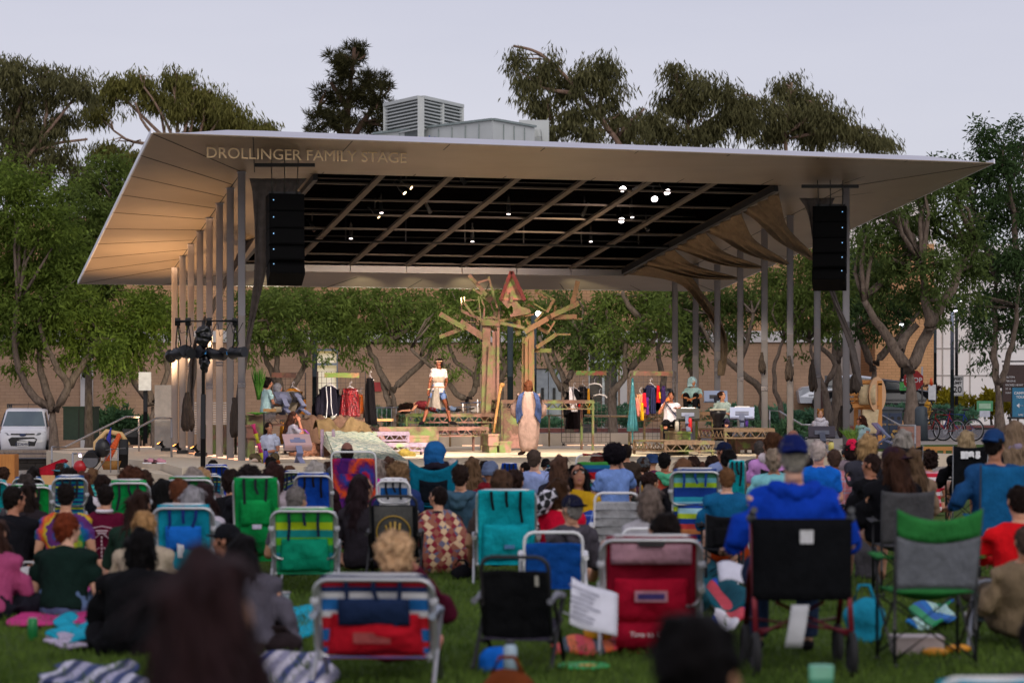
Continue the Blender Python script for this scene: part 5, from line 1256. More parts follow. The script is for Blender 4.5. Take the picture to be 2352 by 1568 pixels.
o2,iM2=set_tree('right set tree of orange boards carrying a birdhouse and broken chairs',62.6,[((1335,1000),(1320,bt),70),((1395,960),(1385,bt),50),((1430,900),(1440,bt),85),((1365,1050),(1350,bt),40)],[((1340,930),(1650,750),82),((1690,720),(2070,545),75),((1970,600),(2055,250),72),((1640,735),(2040,725),72),((1700,765),(2110,755),26),((1005,782),(1460,695),30),((1255,745),(1290,880),34),((1350,740),(1385,830),26),((1215,790),(1262,980),85),((1545,385),(1740,495),22),((1735,495),(1640,665),42),((1640,660),(1455,545),22),((1480,400),(1640,480),22),((1390,560),(1560,660),22),((1520,870),(1655,950),58),((1650,950),(1745,790),30),((1630,820),(1700,870),24),((1500,1140),(1770,960),62),((1760,968),(1955,965),34),((1475,1180),(1700,1182),66),((1335,1090),(1440,900),46),((1480,790),(1590,660),40),((1400,800),(1405,900),46),((1760,575),(1730,700),36)],5,SCT2)
mb=MB();Yb=62.0;pts=[P(*cz(x,y),Yb)for x,y in((1150,525),(1245,520),(1290,590),(1400,620),(1430,660),(1390,690),(1150,735),(1140,700),(1180,680),(1185,620))];mb.prism(pts,(0,.06,0));c=mb.build('cut_panel',SCT,o2);c.matrix_parent_inverse=iM2
o=empty('birdhouse',P(*cz(1170,320),62.2),'tall gabled birdhouse with dark red roof boards at the top of the set tree','birdhouse');iM=Matrix.Translation(o.location).inverted()
mb=MB();mb.prism([P(*cz(x,y),61.9)for x,y in((1165,150),(1275,330),(1330,500),(1040,505),(1090,330))],(0,.5,0));c=mb.build('body',scenic('#6b4a3a','#6f8f45','#a86f60',2.2,.45),o);c.matrix_parent_inverse=iM
for a,b_ in(((1160,128),(1015,510)),((1165,128),(1340,515))):
 mb=MB();p,q=P(*cz(*a),62.05),P(*cz(*b_),62.05);mb.beam(p,q,.75,.09,(0,0,1));c=mb.build('roof_board',scenic('#5e1c1a','#4a4a24','#7a2a24',2,.56),o);c.matrix_parent_inverse=iM
mb=MB();mb.beam(P(*cz(1165,390),61.8),P(*cz(1165,530),61.8),.06,.06);mb.beam(P(*cz(1060,560),62),P(*cz(1130,500),62),.1,.3);c=mb.build('perch',SCT,o);c.matrix_parent_inverse=iM
# walking staff, folding chair with blue arm, barrier
mb=MB();mb.tube([P(1134,993,60),P(1140,950,60),P(1147,905,60),P(1151,885,60)],[.03,.032,.036,.05],8);mb.ell(P(1153,884,60),(.07,.06,.06));o=mb.build('wooden_staff',wood('#8a6030','#a67c48'));tag(o,'pale knotted wooden staff leaning on the set tree','staff')
o=empty('folding_chair',P(1080,948,61.8),'small folding chair with one blue arm on the rear platform','folding chair');iM=Matrix.Translation(o.location).inverted()
for nm,pts,r,m in(('armrest',[P(1058,925,61.6),P(1104,924,61.6)],.018,M('#3c6fb0',.5)),('frame',[P(1064,944,61.6),P(1063,926,61.6)],.016,WHT),('frame',[P(1097,947,61.6),P(1097,917,61.6)],.018,WHT),('frame',[P(1060,944,62),P(1082,938,62),P(1102,934,62)],.016,BLK)):
 mb=MB();mb.tube(pts,r,6);c=mb.build(nm,m,o);c.matrix_parent_inverse=iM
mb=MB();mb.sheet(lambda u,v:P(1080+20*u,946-12*v,62.1)+Vector((0,-.2*u,0)),4,4,.02);c=mb.build('seat',cloth('#b9b3ab'),o);c.matrix_parent_inverse=iM
o=empty('crowd_barrier',P(910,985,72),'grey metal crowd barrier with thin bars behind the platforms','barrier');iM=Matrix.Translation(o.location).inverted()
mb=MB();mb.tube([P(862,936,72),P(1100,934,72)],.022,6);mb.tube([P(862,984,72),P(1100,984,72)],.02,6);c=mb.build('rail',STEEL,o);c.matrix_parent_inverse=iM
mb=MB()
for i in range(22):mb.tube([P(866+i*11,936,72),P(866+i*11,984,72)],.011,5)
c=mb.build('bars',STEEL,o);c.matrix_parent_inverse=iM
o=empty('side_table',P(875,964,60.3),'small wooden side table behind the ramp','table');iM=Matrix.Translation(o.location).inverted()
mb=MB();p=P(875,964,60.3);mb.box(p,(.6,.5,.06));c=mb.build('top',wood('#b98d58','#d0a670'),o);c.matrix_parent_inverse=iM
for dx in(-.22,.22):mb=MB();mb.box((p.x+dx,p.y,(p.z+DECK)/2),(.04,.04,p.z-DECK-.04));c=mb.build('leg',BLK,o);c.matrix_parent_inverse=iM
# ------------------------------------------------------------------ wire racks with costumes
def rack(label,x0,x1,y0,y1,Y,plank=None):
 A,Bv=P(x0,y1,Y),P(x1,y1,Y);zt_=PZ(y0,Y);zb_=max(DECK+.12,PZ(y1,Y));W=Bv.x-A.x;Hh=zt_-zb_
 o=empty('wire_rack',(A.x,Y,zb_),label,'clothes rack','wire grid costume racks at the back of the stage');m=M('#3c3330',.5,.4)
 g=MB();n=int(W/.11);k=int(Hh/.13)
 for i in range(n+1):g.box((W*i/n,0,Hh/2),(.009,.009,Hh))
 for j in range(k+1):g.box((W/2,.004,Hh*j/k),(W,.009,.009))
 g.build('wire_grid',m,o)
 g=MB()
 for s_ in(0,W):
  for i in range(4):g.box((s_+.0,.08+.1*i,Hh/2),(.009,.009,Hh))
  for j in range(k+1):g.box((s_,.22,Hh*j/k),(.009,.42,.009))
 g.build('side_grid',m,o)
 for x in(.05,W-.05):g=MB();g.tube([(x-.03,.1,-.06),(x+.03,.1,-.06)],.06,10);g.build('caster',BLK,o)
 if plank:
  a,b_,y,h,mt=plank;pa,pb_=P(a,y,Y-.05),P(b_,y+1,Y-.05);q=MB();q.beam(pa,pb_,.04,h*Y/F,(0,0,1));c=q.build('top_plank',mt,o);c.matrix_parent_inverse=Matrix.Translation(o.location).inverted()
 return o
rack('wire rack of mustard jackets behind the two music stands',622,700,856,950,59.8,(624,680,861,11,scenic('#4a332a','#57602e','#6a4438',2,.5)))
rack('wire rack with the black jacket and red dress at left',728,838,853,1000,58.6,(745,825,861,11,scenic('#96704e','#6f8a3c','#8f6450',2,.5)))
rack('wire rack with black suits right of the robed performer',1290,1402,853,1015,64.5,(1323,1393,856,10,scenic('#6d4a34','#5e8a3c','#8a4a3c',2,.5)))
rack('wire rack of bright motley clothes and a teal parasol',1446,1552,853,1014,60.0,(1455,1545,857,10,scenic('#5d4636','#5e7a3c','#7a4a3c',2,.5)))
def garment(label,x,yt,yb,w,Y,m,kind='jacket',name='costume',hanger=True,sleeve=True,parts=None,wb=None,yaw=0):
 s_=Y/F;H=(yb-yt)*s_;W=w*s_;wb=(wb or w)*s_;o=empty(name,P(x,yt,Y),label,'costume','costumes hung on the wire racks',R(yaw))
 m=cloth(m)if isinstance(m,str)else m
 def ring(z,wx,wy,ph):return[Vector((wx*math.cos(a)*(1+.05*math.sin(5*a+ph)),wy*math.sin(a)*(1+.35*math.sin(6*a+ph)),z))for a in[2*PI*i/28 for i in range(28)]]
 r=MB();prof=[(0,.09,.05),(-.05,W*.30,.07),(-.10,W*.42,.09)]if kind!='dress' else[(0,W*.33,.04),(-.1,W*.36,.08)]
 n=7
 for i in range(n+1):t=i/n;prof.append((-.16-(H-.16)*t,W*.40*(1-t)+wb*.5*t,.10+.05*t))
 r.loft([ring(z,a,b_,z*3)for z,a,b_ in prof]);r.build('garment',m,o)
 if kind=='jacket' and sleeve:
  for s in(-1,1):q=MB();q.tube([(s*W*.36,0,-.09),(s*W*.50,0,-.30),(s*W*.52,-.03,-.58),(s*W*.50,-.04,-min(H,.75))],[.07,.075,.07,.06],10);q.build('sleeve',m,o)
 if hanger:
  q=MB();q.tube([(-W*.36,0,-.06),(0,0,.06),(W*.36,0,-.06)],.016,6);q.tube([(0,0,.06),(0,0,.14),(.03,0,.17),(.05,0,.13)],.007,5);q.build('hanger',M('#c9c4c8',.15,.2),o)
 for nm,mb,mm in(parts or[]):mb.build(nm,mm,o)
 return o
garment('mustard orange jacket hanging on the left rear rack',672,892,950,48,59.4,'#9a6420','jacket',wb=52)
garment('mustard yellow robe hanging under the left platform edge',652,968,1020,22,57.6,'#b07a2a','dress',hanger=False)
nk=MB();nk.tube([(-.06,-.13,-.02),(-.03,-.16,-.4),(-.05,-.165,-.75),(-.16,-.15,-.85)],.010,8);nk.tube([(.05,-.13,-.02),(.06,-.16,-.45),(.10,-.16,-.75),(.2,-.15,-.68)],.010,8)
garment('black jacket with a white pearl string on the left rack',756,886,955,50,58.3,'#1b1a24','jacket',parts=[('pearl_string',nk,WHT)])
t=NT('sequins');v=t.coord();vo=t.n('ShaderNodeTexVoronoi',Scale=26.0);t.l(v,vo.inputs[0]);SEQ=t.done(t.ramp(vo.outputs['Distance'],[(.1,lin('#9a1620')),(.7,lin('#3a0408'))]),.3,.1);t.bump(vo.outputs['Distance'],.8,.03)
garment('shiny red sequin dress with thin straps on the left rack',804,892,957,50,58.2,SEQ,'dress',wb=50)
garment('black coat with gold trim edging the left rack',738,905,952,30,58.8,'#15151a','jacket')
garment('orange shiny garment half hidden behind the rack post',829,905,950,14,58.9,'#a8541c','dress')
garment('long black velvet robe with a pale fringed hem',850,868,975,24,58.7,'#131114','dress',wb=34)
bw=MB();bw.tube([(-.09,-.15,.05),(-.08,-.17,-.3),(-.02,-.17,-.62)],.05,8);bw.tube([(-.05,-.15,.05),(.02,-.17,-.3),(.05,-.175,-.6)],.05,8)
fl=MB();fl.ell((.16,-.17,-.45),.05)
garment('black tailcoat with white scarf and red flower on the right rack',1318,893,985,36,64.2,'#121216','jacket',parts=[('white_scarf',bw,cloth('#d8d4d8')),('red_flower',fl,cloth('#d81f22'))],wb=38)
garment('black coat lined in yellow hanging behind the tailcoat',1338,886,950,30,64.7,'#16151a','jacket');garment('thin yellow sash hanging at the edge of the black coat',1352,892,950,7,64.0,'#b8862a','dress',hanger=False)
garment('pleated black skirt below the tailcoat',1317,945,985,34,64.0,'#1a1418','dress',hanger=False)
for lab,x,y in(('empty clear hanger with gold clips on the right rack',1366,880),('empty bare hanger hanging lower on the right rack',1377,905)):
 o=empty('clothes_hanger',P(x,y,64.1),lab,'hanger');q=MB();q.tube([(-.2,0,-.1),(-.14,0,-.03),(0,0,0),(.14,0,-.03),(.2,0,-.1)],.02,6);q.build('bar',M('#d9d4d2',.12),o);q=MB();q.tube([(0,0,0),(0,0,.1),(.03,0,.14)],.008,5);q.build('hook',STEEL,o)
garment('navy top hanging high on the motley rack',1494,884,915,34,59.8,'#20223c','jacket')
for i,(x,yt,yb,w,c,lab)in enumerate([(1470,905,945,22,'#b0805e','tan patchwork coat on the motley rack'),(1480,902,935,12,'#b81f30','crimson shirt in the middle of the motley rack'),(1487,912,952,8,'#5a2a7a','purple scarf on the motley rack'),(1475,925,965,8,'#c89a20','golden yellow scarf with purple end on the motley rack'),(1512,885,925,10,'#c01f26','bright red scarf on the motley rack'),(1515,900,915,7,'#d8b020','short yellow scarf on the motley rack'),(1524,886,935,12,'#3a2a58','violet dress hanging right on the motley rack'),(1452,890,912,10,'#7a1f2a','small red and blue vest at the left edge of the motley rack'),(1500,890,950,14,'#2c3050','dark blue gown on the motley rack'),(1464,915,955,10,'#c47a70','salmon pink scarf on the motley rack')]):
 garment(lab,x,yt,yb,w,59.55-.05*(i%4),c,'dress' if w<20 else 'jacket',hanger=w>15)
o=empty('parasol',P(1453,940,59.2),'closed teal satin parasol hanging on the motley rack','parasol');s_=59.2/F;q=MB()
q.loft([[Vector(((rr*(1+.18*math.sin(8*a)))*s_*math.cos(a),(rr*(1+.18*math.sin(8*a)))*s_*math.sin(a),(940-y)*s_))for a in[2*PI*i/32 for i in range(32)]]for y,rr in((868,2),(885,3),(930,6.5),(975,11),(990,12))]);q.build('canopy',M('#2c666e',.3,.3,.25,10),o)
q=MB();q.tube([(0,0,(940-868)*s_),(0,0,(940-1018)*s_)],.018,6);q.build('shaft',M('#2a7a86',.4),o)
# ------------------------------------------------------------------ music stands
def zstand(label,x,yb,Y,h,board,face=0,tilt=-25,bw=.62,bh=.38,m=None,zb=None,sheet=None,lean=1):
 m=m or M('#6f7486',.6,0,.12,4);zb=PZ(yb,Y)if zb is None else zb;o=empty('music_stand',(PXX(x,Y),Y,zb),label,'music stand','home made plywood music stands',R(face));k=h
 q=MB();q.beam((.02,lean*.20,0),(0,-lean*.13,k*.42),.035,.13,(1,0,0));q.beam((.02,-lean*.30,0),(0,lean*.02,k*.30),.035,.10,(1,0,0));q.build('foot',m,o)
 q=MB();q.beam((0,-lean*.13,k*.38),(0,lean*.16,k*.96),.035,.12,(1,0,0));q.build('upright',m,o)
 rot=Euler((R(tilt),0,0)).to_matrix();c=Vector((0,lean*.13,k*.88))
 q=MB();q.box(c+Vector((0,-.04,-.02)),(bw*.55,.03,.09),rot);q.build('brace',m,o)
 q=MB();q.box(c,(bw,.03,bh),rot);q.box(c+rot@Vector((0,.06,-bh/2)),(bw,.10,.03),rot);q.build('desk',board if not isinstance(board,str)else M(board,.6,0,.06,2),o)
 if sheet:q=MB();q.box(c+rot@Vector((0,.02,.05)),(bw*.6,.01,bh*.9),rot);q.build('sheet_music',WHT,o)
 return o
SLB=M('#666d88',.6,0,.12,4)
zstand('grey music stand with slanted desk beside the hooded performer at left',654,951,55.6,.48,'#4f556a',30,-50,.38,.26,SLB);zstand('grey music stand with narrow black desk left of the costume rack',690,951,55.9,.50,'#2a2a30',45,-50,.30,.22,SLB)
zstand('lavender music stand with pale pink desk before the cross legged performer',686,1064,47.6,.52,'#c9a7a6',18,-50,.55,.34,M('#8488a8',.6,0,.12,4))
zstand('grey music stand with black desk in front of the seated man',1580,989,56.4,.45,'#121214',-4,-22,.54,.26,SLB,sheet=1);zstand('grey music stand with pale blue desk on the far right platform',1704,979,57.4,.38,'#9aa6cc',-8,-25,.58,.26,SLB,sheet=1)
zstand('blue grey music stand with pale desk behind the drummer',1646,944,61.2,.44,'#8b9cc4',6,-15,.60,.27,M('#2a2c38',.6));zstand('dark grey music stand in front of the motley rack',1538,944,61,.52,'#22242c',30,-30,.4,.26,SLB)
zstand('dark purple music stand in front of the girl with hair buns',1889,1028,52.5,.40,'#2c2436',0,-12,.58,.24,M('#565b6c',.6));zstand('purple grey music stand right of the curly haired performer',2030,1022,52,.44,'#6a5a78',60,-45,.34,.24,SLB)
# ------------------------------------------------------------------ performers
PG='performers on the stage'
def plat_z(y,Y):return PZ(y,Y)
# actress
Ya=60.2;pa=P(1006,977,Ya)
J=dict(hip=(0,0,.93),neck=(.03,.02,1.46),head=(.045,.05,1.615),shL=(-.15,-.02,1.42),shR=(.19,.04,1.42),elL=(-.24,-.08,1.15),wrL=(-.27,-.04,.90),elR=(.27,.10,1.15),wrR=(.25,.20,.95),hpL=(-.09,0,.90),hpR=(.09,0,.90),knL=(-.24,.08,.52),anL=(-.40,.0,.10),toL=(-.50,.02,.04),knR=(.26,.04,.50),anR=(.33,0,.10),toR=(.50,-.03,.04))
DK_='#7a4630'
o,D,hm=person('actress in white top and denim shorts striding with feet wide apart',(pa.x,Ya,pa.z),.96,PI+.35,'stand','down',.92,J={k:(-v[0],-v[1],v[2])for k,v in J.items()for k in[k.replace('L','#').replace('R','L').replace('#','R')]},jk='actress',hy=-40,sh='#c4b9b8',sleeve='short',pants='#5a6f9c',plen='shorts',sk=DK_,hair=('short','#1a1210'),shoes='#141216',fem=True,vox=.012,face=True,group=PG,curl=1.0)
q=MB();rings=[]
for z,rx,ry in((1.02,.17,.13),(.92,.20,.16),(.78,.25,.2),(.62,.29,.23),(.48,.31,.24)):rings.append([Vector(((rx*(1+.1*math.sin(9*a+z*9)))*math.cos(a)+(.0 if z>.9 else .06*(.93-z)),(ry*(1+.1*math.sin(7*a)))*math.sin(a),z-.12*max(0,math.cos(a))*(1 if z<.7 else 0)))for a in[PI*.15+2*PI*.78*i/29 for i in range(30)]])
q.add([p for r_ in rings for p in r_],[(i*30+j,i*30+j+1,i*30+30+j+1,i*30+30+j)for i in range(len(rings)-1)for j in range(29)],0,True);so_=q.build('wrap_skirt',cloth('#8a837c'),o,fix=False);so_.rotation_euler=(0,0,R(128))
q=MB();q.ringloft([((0,0,1.12),.165,.125),((0,.0,1.26),.172,.128)],18);q.build('bodice',cloth('#a08f80'),o)
q=MB();q.tube([(.095*math.cos(a)-.03,.075*math.sin(a)-.04,1.45-.05*max(0,-math.sin(a)))for a in[2*PI*i/16 for i in range(16)]],.016,6,closed=True);q.tube([(.11*math.cos(a)-.03,.095*math.sin(a)-.05,1.42-.10*max(0,-math.sin(a)))for a in[2*PI*i/16 for i in range(16)]],.013,6,closed=True);q.build('necklace',M('#a8302a',.4),o)
q=MB();q.tube([(.083*math.cos(a),-.012+.10*math.sin(a),.055)for a in[2*PI*i/16 for i in range(16)]],.012,6,closed=True);q.tube([(.085,-.02,.05),(.095,-.03,-.08),(.09,-.02,-.17)],.012,6);c=q.build('headband',cloth('#c9a58a'),o);c.matrix_local=hm
q=MB();q.tube([D['wrR']+Vector((.032*math.cos(a),.032*math.sin(a),.04))for a in[2*PI*i/10 for i in range(10)]],.016,6,closed=True);q.build('bracelet',cloth('#d8c49a'),o)
q=MB();q.tube([D['knR']*.86+D['anR']*.14,D['knR']*.72+D['anR']*.28],[.072,.066],12);q.build('knee_wrap',cloth('#3a3432'),o)
q=MB();q.beam((.02,-.15,1.0),(.03,-.19,.62),.07,.02,(0,1,0));q.tube([(.17*math.cos(a),.14*math.sin(a),1.0)for a in[2*PI*i/18 for i in range(18)]],.02,6,closed=True);q.build('sash',cloth('#b08a72'),o)
# robed performer seen from behind
Yr=55;pr=DK(1214,1046);pr.y=Yr;pr.x=PXX(1214,Yr)
o,D,hm=person('robed performer with blue shawl facing away on the stage floor',(pr.x,Yr,DECK),1.0,0,'stand','down',1.1,J=dict(elL=(-.30,.06,1.10),wrL=(-.20,.24,1.0),elR=(.30,.06,1.10),wrR=(.20,.24,1.0),head=(0,.03,1.585),neck=(0,0,1.43),toL=(-.22,.06,.04)),jk='robe',sk='#c08a6c',hair=('bob','#4f2c1a'),shoes='#2a201e',vox=.014,group=PG)
q=MB()
def rr(z,rx,ry,k):return[Vector((rx*math.cos(a)*(1+k*math.sin(7*a+z*2)),ry*math.sin(a)*(1+k*math.sin(5*a+z*3)),z))for a in[2*PI*i/36 for i in range(36)]]
q.loft([rr(.10,.16,.17,.07),rr(.22,.20,.18,.09),rr(.5,.235,.19,.07),rr(.8,.245,.185,.05),rr(1.05,.235,.175,.03),rr(1.3,.225,.155,.01),rr(1.42,.17,.12,0),rr(1.46,.09,.08,0)]);q.build('robe',cloth('#8a736b'),o)
for s in(-1,1):q=MB();q.tube([(s*.19,0,1.38),(s*.31,.05,1.12),(s*.30,.12,.98),(s*.24,.22,.93)],[.085,.10,.115,.11],12);q.build('sleeve',cloth('#8a736b'),o)
for s in(-1,1):q=MB();q.sheet(lambda u,v:Vector((s*(.09+.13*u+.05*math.sin(PI*v)+.04*v),-.14-.08*math.sin(PI*min(1,v*1.3))-.01*math.sin(u*14)-.05*v*(1-u),1.46-.08*u-.66*v*(.8+.2*u))),8,12,.02);q.build('shawl',cloth('#2f3b5c'),o)
# boy with grasses
o,D,hm=person('boy in pale blue tunic kneeling with a tall bunch of green grass',(PXX(610,55.8),55.8,PZ(952,55.8)),.92,R(-60),'floor','lap',.95,hy=-20,J=dict(wrL=(-.10,.28,.42),elL=(-.25,.12,.33)),jk='boy',sh='#8fb0b4',sleeve='short',pants='#8d8674',sk='#a8755a',hair=('curly','#17120f'),shoes='#4a4038',vox=.014,face=True,group=PG)
def grass_bunch(label,x,yb,yt,Y,n,spread,c,bind=.35):
 p=P(x,yb,Y);H=(yb-yt)*Y/F;o=empty('grass_bunch',p,label,'grass bunch');rg=random.Random(int(x));q=MB()
 for i in range(n):
  a=rg.uniform(0,2*PI);r=rg.uniform(0,1)**.5*spread;h=H*rg.uniform(.7,1);e=Vector((r*math.cos(a),r*.6*math.sin(a),h));b_=Vector((.03*math.cos(a),.03*math.sin(a),0));q.tube([b_,b_.lerp(e,.5)+Vector((0,0,.05*h)),e-Vector((0,0,.12*r))],[.008,.009,.002],4)
 q.build('blades',leafm(*c,.1,3),o);q=MB();q.tube([(0,0,H*.05),(0,0,H*.1)],.04,8);q.build('tie',cloth('#6a5a3a'),o);return o
grass_bunch('tall bunch of green grass held upright by the boy',594,918,838,55.2,60,.20,('#234f1a','#4f8030'));grass_bunch('clump of green grass standing beside the curly haired performer',1958,1020,975,52.6,90,.32,('#4a7a2a','#9ab85a'))
grass_bunch('loose cut green grass lying at the edge of the left platform',590,952,944,54.9,60,.3,('#2f6a22','#5a983c'))
person('grey hooded performer looking right behind the left music stands',(PXX(629,56.4),56.4,PZ(952,56.4)),.80,R(-75),'knees','hug',.95,hy=0,sh='#7d8088',sleeve='long',pants='#5d6168',sk='#a5705a',hair=('short','#201612'),hat=('hood','#74777f'),vox=.014,face=True,group=PG)
q=MB();q.tube([(0,-.06,0),(0,.06,0)],.28,24);o=q.build('frame_drum',M('#a39880',.7));o.location=P(668,925,56.2);o.rotation_euler=(0,0,R(-40));tag(o,'round pale frame drum between the two left music stands','drum')
person('performer in pale hooded shirt sitting cross legged at the front left of the stage',(PXX(622,48.2),48.2,DECK),.86,R(150),'floor','lap',1.22,hy=65,sh='#b9bfd2',sleeve='short',pants='#5e523c',sk='#b07a5c',hair=('pony','#241713'),hood=('hoodback','#b4c0d4'),shoes='#c9b0a0',vox=.013,face=True,group=PG)
o,D,hm=person('flute player in grey shirt sitting under the draped table',(PXX(668,53.2),53.2,DECK+.12),.95,R(-75),'floor','face',1.3,hy=0,hp=10,sh='#8f8f9c',sleeve='short',pants='#4a4650',sk='#b57a5e',hair=('long','#3a241c'),vox=.014,face=True,group=PG)
q=MB();q.tube([P(686,983,52.8),P(701,988,52.6),P(710,996,52.5)],.018,8);o=q.build('flute',M('#8a3a9a',.4));tag(o,'purple flute held by the player under the draped table','flute')
# sleeper
Ys=61.5;zs=PZ(947,Ys)
o,D,hm=person('sleeping performer in maroon vest and jeans lying on the rear platform',(PXX(985,Ys),Ys,zs),.92,0,'stand','down',.95,J=dict(hip=(.18,.10,.13),neck=(-.34,.02,.23),head=(-.47,-.06,.15),shL=(-.30,-.10,.24),shR=(-.33,.20,.22),elL=(-.45,-.22,.06),wrL=(-.68,-.18,.05),elR=(-.50,.10,.06),wrR=(-.72,.0,.05),hpL=(.25,.02,.11),hpR=(.25,.18,.11),knL=(.50,-.22,.16),knR=(.52,.0,.10),anL=(.72,.02,.08),anR=(.76,.16,.07),toL=(.84,-.04,.08),toR=(.88,.08,.07)),jk='sleeper',hy=0,hp=-60,hr=80,sh='#7a3038',sleeve='none',pants='#5a6a86',sk='#d09a7e',hair=('wavy','#22150f'),shoes='#1a1a1e',vox=.013,face=True,group=PG)
# seated man
o,D,hm=person('man in sleeveless white shirt and black trousers holding an orange shell to his mouth',(PXX(1541,58.6),58.6,PZ(1018,58.6)),.94,R(178),'camp','face',1.2,lean=3,J=dict(wrL=(-.16,.30,.88),elL=(-.30,.16,.78)),jk='man',hp=8,sh='#d5d0da',sleeve='none',pants='#141318',sk='#a0654a',hair=('crop','#140e0c'),shoes='#1a181c',vox=.013,face=True,group=PG)
q=MB();q.ell((0,0,0),(.045,.07,.045));q.ell((.02,-.04,-.015),(.03,.05,.03));o2=q.build('orange_shell',M('#d2752c',.5));o2.location=P(1534,917,58.2);tag(o2,'orange shell held at the mouth of the seated man','shell')
q=MB();mI=o.matrix_basis;q.sheet(lambda u,v:Vector((.16-.34*v,.20-.0*v+.03*math.sin(PI*v)+.005,1.05-.42*v+.04*u)),2,8,.012);q.build('strap',cloth('#232c4a'),o)
q=MB();q.box((0,.0,.2),(.5,.45,.4));q.box((0,0,.42),(.54,.5,.04));o=q.build('seat_box',scenic('#5d4636','#6f8a3c','#6b4a3c'));o.location=(PXX(1541,58.9),58.9,PZ(1018,58.6));tag(o,'painted box the man with the shell sits on','box')
person('musician in pale blue hood sitting with one knee raised on the right platform',(PXX(1592,61),61,PZ(944,61)),.93,R(165),'knees','hug',1.05,lean=4,hy=40,sh='#92b2b4',sleeve='short',pants='#16161a',sk='#b0764f',hair=('short','#17110e'),hat=('hood','#9dbcc6'),vox=.013,face=True,group=PG)
o,D,hm=person('djembe player in pale hooded shirt sitting at the right',(PXX(1659,58.8),58.8,PZ(1012,58.8)),.90,R(172),'camp','lap',1.0,lean=2,J=dict(wrL=(-.10,.36,.75),wrR=(.10,.36,.75)),jk='djembe',hy=45,sh='#9fb0ac',sleeve='short',pants='#3c3450',plen='long',sk='#c89274',hair=('bun','#3a2117'),hood=('hoodback','#a8c0cc'),vox=.013,face=True,group=PG)
o=empty('djembe_drum',P(1649,984,58.2),'black djembe drum between the knees of the drummer','drum');q=MB();q.ringloft([((0,0,0),.10,.10),((0,0,.1),.09,.09),((0,0,.2),.12,.12),((0,0,.34),.19,.19),((0,0,.44),.2,.2)],18);q.build('body',M('#17151a',.4),o);q=MB();q.tube([(0,0,.43),(0,0,.475)],.205,20);q.build('skin',M('#d2cabc',.6),o)
q=MB();q.box((0,0,.22),(.4,.4,.44));q.box((0,0,.45),(.45,.45,.03));o=q.build('seat_box',BLK);o.location=(PXX(1661,59),59,PZ(1012,58.8));tag(o,'black stool the djembe player sits on','stool')
person('girl with two hair buns in a white hoodie sitting behind the purple music stand',(PXX(1884,53.6),53.6,DECK-.02),.80,R(180),'camp','lap',.9,lean=0,sh='#c9c6d0',sleeve='long',pants='#a9a4a4',sk='#c99a7e',hair=('buns','#9a6a3a'),hood=('scarf','#d8d4dc'),vox=.013,face=True,group=PG)
person('long haired performer in pale blue shirt looking left at the right end of the stage',(PXX(1982,52.6),52.6,DECK),.92,R(120),'floor','lap',1.05,lean=3,hy=-10,J=dict(neck=(0,.04,.72),head=(0,.06,.875),shL=(-.175,0,.665),shR=(.175,0,.665)),jk='curlyman',sh='#9db8bc',sleeve='short',pants='#3a3a44',sk='#b5765a',hair=('wavy','#3a1f16'),hood=('scarf','#8fb0a4'),vox=.013,face=True,group=PG)
# small stage props
def bottle(label,x,yb,Y,h,r,col,name='bottle',z=None):
 o=empty(name,(PXX(x,Y),Y,PZ(yb,Y)if z is None else z),label,name);q=MB();q.ringloft([((0,0,0),r,r),((0,0,h*.75),r,r),((0,0,h*.85),r*.7,r*.7),((0,0,h*.88),r*.6,r*.6)],14);q.build('body',M(col,.35),o);q=MB();q.tube([(0,0,h*.87),(0,0,h)],r*.65,12);q.build('cap',BLK,o);return o
bottle('bright red drink bottle on the green crate',1585,991,56.3,.36,.045,'#c4161c');bottle('silver drink bottle on the green crate',1555,991,56.3,.28,.05,'#a9a39a');bottle('small purple bottle behind the white music stand',1715,979,57.6,.22,.04,'#5a3aa0');bottle('violet patterned can beside the cross legged performer',610,1062,46.9,.27,.05,'#4a3a9a','can')
bottle('pale yellow cup on the stage near the girl with buns',1909,1034,50.5,.2,.06,'#cfc26a','cup')
o=empty('tube_rack',P(604,1062,47.3),'leaning pink and yellow striped plastic tubes beside the front column','tubes')
for k,(c)in enumerate(('#d8d02a','#e83a7a','#d8d02a','#e83a7a')):
 q=MB();a,b_=Vector((.02,0,.0)),Vector((-.20,.05,.75));q.tube([a.lerp(b_,k/4),a.lerp(b_,(k+1)/4)],.05,10);q.build('tube',M(c,.45),o)
q=MB();q.tube([P(612,1064,46.6),P(640,1061,46.9)],.045,10);o=q.build('plastic_tube',M('#e06a1a',.45));tag(o,'orange plastic tube lying on the front left of the stage','tube')
o=empty('bell_chimes',P(606,1055,49),'bar chimes hanging from a wooden bar on a black tripod by the left front column','chimes');q=MB();q.tube([(0,0,-.1),(0,0,.95)],.014,6)
for a in range(3):q.tube([(0,0,.2),(.32*math.cos(a*2.1+.4),.32*math.sin(a*2.1+.4),-.10)],.012,6)
q.build('tripod',BLK,o);q=MB();q.box((.12,0,1.0),(.26,.04,.06));q.build('bar',wood('#b07a3c','#c8965a'),o);q=MB()
for i in range(12):q.tube([(.01+i*.02,0,.96),(.01+i*.02,0,.66+.012*i)],.006,5)
q.build('chime_set',M('#c9c9cc',.2,.8),o)
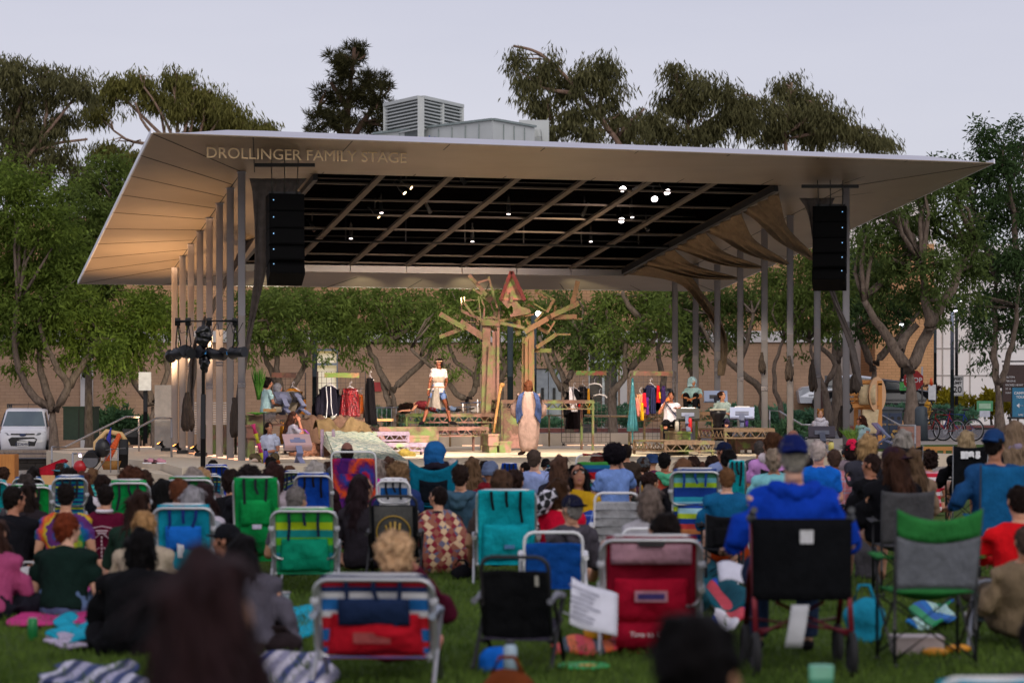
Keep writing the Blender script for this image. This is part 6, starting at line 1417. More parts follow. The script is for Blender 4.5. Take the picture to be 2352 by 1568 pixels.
# mill prop
o=empty('mill_prop',P(1994,1020,54.5),'wooden hand cranked wind machine with slatted drum and cloth','stage machine');iM=Matrix.Translation(o.location).inverted()
OAK=wood('#b5763a','#cf9350');PLY=wood('#c79a70','#d6ae86');Ym=54.5
def mp(nm,mb,m):c=mb.build(nm,m,o);c.matrix_parent_inverse=iM
q=MB();q.beam(P(2021,1020,Ym),P(2021,880,Ym),.09,.07,(0,1,0));q.beam(P(1966,1020,Ym+.5),P(1966,880,Ym+.5),.09,.07,(0,1,0));q.beam(P(1968,880,Ym),P(2026,879,Ym),.07,.10);q.beam(P(1958,932,Ym),P(2020,926,Ym),.09,.09);q.beam(P(2006,972,Ym),P(2024,972,Ym),.06,.08);mp('frame',q,OAK)
q=MB();ax0,ax1=P(1968,906,Ym+.3),P(2013,906,Ym);d_=(ax1-ax0).normalized();x_,y_=frame(d_)
for i in range(20):a=2*PI*i/20;c_=x_*(.32*math.cos(a))+y_*(.32*math.sin(a));q.beam(ax0+c_,ax1+c_,.06,.03,x_*math.cos(a)+y_*math.sin(a))
mp('slatted_drum',q,OAK)
q=MB();q.tube([ax1,ax1+d_*.03],.40,28);mp('end_disc',q,PLY)
q=MB();q.sheet(lambda u,v:P(1973+38*u,883+46*v,Ym-.25-.12*math.sin(PI*v)+.2*(1-u)),6,8,.01);q.sheet(lambda u,v:P(1975+38*u+6*(1-v),940+55*v,Ym-.1),6,8,.01);mp('canvas',q,cloth('#cdb995'))
# ------------------------------------------------------------------ vehicles and street furniture
def px_z(x,Y):return gz(PXX(x,Y),Y)
TYRE=M('#18181a',.8);DGL=M('#1c252c',.06,0,.05,2,0)
# white van seen from the front
Yv=95.;o=empty('van',(PXX(60,Yv),Yv,px_z(60,Yv)),'white delivery van with a roof rack parked at far left','van',rz=R(8));W_=.90;VW=M('#e9e9ee',.25,0,.03,1)
q=MB();sec=[]
for y,zt_,zb_,wb_,wt_ in((-2.2,.62,.30,.80,.74),(-2.12,.98,.22,.88,.82),(-1.55,1.08,.22,.91,.86),(-1.35,1.14,.22,.91,.86),(-.75,1.74,.22,.92,.74),(-.4,1.84,.22,.92,.74),(2.2,1.84,.22,.92,.76),(2.35,1.7,.3,.90,.76)):
 zm=zb_+(min(zt_,1.05)-zb_)*.75;sec.append([(-wb_*.94,y,zb_),(wb_*.94,y,zb_),(wb_,y,zm),(wt_+(.0 if zt_>1.2 else .0),y,zt_-.06),(wt_-.10,y,zt_),(-wt_+.10,y,zt_),(-wt_,y,zt_-.06),(-wb_,y,zm)])
q.loft([[Vector(p)for p in s]for s in sec]);q.build('body',VW,o)
def quad(mb,pts,th=.012):
 pts=[Vector(p)for p in pts];n=(pts[1]-pts[0]).cross(pts[2]-pts[0]).normalized();mb.prism([p+n*th for p in pts],-n*th*2.2)
q=MB();quad(q,[(-.80,-1.37,1.15),(.80,-1.37,1.15),(.66,-.80,1.70),(-.66,-.80,1.70)]);q.build('windscreen',M('#5d6c74',.08,0,.1,2),o)
q=MB();quad(q,[(-.55,-2.19,.64),(-.45,-2.20,.38),(.45,-2.20,.38),(.55,-2.19,.64),(.42,-2.175,.72),(-.42,-2.175,.72)]);q.build('grille',M('#131417',.5),o)
q=MB();q.box((0,-2.155,.84),(.9,.06,.05));q.build('upper_grille',M('#24262a',.4),o)
for s in(-1,1):
 q=MB();quad(q,[(s*.85,-2.08,.92),(s*.58,-2.16,.88),(s*.50,-2.165,.80),(s*.82,-2.12,.76)][::s]);q.build('headlight',M('#8e9499',.1,.2),o)
 q=MB();q.ell((s*1.02,-1.15,1.18),(.09,.08,.13));q.build('mirror',BLK,o)
 q=MB();quad(q,[(s*.90,-1.25,1.12),(s*.91,-.2,1.12),(s*.77,-.3,1.70),(s*.77,-.75,1.66)][::-s]);q.build('side_window',DGL,o)
 for y in(-1.45,1.45):q=MB();q.tube([(s*.72,y,.33),(s*.93,y,.33)],.33,20);w=q.build('wheel',TYRE,o);q=MB();q.tube([(s*.93,y,.33),(s*.945,y,.33)],.2,14);q.build('rim',M('#7a7c80',.4,.6),w)
q=MB();q.box((0,-2.235,.47),(.42,.02,.21));pl=q.build('number_plate',M('#dcdcda',.5),o);text_part('8Z36467',.15,M('#2b3358',.6),pl,(0,-2.25,.45),(PI/2,0,0),'lettering',.003,.003)
q=MB();q.ell((0,-2.18,.80),(.13,.03,.055));q.build('emblem',M('#243a66',.3),o)
q=MB()
for x in(-.68,.68):q.tube([(x,-.5,1.98),(x,2.1,1.98)],.03,6)
for y in(-.5,.6,1.7):q.tube([(-.7,y,1.98),(.7,y,1.98)],.025,6);q.box((-.68,y,1.91),(.06,.06,.14));q.box((.68,y,1.91),(.06,.06,.14))
q.build('roof_rack',M('#3a3a3c',.5),o)
q=MB();q.tube([(.1,-.55,1.82),(.12,-.35,2.06)],.008,4);q.build('aerial',BLK,o)
# parked cars seen from the side
def sedan(label,x,Y,col,flip,zoff=0.):
 o=empty('parked_car',(PXX(x,Y),Y,px_z(x,Y)+zoff),label,'car');m=M(col,.22,.1,.04,1)
 top=[(-2.25,.55),(-2.28,.80),(-2.1,.98),(-1.5,1.05),(-.75,1.42),(.1,1.50),(.9,1.40),(1.65,1.06),(2.1,.98),(2.25,.78),(2.25,.45)]
 q=MB();L=[Vector((px_*flip,0,z))for px_,z in[(-2.2,.28)]+top+[(2.2,.28)]]
 rings=[]
 for y,k in((-.88,.86),(-.90,.94),(-.72,1.0),(.72,1.0),(.90,.94),(.88,.86)):rings.append([Vector((p.x*(.985 if k<.9 else 1),y if p.z<1.0 else y*.80,.28+(p.z-.28)*(k if p.z>.9 else 1)))for p in L])
 q.loft(rings,sm=False);q.build('body',m,o)
 for a in([(-1.28,1.03),(-.70,1.33),(-.08,1.40),(-.05,1.03)],[(.03,1.03),(.05,1.40),(.82,1.31),(1.30,1.04)]):
  q=MB();q.prism([Vector((px_*flip,-.86+.10*(z-1.03)/.35,z))for px_,z in a],(0,.05,0));q.build('window',DGL,o)
 for xx in(-1.38,1.38):q=MB();q.tube([(xx,-.70,.32),(xx,-.92,.32)],.32,20);w=q.build('wheel',TYRE,o);q=MB();q.tube([(xx,-.92,.32),(xx,-.935,.32)],.2,14);q.build('rim',M('#8a8c90',.35,.7),w)
 for xx in(-2.22,2.2):q=MB();q.box((xx*flip,-.6,.78),(.10,.4,.12));q.build('light',M('#7a2024' if xx>0 else '#b9bec2',.2),o)
 q=MB();q.box((.1*flip,-.905,.62),(3.9,.015,.025));q.build('side_trim',BLK,o);return o
sedan('black parked car behind the recycling bins',2012,101,'#17191e',1,.55);sedan('silver grey parked car behind the tan tree trunk',1950,104,'#b9bfc8',1,.75)
# poles, lamps and signs
DKP=M('#2a3338',.5,.3)
def pole(label,x,yt,yb,Y,r,m=None,name='pole',cat='pole',extra=None):
 o=empty(name,(PXX(x,Y),Y,PZ(yb,Y)),label,cat);q=MB();q.tube([(0,0,0),(0,0,PZ(yt,Y)-PZ(yb,Y))],r,12);q.build('pole',m or DKP,o);return o,PZ(yt,Y)-PZ(yb,Y)
o,h=pole('grey green street lamp with a lit head at right',2187,712,985,86,.065,name='street_lamp',cat='street lamp');q=MB();q.box((.05,-.3,h+.02),(.22,.7,.09));q.build('lamp_head',DKP,o);q=MB();q.box((.05,-.32,h-.035),(.17,.5,.02));q.build('lamp_glass',emis('#efe6ff',14),o)
o,h=pole('tall black lamp pole holding the speed limit sign',2197,690,930,92,.06,BLK,'street_lamp','street lamp');q=MB();q.ell((0,0,h+.05),(.3,.3,.10));q.build('lamp_head',DKP,o);q=MB();q.ell((0,0,h),(.22,.22,.07));q.build('lamp_glass',emis('#ffffff',9),o)
s=empty('speed_sign',P(2199,886,91.7),'white SPEED LIMIT 20 sign on the black pole','road sign');q=MB();q.box((0,0,0),(.46,.02,.76));q.build('plate',M('#cfcfcd',.5),s)
q=MB();
for sx,sz,w,hh in((0,.355,.44,.015),(0,-.355,.44,.015),(.212,0,.015,.72),(-.212,0,.015,.72)):q.box((sx,-.014,sz),(w,.006,hh))
q.build('border',BLK,s)
for t_,z,sz in(('SPEED',.26,.13),('LIMIT',.11,.13),('20',-.15,.34)):text_part(t_,sz,BLK,s,(0,-.016,z),(PI/2,0,0),'lettering',.003,.006)
o,h=pole('thin dark green lamp post left of the Y forked tree',2073,742,905,98,.085,None,'street_lamp','street lamp');q=MB();q.ell((0,0,h),(.2,.2,.08));q.build('lamp_head',DKP,o);q=MB();q.ell((0,-.05,h-.05),(.16,.16,.05));q.build('lamp_glass',emis('#ffffff',8),o)
s=empty('green_sign',P(2075,880,97.6),'small green and black notice on the thin dark lamp post','sign');q=MB();q.box((0,0,-.12),(.30,.02,.34));q.build('plate',M('#3f9a4a',.5),s);q=MB();q.box((0,0,.13),(.30,.022,.14));q.build('header',BLK,s);q=MB();q.box((.02,-.014,.13),(.16,.006,.06));q.build('print',WHT,s)
q=MB();q.tube([(-.02,-.014,-.2),(.08,-.014,-.12)],.03,6);q.build('arrow',WHT,s)
pole('thin grey pole beside the brown round bush',2118,842,925,97,.035,STEEL);pole('slim dark pole in front of the white building',2148,700,920,98,.06);pole('grey post with a lamp box against the white building',2287,858,905,103,.05,STEEL)
pole('grey tube signpost near the silver car',1897,862,930,95,.05,M('#6a6c6e',.6));pole('dark lamp post behind the right set tree',1226,722,1000,74,.085)
o=MB().ell((0,0,0),(.10,.10,.09)).build('street_lamp_bulb',emis('#efe8ff',9));o.location=P(1237,720,74);tag(o,'round glowing white lamp at the top of the dark post behind the set tree','lamp')
pole('dark post behind the left trunk of the set tree',1172,740,990,82,.10);pole('dark green post left of the lit door',723,770,960,96,.10)
o,h=pole('black post with a white box sign left of the columns',334,872,1018,82,.075,BLK);q=MB();q.box((0,-.1,h-.05),(.42,.05,.62));q.build('box_sign',M('#c9c6c4',.6),o)
s=empty('stop_sign',P(2098,873,92),'red stop sign partly hidden by the Y forked tree','road sign');q=MB();q.prism([Vector((.40*math.cos(PI/8+i*PI/4),-.01,.40*math.sin(PI/8+i*PI/4)))for i in range(8)],(0,.02,0));q.build('plate',M('#a5161c',.5),s);text_part('STOP',.26,WHT,s,(.02,-.02,0),(PI/2,0,0),'lettering',.003,.004);q=MB();q.tube([(0,.03,.4),(0,.03,-2.0)],.03,6);q.build('post',STEEL,s)
o=empty('bollard',(PXX(2116,76),76,px_z(2116,76)),'thick dark grey bollard with a domed top in front of the yellow hydrant','bollard');q=MB();hb=PZ(932,76)-px_z(2116,76);q.ringloft([((0,0,0),.21,.21),((0,0,hb-.1),.20,.20),((0,0,hb-.03),.15,.15),((0,0,hb),.05,.05)],20);q.build('post',M('#39434a',.6),o);q=MB();q.tube([(0,0,.0),(0,0,.06)],.25,20);q.build('base',M('#39434a',.6),o)
def hydrant(label,x,yb,Y,h,col):
 o=empty('hydrant',P(x,yb,Y),label,'hydrant');m=M(col,.4);q=MB();q.ringloft([((0,0,0),.16,.16),((0,0,.05),.16,.16),((0,0,.06),.11,.11),((0,0,h*.62),.11,.11),((0,0,h*.64),.15,.15),((0,0,h*.72),.15,.15),((0,0,h*.9),.11,.11),((0,0,h),.05,.05)],16);q.build('barrel',m,o)
 q=MB();q.tube([(-.22,0,h*.5),(.22,0,h*.5)],.065,10);q.tube([(0,-.2,h*.55),(0,0,h*.55)],.075,10);q.build('outlet',m,o);q=MB();q.tube([(0,0,h),(0,0,h*1.06)],.035,6);q.build('bolt',m,o)
hydrant('yellow fire hydrant behind the grey bollard',2131,972,90,.85,'#d89a12');hydrant('red fire standpipe in front of the leaning tree at right',1921,953,90,.60,'#a8141c')
# bicycles
def bike(label,x,yb,Y,col,yaw,basket=False,dark=False):
 o=empty('bicycle',P(x,yb,Y),label,'bicycle','bicycles parked by the road',R(yaw));r=.335;m=M(col,.35,.3)
 for xx in(-.52,.52):
  q=MB();q.tube([(xx+r*math.cos(a),0,r+r*math.sin(a))for a in[2*PI*i/28 for i in range(28)]],.024,6,closed=True);w=q.build('wheel',TYRE,o)
  q=MB();q.tube([(xx+.30*math.cos(a),0,r+.30*math.sin(a))for a in[2*PI*i/24 for i in range(24)]],.012,5,closed=True);q.build('rim',M('#b5b5b8' if not dark else '#55565a',.3,.7),w)
  q=MB()
  for i in range(12):a=2*PI*i/12;q.tube([(xx,.02*(-1)**i,r),(xx+.30*math.cos(a),0,r+.30*math.sin(a))],.0025,3)
  q.tube([(xx,-.05,r),(xx,.05,r)],.03,8);q.build('spokes',STEEL,w)
 q=MB();bb,st,hd=(-.08,0,.29),(-.20,0,.80),(.34,0,.83)
 for a,b_ in((bb,st),(st,hd),(bb,(.36,0,.72)),(bb,(-.52,0,r)),((-.20,0,.78),(-.52,0,r))):q.tube([a,b_],.018,6)
 q.tube([hd,(.40,0,.62),(.52,0,r)],.017,6);q.tube([st,(-.23,0,.94)],.014,6);q.build('frame',m,o)
 q=MB();q.ell((-.24,0,.96),(.14,.07,.035));q.build('saddle',BLK,o)
 q=MB();q.tube([hd,(.32,0,.98)],.014,6);q.tube([(.26,-.28,1.0),(.34,-.12,.99),(.34,.12,.99),(.26,.28,1.0)],.014,6);q.build('handlebar',BLK,o)
 q=MB();q.tube([(-.08,-.05,.29),(-.08,.05,.29)],.09,14);q.tube([(-.08,-.07,.29),(-.02,-.09,.14)],.012,5);q.tube([(-.08,.07,.29),(-.14,.09,.44)],.012,5);q.build('crank',STEEL,o)
 if basket:
  q=MB()
  for i in range(5):
   z=.80+.055*i;q.tube(rrect((.56,0,z),.34,.40,.05,Vector((1,0,0)),Vector((0,1,0)),2),.006,4,closed=True)
  for i in range(14):a=2*PI*i/14;q.tube([(.56+.14*math.cos(a),.17*math.sin(a),.80),(.56+.17*math.cos(a),.2*math.sin(a),1.02)],.005,4)
  q.build('basket',M('#4a443e',.5,.3),o)
bike('red bicycle with a wire basket leaning by the lamp post',2169,1012,75.5,'#a31c22',130,True);bike('blue bicycle parked against the lamp post',2201,1011,75.8,'#1f3f9a',145);bike('dark old bicycle standing behind the bollard',2123,985,82,'#2a2624',178,dark=True)
# recycling bins
Yb=67.;zb=gz(PXX(2040,Yb),Yb);o=empty('recycling_bin',(PXX(2041,Yb),Yb,zb),'dark blue double recycling bin with round holes','recycling bin',rz=R(-4));W_=(2073-2010)*Yb/F;Hh=PZ(934,Yb)-zb
q=MB();q.box((0,.35,Hh*.5-.04),(W_,.7,Hh-.08));q.build('body',M('#3e454c',.6),o);q=MB();q.prism([Vector((-W_/2-.03,-.04,Hh-.08)),Vector((W_/2+.03,-.04,Hh-.08)),Vector((W_/2+.03,-.04,Hh-.03)),Vector((.0,-.04,Hh+.01)),Vector((-W_/2-.03,-.04,Hh-.03))],(0,.8,0));q.build('lid',M('#454d55',.5),o)
for k,tx in((0,'WASTE'),(1,'BOTTLES & CANS')):
 cx=-W_/4+k*W_/2;q=MB();q.box((cx,-.015,Hh*.46),(W_*.44,.03,Hh*.80));d_=q.build('door',M('#22324e',.5,0,.08),o)
 q=MB()
 if k:
  for s in(-.09,.09):q.tube([(cx+s,-.034,Hh*.74),(cx+s,-.03,Hh*.74)],.055,16)
 else:q.box((cx,-.033,Hh*.74),(.24,.008,.10))
 q.build('opening',BLK,d_);text_part(tx,.075 if not k else .052,M('#c9a05a',.6),d_,(cx,-.034,Hh*.60),(PI/2,0,0),'lettering',.003)
 q=MB()
 for i in range(3):
  a=i*2*PI/3+PI/2;c=Vector((cx+.085*math.cos(a),-.036,Hh*.38+.085*math.sin(a)));tn=Vector((-math.sin(a),0,math.cos(a)));rd=Vector((math.cos(a),0,math.sin(a)))
  q.prism([c-tn*.09-rd*.025,c+tn*.03-rd*.03,c+tn*.03-rd*.055,c+tn*.10+rd*.0,c+tn*.03+rd*.055,c+tn*.03+rd*.03,c-tn*.06+rd*.035],(0,.006,0))
 q.build('recycling_symbol',M('#c9a05a',.6),d_)
q=MB();q.box((0,0,.35),(.55,.5,.7));o=q.build('stone_block',M('#a07468',.8,0,.15));o.location=(PXX(2088,66.5),66.5,gz(14,66));tag(o,'reddish square block right of the recycling bins','block')
# signs on the right
o=empty('directory_sign',P(2332,985,95),'brown directory board listing places in white letters at right edge','sign');q=MB();q.box((0,0,(985-880)*95/F),(1.0,.10,1.45));q.build('board',M('#3a2622',.6),o)
for i,t_ in enumerate(('HILTON','MALONE','SACRED HEART',"ST. ROBERT'S",'XAVIER')):text_part(t_,.10,WHT,o,(-.40,-.056,(985-866-i*9)*95/F),(PI/2,0,0),'lettering',.003,0,'LEFT')
q=MB();q.box((0,0,(985-866)*95/F+.62),(1.05,.12,.06));q.build('top_bar',BLK,o)
for x in(-.5,.5):q=MB();q.box((x,.0,(985-870)*95/F*.5),(.06,.08,(985-866)*95/F));q.build('post',BLK,o)
o=empty('tour_sign',P(2344,962,91),'blue CAMPUS TOUR sign with a white arrow on a black foot','sign');q=MB();hb=(962-893)*91/F;q.box((0,0,hb/2+.05),(.62,.06,hb));q.build('board',M('#1f6f92',.5),o)
q=MB();q.box((0,-.005,hb/2+.05),(.70,.05,hb+.08));q.build('border',BLK,o).location.y=.03
for t_,z,s in(('CAMPUS',hb*.86,.13),('TOUR',hb*.73,.13),('LMU',hb*.14,.09)):text_part(t_,s,WHT,o,(0,-.036,z),(PI/2,0,0),'lettering',.003,.003)
q=MB();q.beam((.14,-.036,hb*.45),(-.08,-.036,hb*.45),.006,.05,(0,-1,0));q.prism([Vector((-.16,-.04,hb*.45)),Vector((-.05,-.04,hb*.45+.09)),Vector((-.05,-.04,hb*.45-.09))],(0,.006,0));q.build('arrow',WHT,o);q=MB();q.box((0,0,.04),(.9,.5,.08));q.build('foot',BLK,o)
o=empty('yard_sign',P(2262,962,93),'small green and white yard sign in front of the golden bushes','sign');q=MB();q.box((0,0,.50),(.62,.02,.40));q.build('board',M('#4f9a6a',.5),o);q=MB();q.box((0,-.012,.50),(.45,.01,.2));q.build('print',M('#a5c9ac',.6),o);q=MB();q.box((0,-.01,.20),(.40,.02,.24));q.build('lower_board',M('#cfd4e0',.5),o);q=MB();q.tube([(0,0,-.1),(0,0,.3)],.014,5);q.build('stake',M('#4a7ab0',.5),o)
o=empty('white_notice',P(2141,925,97),'white notice with an orange cone top beside the slim dark pole','sign');q=MB();q.box((0,0,.42),(.30,.03,.62));q.build('board',WHT,o);q=MB();q.ringloft([((-.03,.05,.70),.09,.09),((-.03,.05,1.0),.03,.03)],10);q.build('cone',M('#d8501c',.5),o)
q=MB();q.box((0,0,0),(.30,.25,1.5));o=q.build('brown_sign',M('#4a2a26',.6));o.location=P(1951,985,85)+Vector((-.95,0,.6));tag(o,'narrow dark red brown post sign behind the right columns','sign')
# left background
o=empty('transformer_box',P(180,1010,90),'dark green electrical transformer box left of the handrails','utility box');s_=90/F;q=MB();q.box((0,.6,37*s_),(70*s_,1.2,74*s_));q.build('body',M('#22382c',.6),o);q=MB();q.box((0,.6,75.5*s_),(74*s_,1.3,.06));q.build('lid',M('#22382c',.6),o);q=MB();q.box((.02,-.01,37*s_),(.03,.02,66*s_));q.build('seam',BLK,o)
q=MB();q.tube([(0,0,0),(0,0,.55)],.28,14);o=q.build('trash_can',BLK);o.location=P(299,1008,84)+Vector((0,0,-.2));tag(o,'small black ribbed trash can left of the columns','trash can')
q=MB();q.tube([(0,0,0),(0,0,.60)],.30,14);o=q.build('trash_can',BLK);o.location=P(1350,1008,80)+Vector((0,0,-.1));tag(o,'black round trash can seen under the right truss bridge','trash can')
q=MB();q.tube([(0,0,0),(0,0,.60)],.30,14);o=q.build('trash_can',BLK);o.location=P(1076,1010,80)+Vector((0,0,-.1));tag(o,'black round trash can seen under the actress platform','trash can')
q=MB();q.box((0,0,0),(.5,.5,1.75));o=q.build('utility_cabinet',M('#aaa7a2',.6));o.location=P(380,960,64);tag(o,'tall pale grey cabinet standing behind the far left columns','cabinet')
q=MB()
for i in range(14):q.box((0,0,.06*i),(1.3,.9,.03))
o=q.build('paper_stack',M('#b9b6b4',.6));o.location=P(497,950,62)+Vector((0,0,-.5));tag(o,'pale slatted stack behind the left columns','stack')
o=empty('timber_wall',P(80,1083,61),'low dark masonry wall topped by a weathered timber bench at far left','bench wall');s_=61/F
q=MB()
for r_ in range(3):
 for i in range(7):q.box((-1.25+i*.42+.2*(r_%2),.3,.05+r_*.11),(.41,.5,.10))
q.build('masonry',M('#37322f',.85,0,.25,3),o);q=MB();q.box((-.1,.2,.40),(3.3,.7,.07));q.build('bench_top',wood('#6f6259','#9a8c80'),o);q=MB();q.box((-.1,.75,.50),(3.5,.1,.08));q.build('back_board',wood('#6f6259','#9a8c80'),o)
# pile of instruments and props by the left steps
o=empty('prop_basket',P(255,1078,49.5),'wicker basket with an orange paper garland and carved wooden frame by the steps','basket');q=MB();q.ringloft([((0,0,0),.16,.16),((0,0,.18),.22,.22)],16);q.build('basket',wood('#8a5f2c','#b5823f',8),o);q=MB()
for i in range(26):t_=i/25;q.ell((-.12+.30*t_+.03*math.sin(i*3),-.08,.08+.62*t_),(.05,.04,.05),n=6)
q.build('garland',M('#d8571c',.6),o);q=MB();q.tube([(-.34,.05,.1),(-.32,.05,.55),(-.1,.06,.78),(.2,.06,.72),(.34,.05,.5)],.055,8);q.build('carved_frame',wood('#c9a36a','#dcb880'),o)
q=MB();q.tube([(.24,.02,.0),(.26,.02,.62)],.10,12);q.build('black_tube',BLK,o);q=MB();q.ringloft([((-.12,-.02,.35),.07,.05),((-.06,-.02,.55),.06,.05),((.0,.0,.86),.01,.01)],10);q.build('blue_cloth',cloth('#3a3f9a'),o);q=MB();q.ell((-.2,-.05,.42),(.10,.06,.14));q.build('red_cloth',cloth('#b81f30'),o)
o=empty('drum_kit',P(222,1085,49),'small black and chrome percussion pieces piled by the steps','percussion');q=MB();q.tube([(-.1,-.14,.25),(-.1,.1,.3)],.17,18);q.ell((.12,0,.5),(.16,.12,.2));q.build('drum',M('#1a191c',.4),o);q=MB();q.tube([(-.1,-.145,.25),(-.1,-.15,.25)],.15,18);q.build('drum_head',M('#5d5d62',.3),o);q=MB()
for a,b_ in(((0,-.1,0),(.3,-.1,.42)),((.3,-.1,0),(.3,-.1,.5)),((.45,-.1,0),(.45,-.1,.5)),((.2,-.1,.46),(.6,-.1,.5))):q.tube([a,b_],.014,6)
q.build('stand',STEEL,o);q=MB();q.ell((-.32,-.1,.12),(.14,.12,.14));q.build('red_lamp',M('#a81820',.3),o)
o=empty('shoes',P(355,1064,47.3),'pair of pink and white sneakers on the stage step','shoes')
for dx in(-.1,.08):q=MB();q.tube([(dx-.1,0,.05),(dx,0,.06),(dx+.14,0,.035)],[.05,.055,.03],8);q.build('shoe',M('#c98a98',.6),o);q=MB();q.box((dx+.01,0,.01),(.28,.1,.025));q.build('sole',WHT,o)
q=MB();q.box((0,0,.12),(.62,.5,.24));o=q.build('wooden_crate',wood('#b98a55','#d2a672'));o.location=P(97,1120,45.5);tag(o,'pale wooden crate with a red cloth top at far left','crate')
q=MB();q.prism([Vector((-.42,0,.22)),Vector((.2,0,.24)),Vector((.42,0,.50)),Vector((.36,0,.54))],(0,.4,0));c=q.build('red_cloth',cloth('#a01c2c'),o)
q=MB();q.box((0,0,.3),(.5,.4,.6));o=q.build('wooden_box',wood('#a5672c','#c4853f'));o.location=P(8,1115,46);tag(o,'orange brown wooden box cut by the left edge','box')
o=empty('wooden_bench',P(2155,1052,62),'orange wooden bench back on the low wall at right','bench');q=MB();q.box((0,0,.25),(1.5,.06,.1));q.box((-.7,0,.08),(.12,.08,.5));q.build('frame',OAK,o);q=MB()
for i in range(5):q.box((-.5+i*.22,0,.05),(.06,.04,.36))
q.build('slats',OAK,o)
# ------------------------------------------------------------------ chairs of the audience
BLU='#123f9c';TEAL='#0f9aa8'
STB=stripes(['#0a6a7a','#1a2f7a','#0a8a9a','#0e4f8a','#a8b82a','#123a8a','#0a7f90','#1a2a6a','#0a8a9a','#1a4a8a'],rep=3)
TRI=stripes(['#1a6fa0','#1f3f8a','#d6d6da','#1a6fa0','#c81a2a'],rep=1)
beach_chair('aqua beach chair cut by the left edge of the picture',-40,26,1101,26,'#149aa2',turn=-6)
beach_chair('blue and teal striped beach chair behind the green one at far left',34,101,1094,30,STB,turn=4)
beach_chair('green beach chair at far left behind the man in the black hoodie',20,116,1112,24.5,'#0f8a3c',loop=.62,turn=10)
beach_chair('striped blue teal beach chair with a bent back bar behind the tie dye shirt',122,195,1091,25,STB,loop=.45,turn=14)
beach_chair('green beach chair with long black straps behind the maroon shirt',253,343,1101,22.5,'#10944a',loop=.9,patch=(0.05,.40,.09,.03,'#d5c4d8'),turn=5)
beach_chair('green beach chair holding the grey blond woman',387,491,1094,23.5,'#0f7a34',loop=.8)
beach_chair('aqua blue beach chair with a hanging white tag and blue pillow',359,490,1157,18.6,'#1490aa',loop=.56,flap='#1a68c4',pouch='#138aa4',patch=(-.05,.52,.05,.17,'#d6d8e0'),turn=2,strap='#1a2a6a')
beach_chair('bright blue beach chair nearest the stage at left',471,526,1066,34,'#1438a8',loop=.4,turn=3)
beach_chair('dark teal beach chair standing empty before the bright blue one',468,510,1088,30,STB,loop=.55,turn=6)
beach_chair('tall green beach chair with a big flap pouch behind the black cap',536,646,1095,21.3,'#118a45',loop=0,pouch='#0e8040',flap='#129048',patch=(.02,.46,.08,.04,'#c9c4dc'))
beach_chair('navy beach chair printed with green leaves near the stage',649,694,1080,32,tiedye(['#1a3a8a','#1a3a8a','#8aa84a','#1a3a8a','#d8d8b0','#1a2f7a'],(0,0,.2),5,9),loop=.5)
beach_chair('royal blue beach chair with black buckles behind the tie dye one',681,762,1085,25,'#1446a8',loop=.75,strap='#14161c',patch=(.1,.35,.08,.05,'#9a9aa0'))
beach_chair('lime and green striped beach chair in the middle left',628,772,1165,19.6,stripes(['#0f6a4a','#0f8a5a','#0f7a8a','#0f8a5a','#5aa81a','#0f8a8a','#a8c01a','#2a9a3a','#2aa03a']),loop=.72,pouch='#0f8a6a',turn=1,strap='#1a2238')
beach_chair('tall red and purple tie dye chair with a white tube frame',762,869,1037,30,tiedye(['#5a1a6a','#3a1a6a','#c01a2a','#1a3f9a','#6a1a5a','#e0501a','#4a1a6a'],(.1,0,.7),.6,2.2),WHT,loop=0,bar=True,strap=None,turn=-4)
beach_chair('blue white and plum printed chair beside the wavy blond woman',872,944,1098,25.6,stripes(['#1a5fa8','#d2d2d8','#7a1a4a','#d2d2d8','#1a5fa8','#d2d2d8']),WHT,loop=.4,turn=-8)
camp_chair('teal camping chair with a mountain badge holding the blue hooded person',942,1052,1054,26.6,'#0c6a86',head='#141a22',sag=.12)
o,q_,Lb,w_=beach_chair('black chair with a gold hand emblem on grey mesh',848,962,1138,21.4,'#17181c',BLK,loop=0,bar=True,strap=None,band=(.1,.86,'#4a4a48'),turn=-2)
mb=MB();mb.tube([q_(.15*math.cos(a)*1.0,Lb*.48+.15*math.sin(a),.045)for a in[2*PI*i/28 for i in range(28)]],.006,5,closed=True)
for i,(a,l)in enumerate(((-.05,.10),(-.02,.13),(.012,.135),(.045,.12))):mb.tube([q_(a,Lb*.42,.045),q_(a*1.3,Lb*.42+l,.045)],.011,6)
mb.ell(q_(0,Lb*.40,.04),(.055,.012,.06));mb.tube([q_(.04,Lb*.38,.045),q_(.09,Lb*.47,.045)],.011,6);mb.build('hand_emblem',M('#a8862a',.5),o)
beach_chair('plain turquoise beach chair with hanging black straps',1092,1234,1124,20.8,'#12a0ae',loop=0,pouch='#129aa8',strap='#121418',patch=(.05,.30,.09,.035,'#5a8ab8'))
beach_chair('blue chair back near the stage left of the light blue shirt',1148,1190,1063,35,'#173f9a',loop=0,turn=3)
beach_chair('navy chair with an aqua top bar under the black beanie',1252,1278,1070,36,'#1a4a8a',loop=.3,handle='#2ab0a8')
beach_chair('rainbow striped tall chair with a red grip on top',1318,1414,1044,28.6,stripes(['#2a7a3a','#b8602a','#1a4f9a','#d8c8a0','#1a4f9a','#2a8aa8','#d8d0d0','#1a7aa0','#c88a8a','#1a3f8a','#0f7a6a','#d8c8c0','#b81a24','#b81a24','#2a3f8a','#1a6fa0','#3a8a3a']),WHT,loop=0,bar=True,strap=None,handle='#b01a28',turn=4)
beach_chair('white webbed lawn chair with a white tube frame',1362,1470,1131,22.5,'#a9abb0',WHT,loop=0,bar=True,strap=None,slats=5)
beach_chair('white framed low chair under the grey bob haired woman',1424,1540,1213,18.6,'#a5a8ae',WHT,loop=0,bar=True,strap=None)
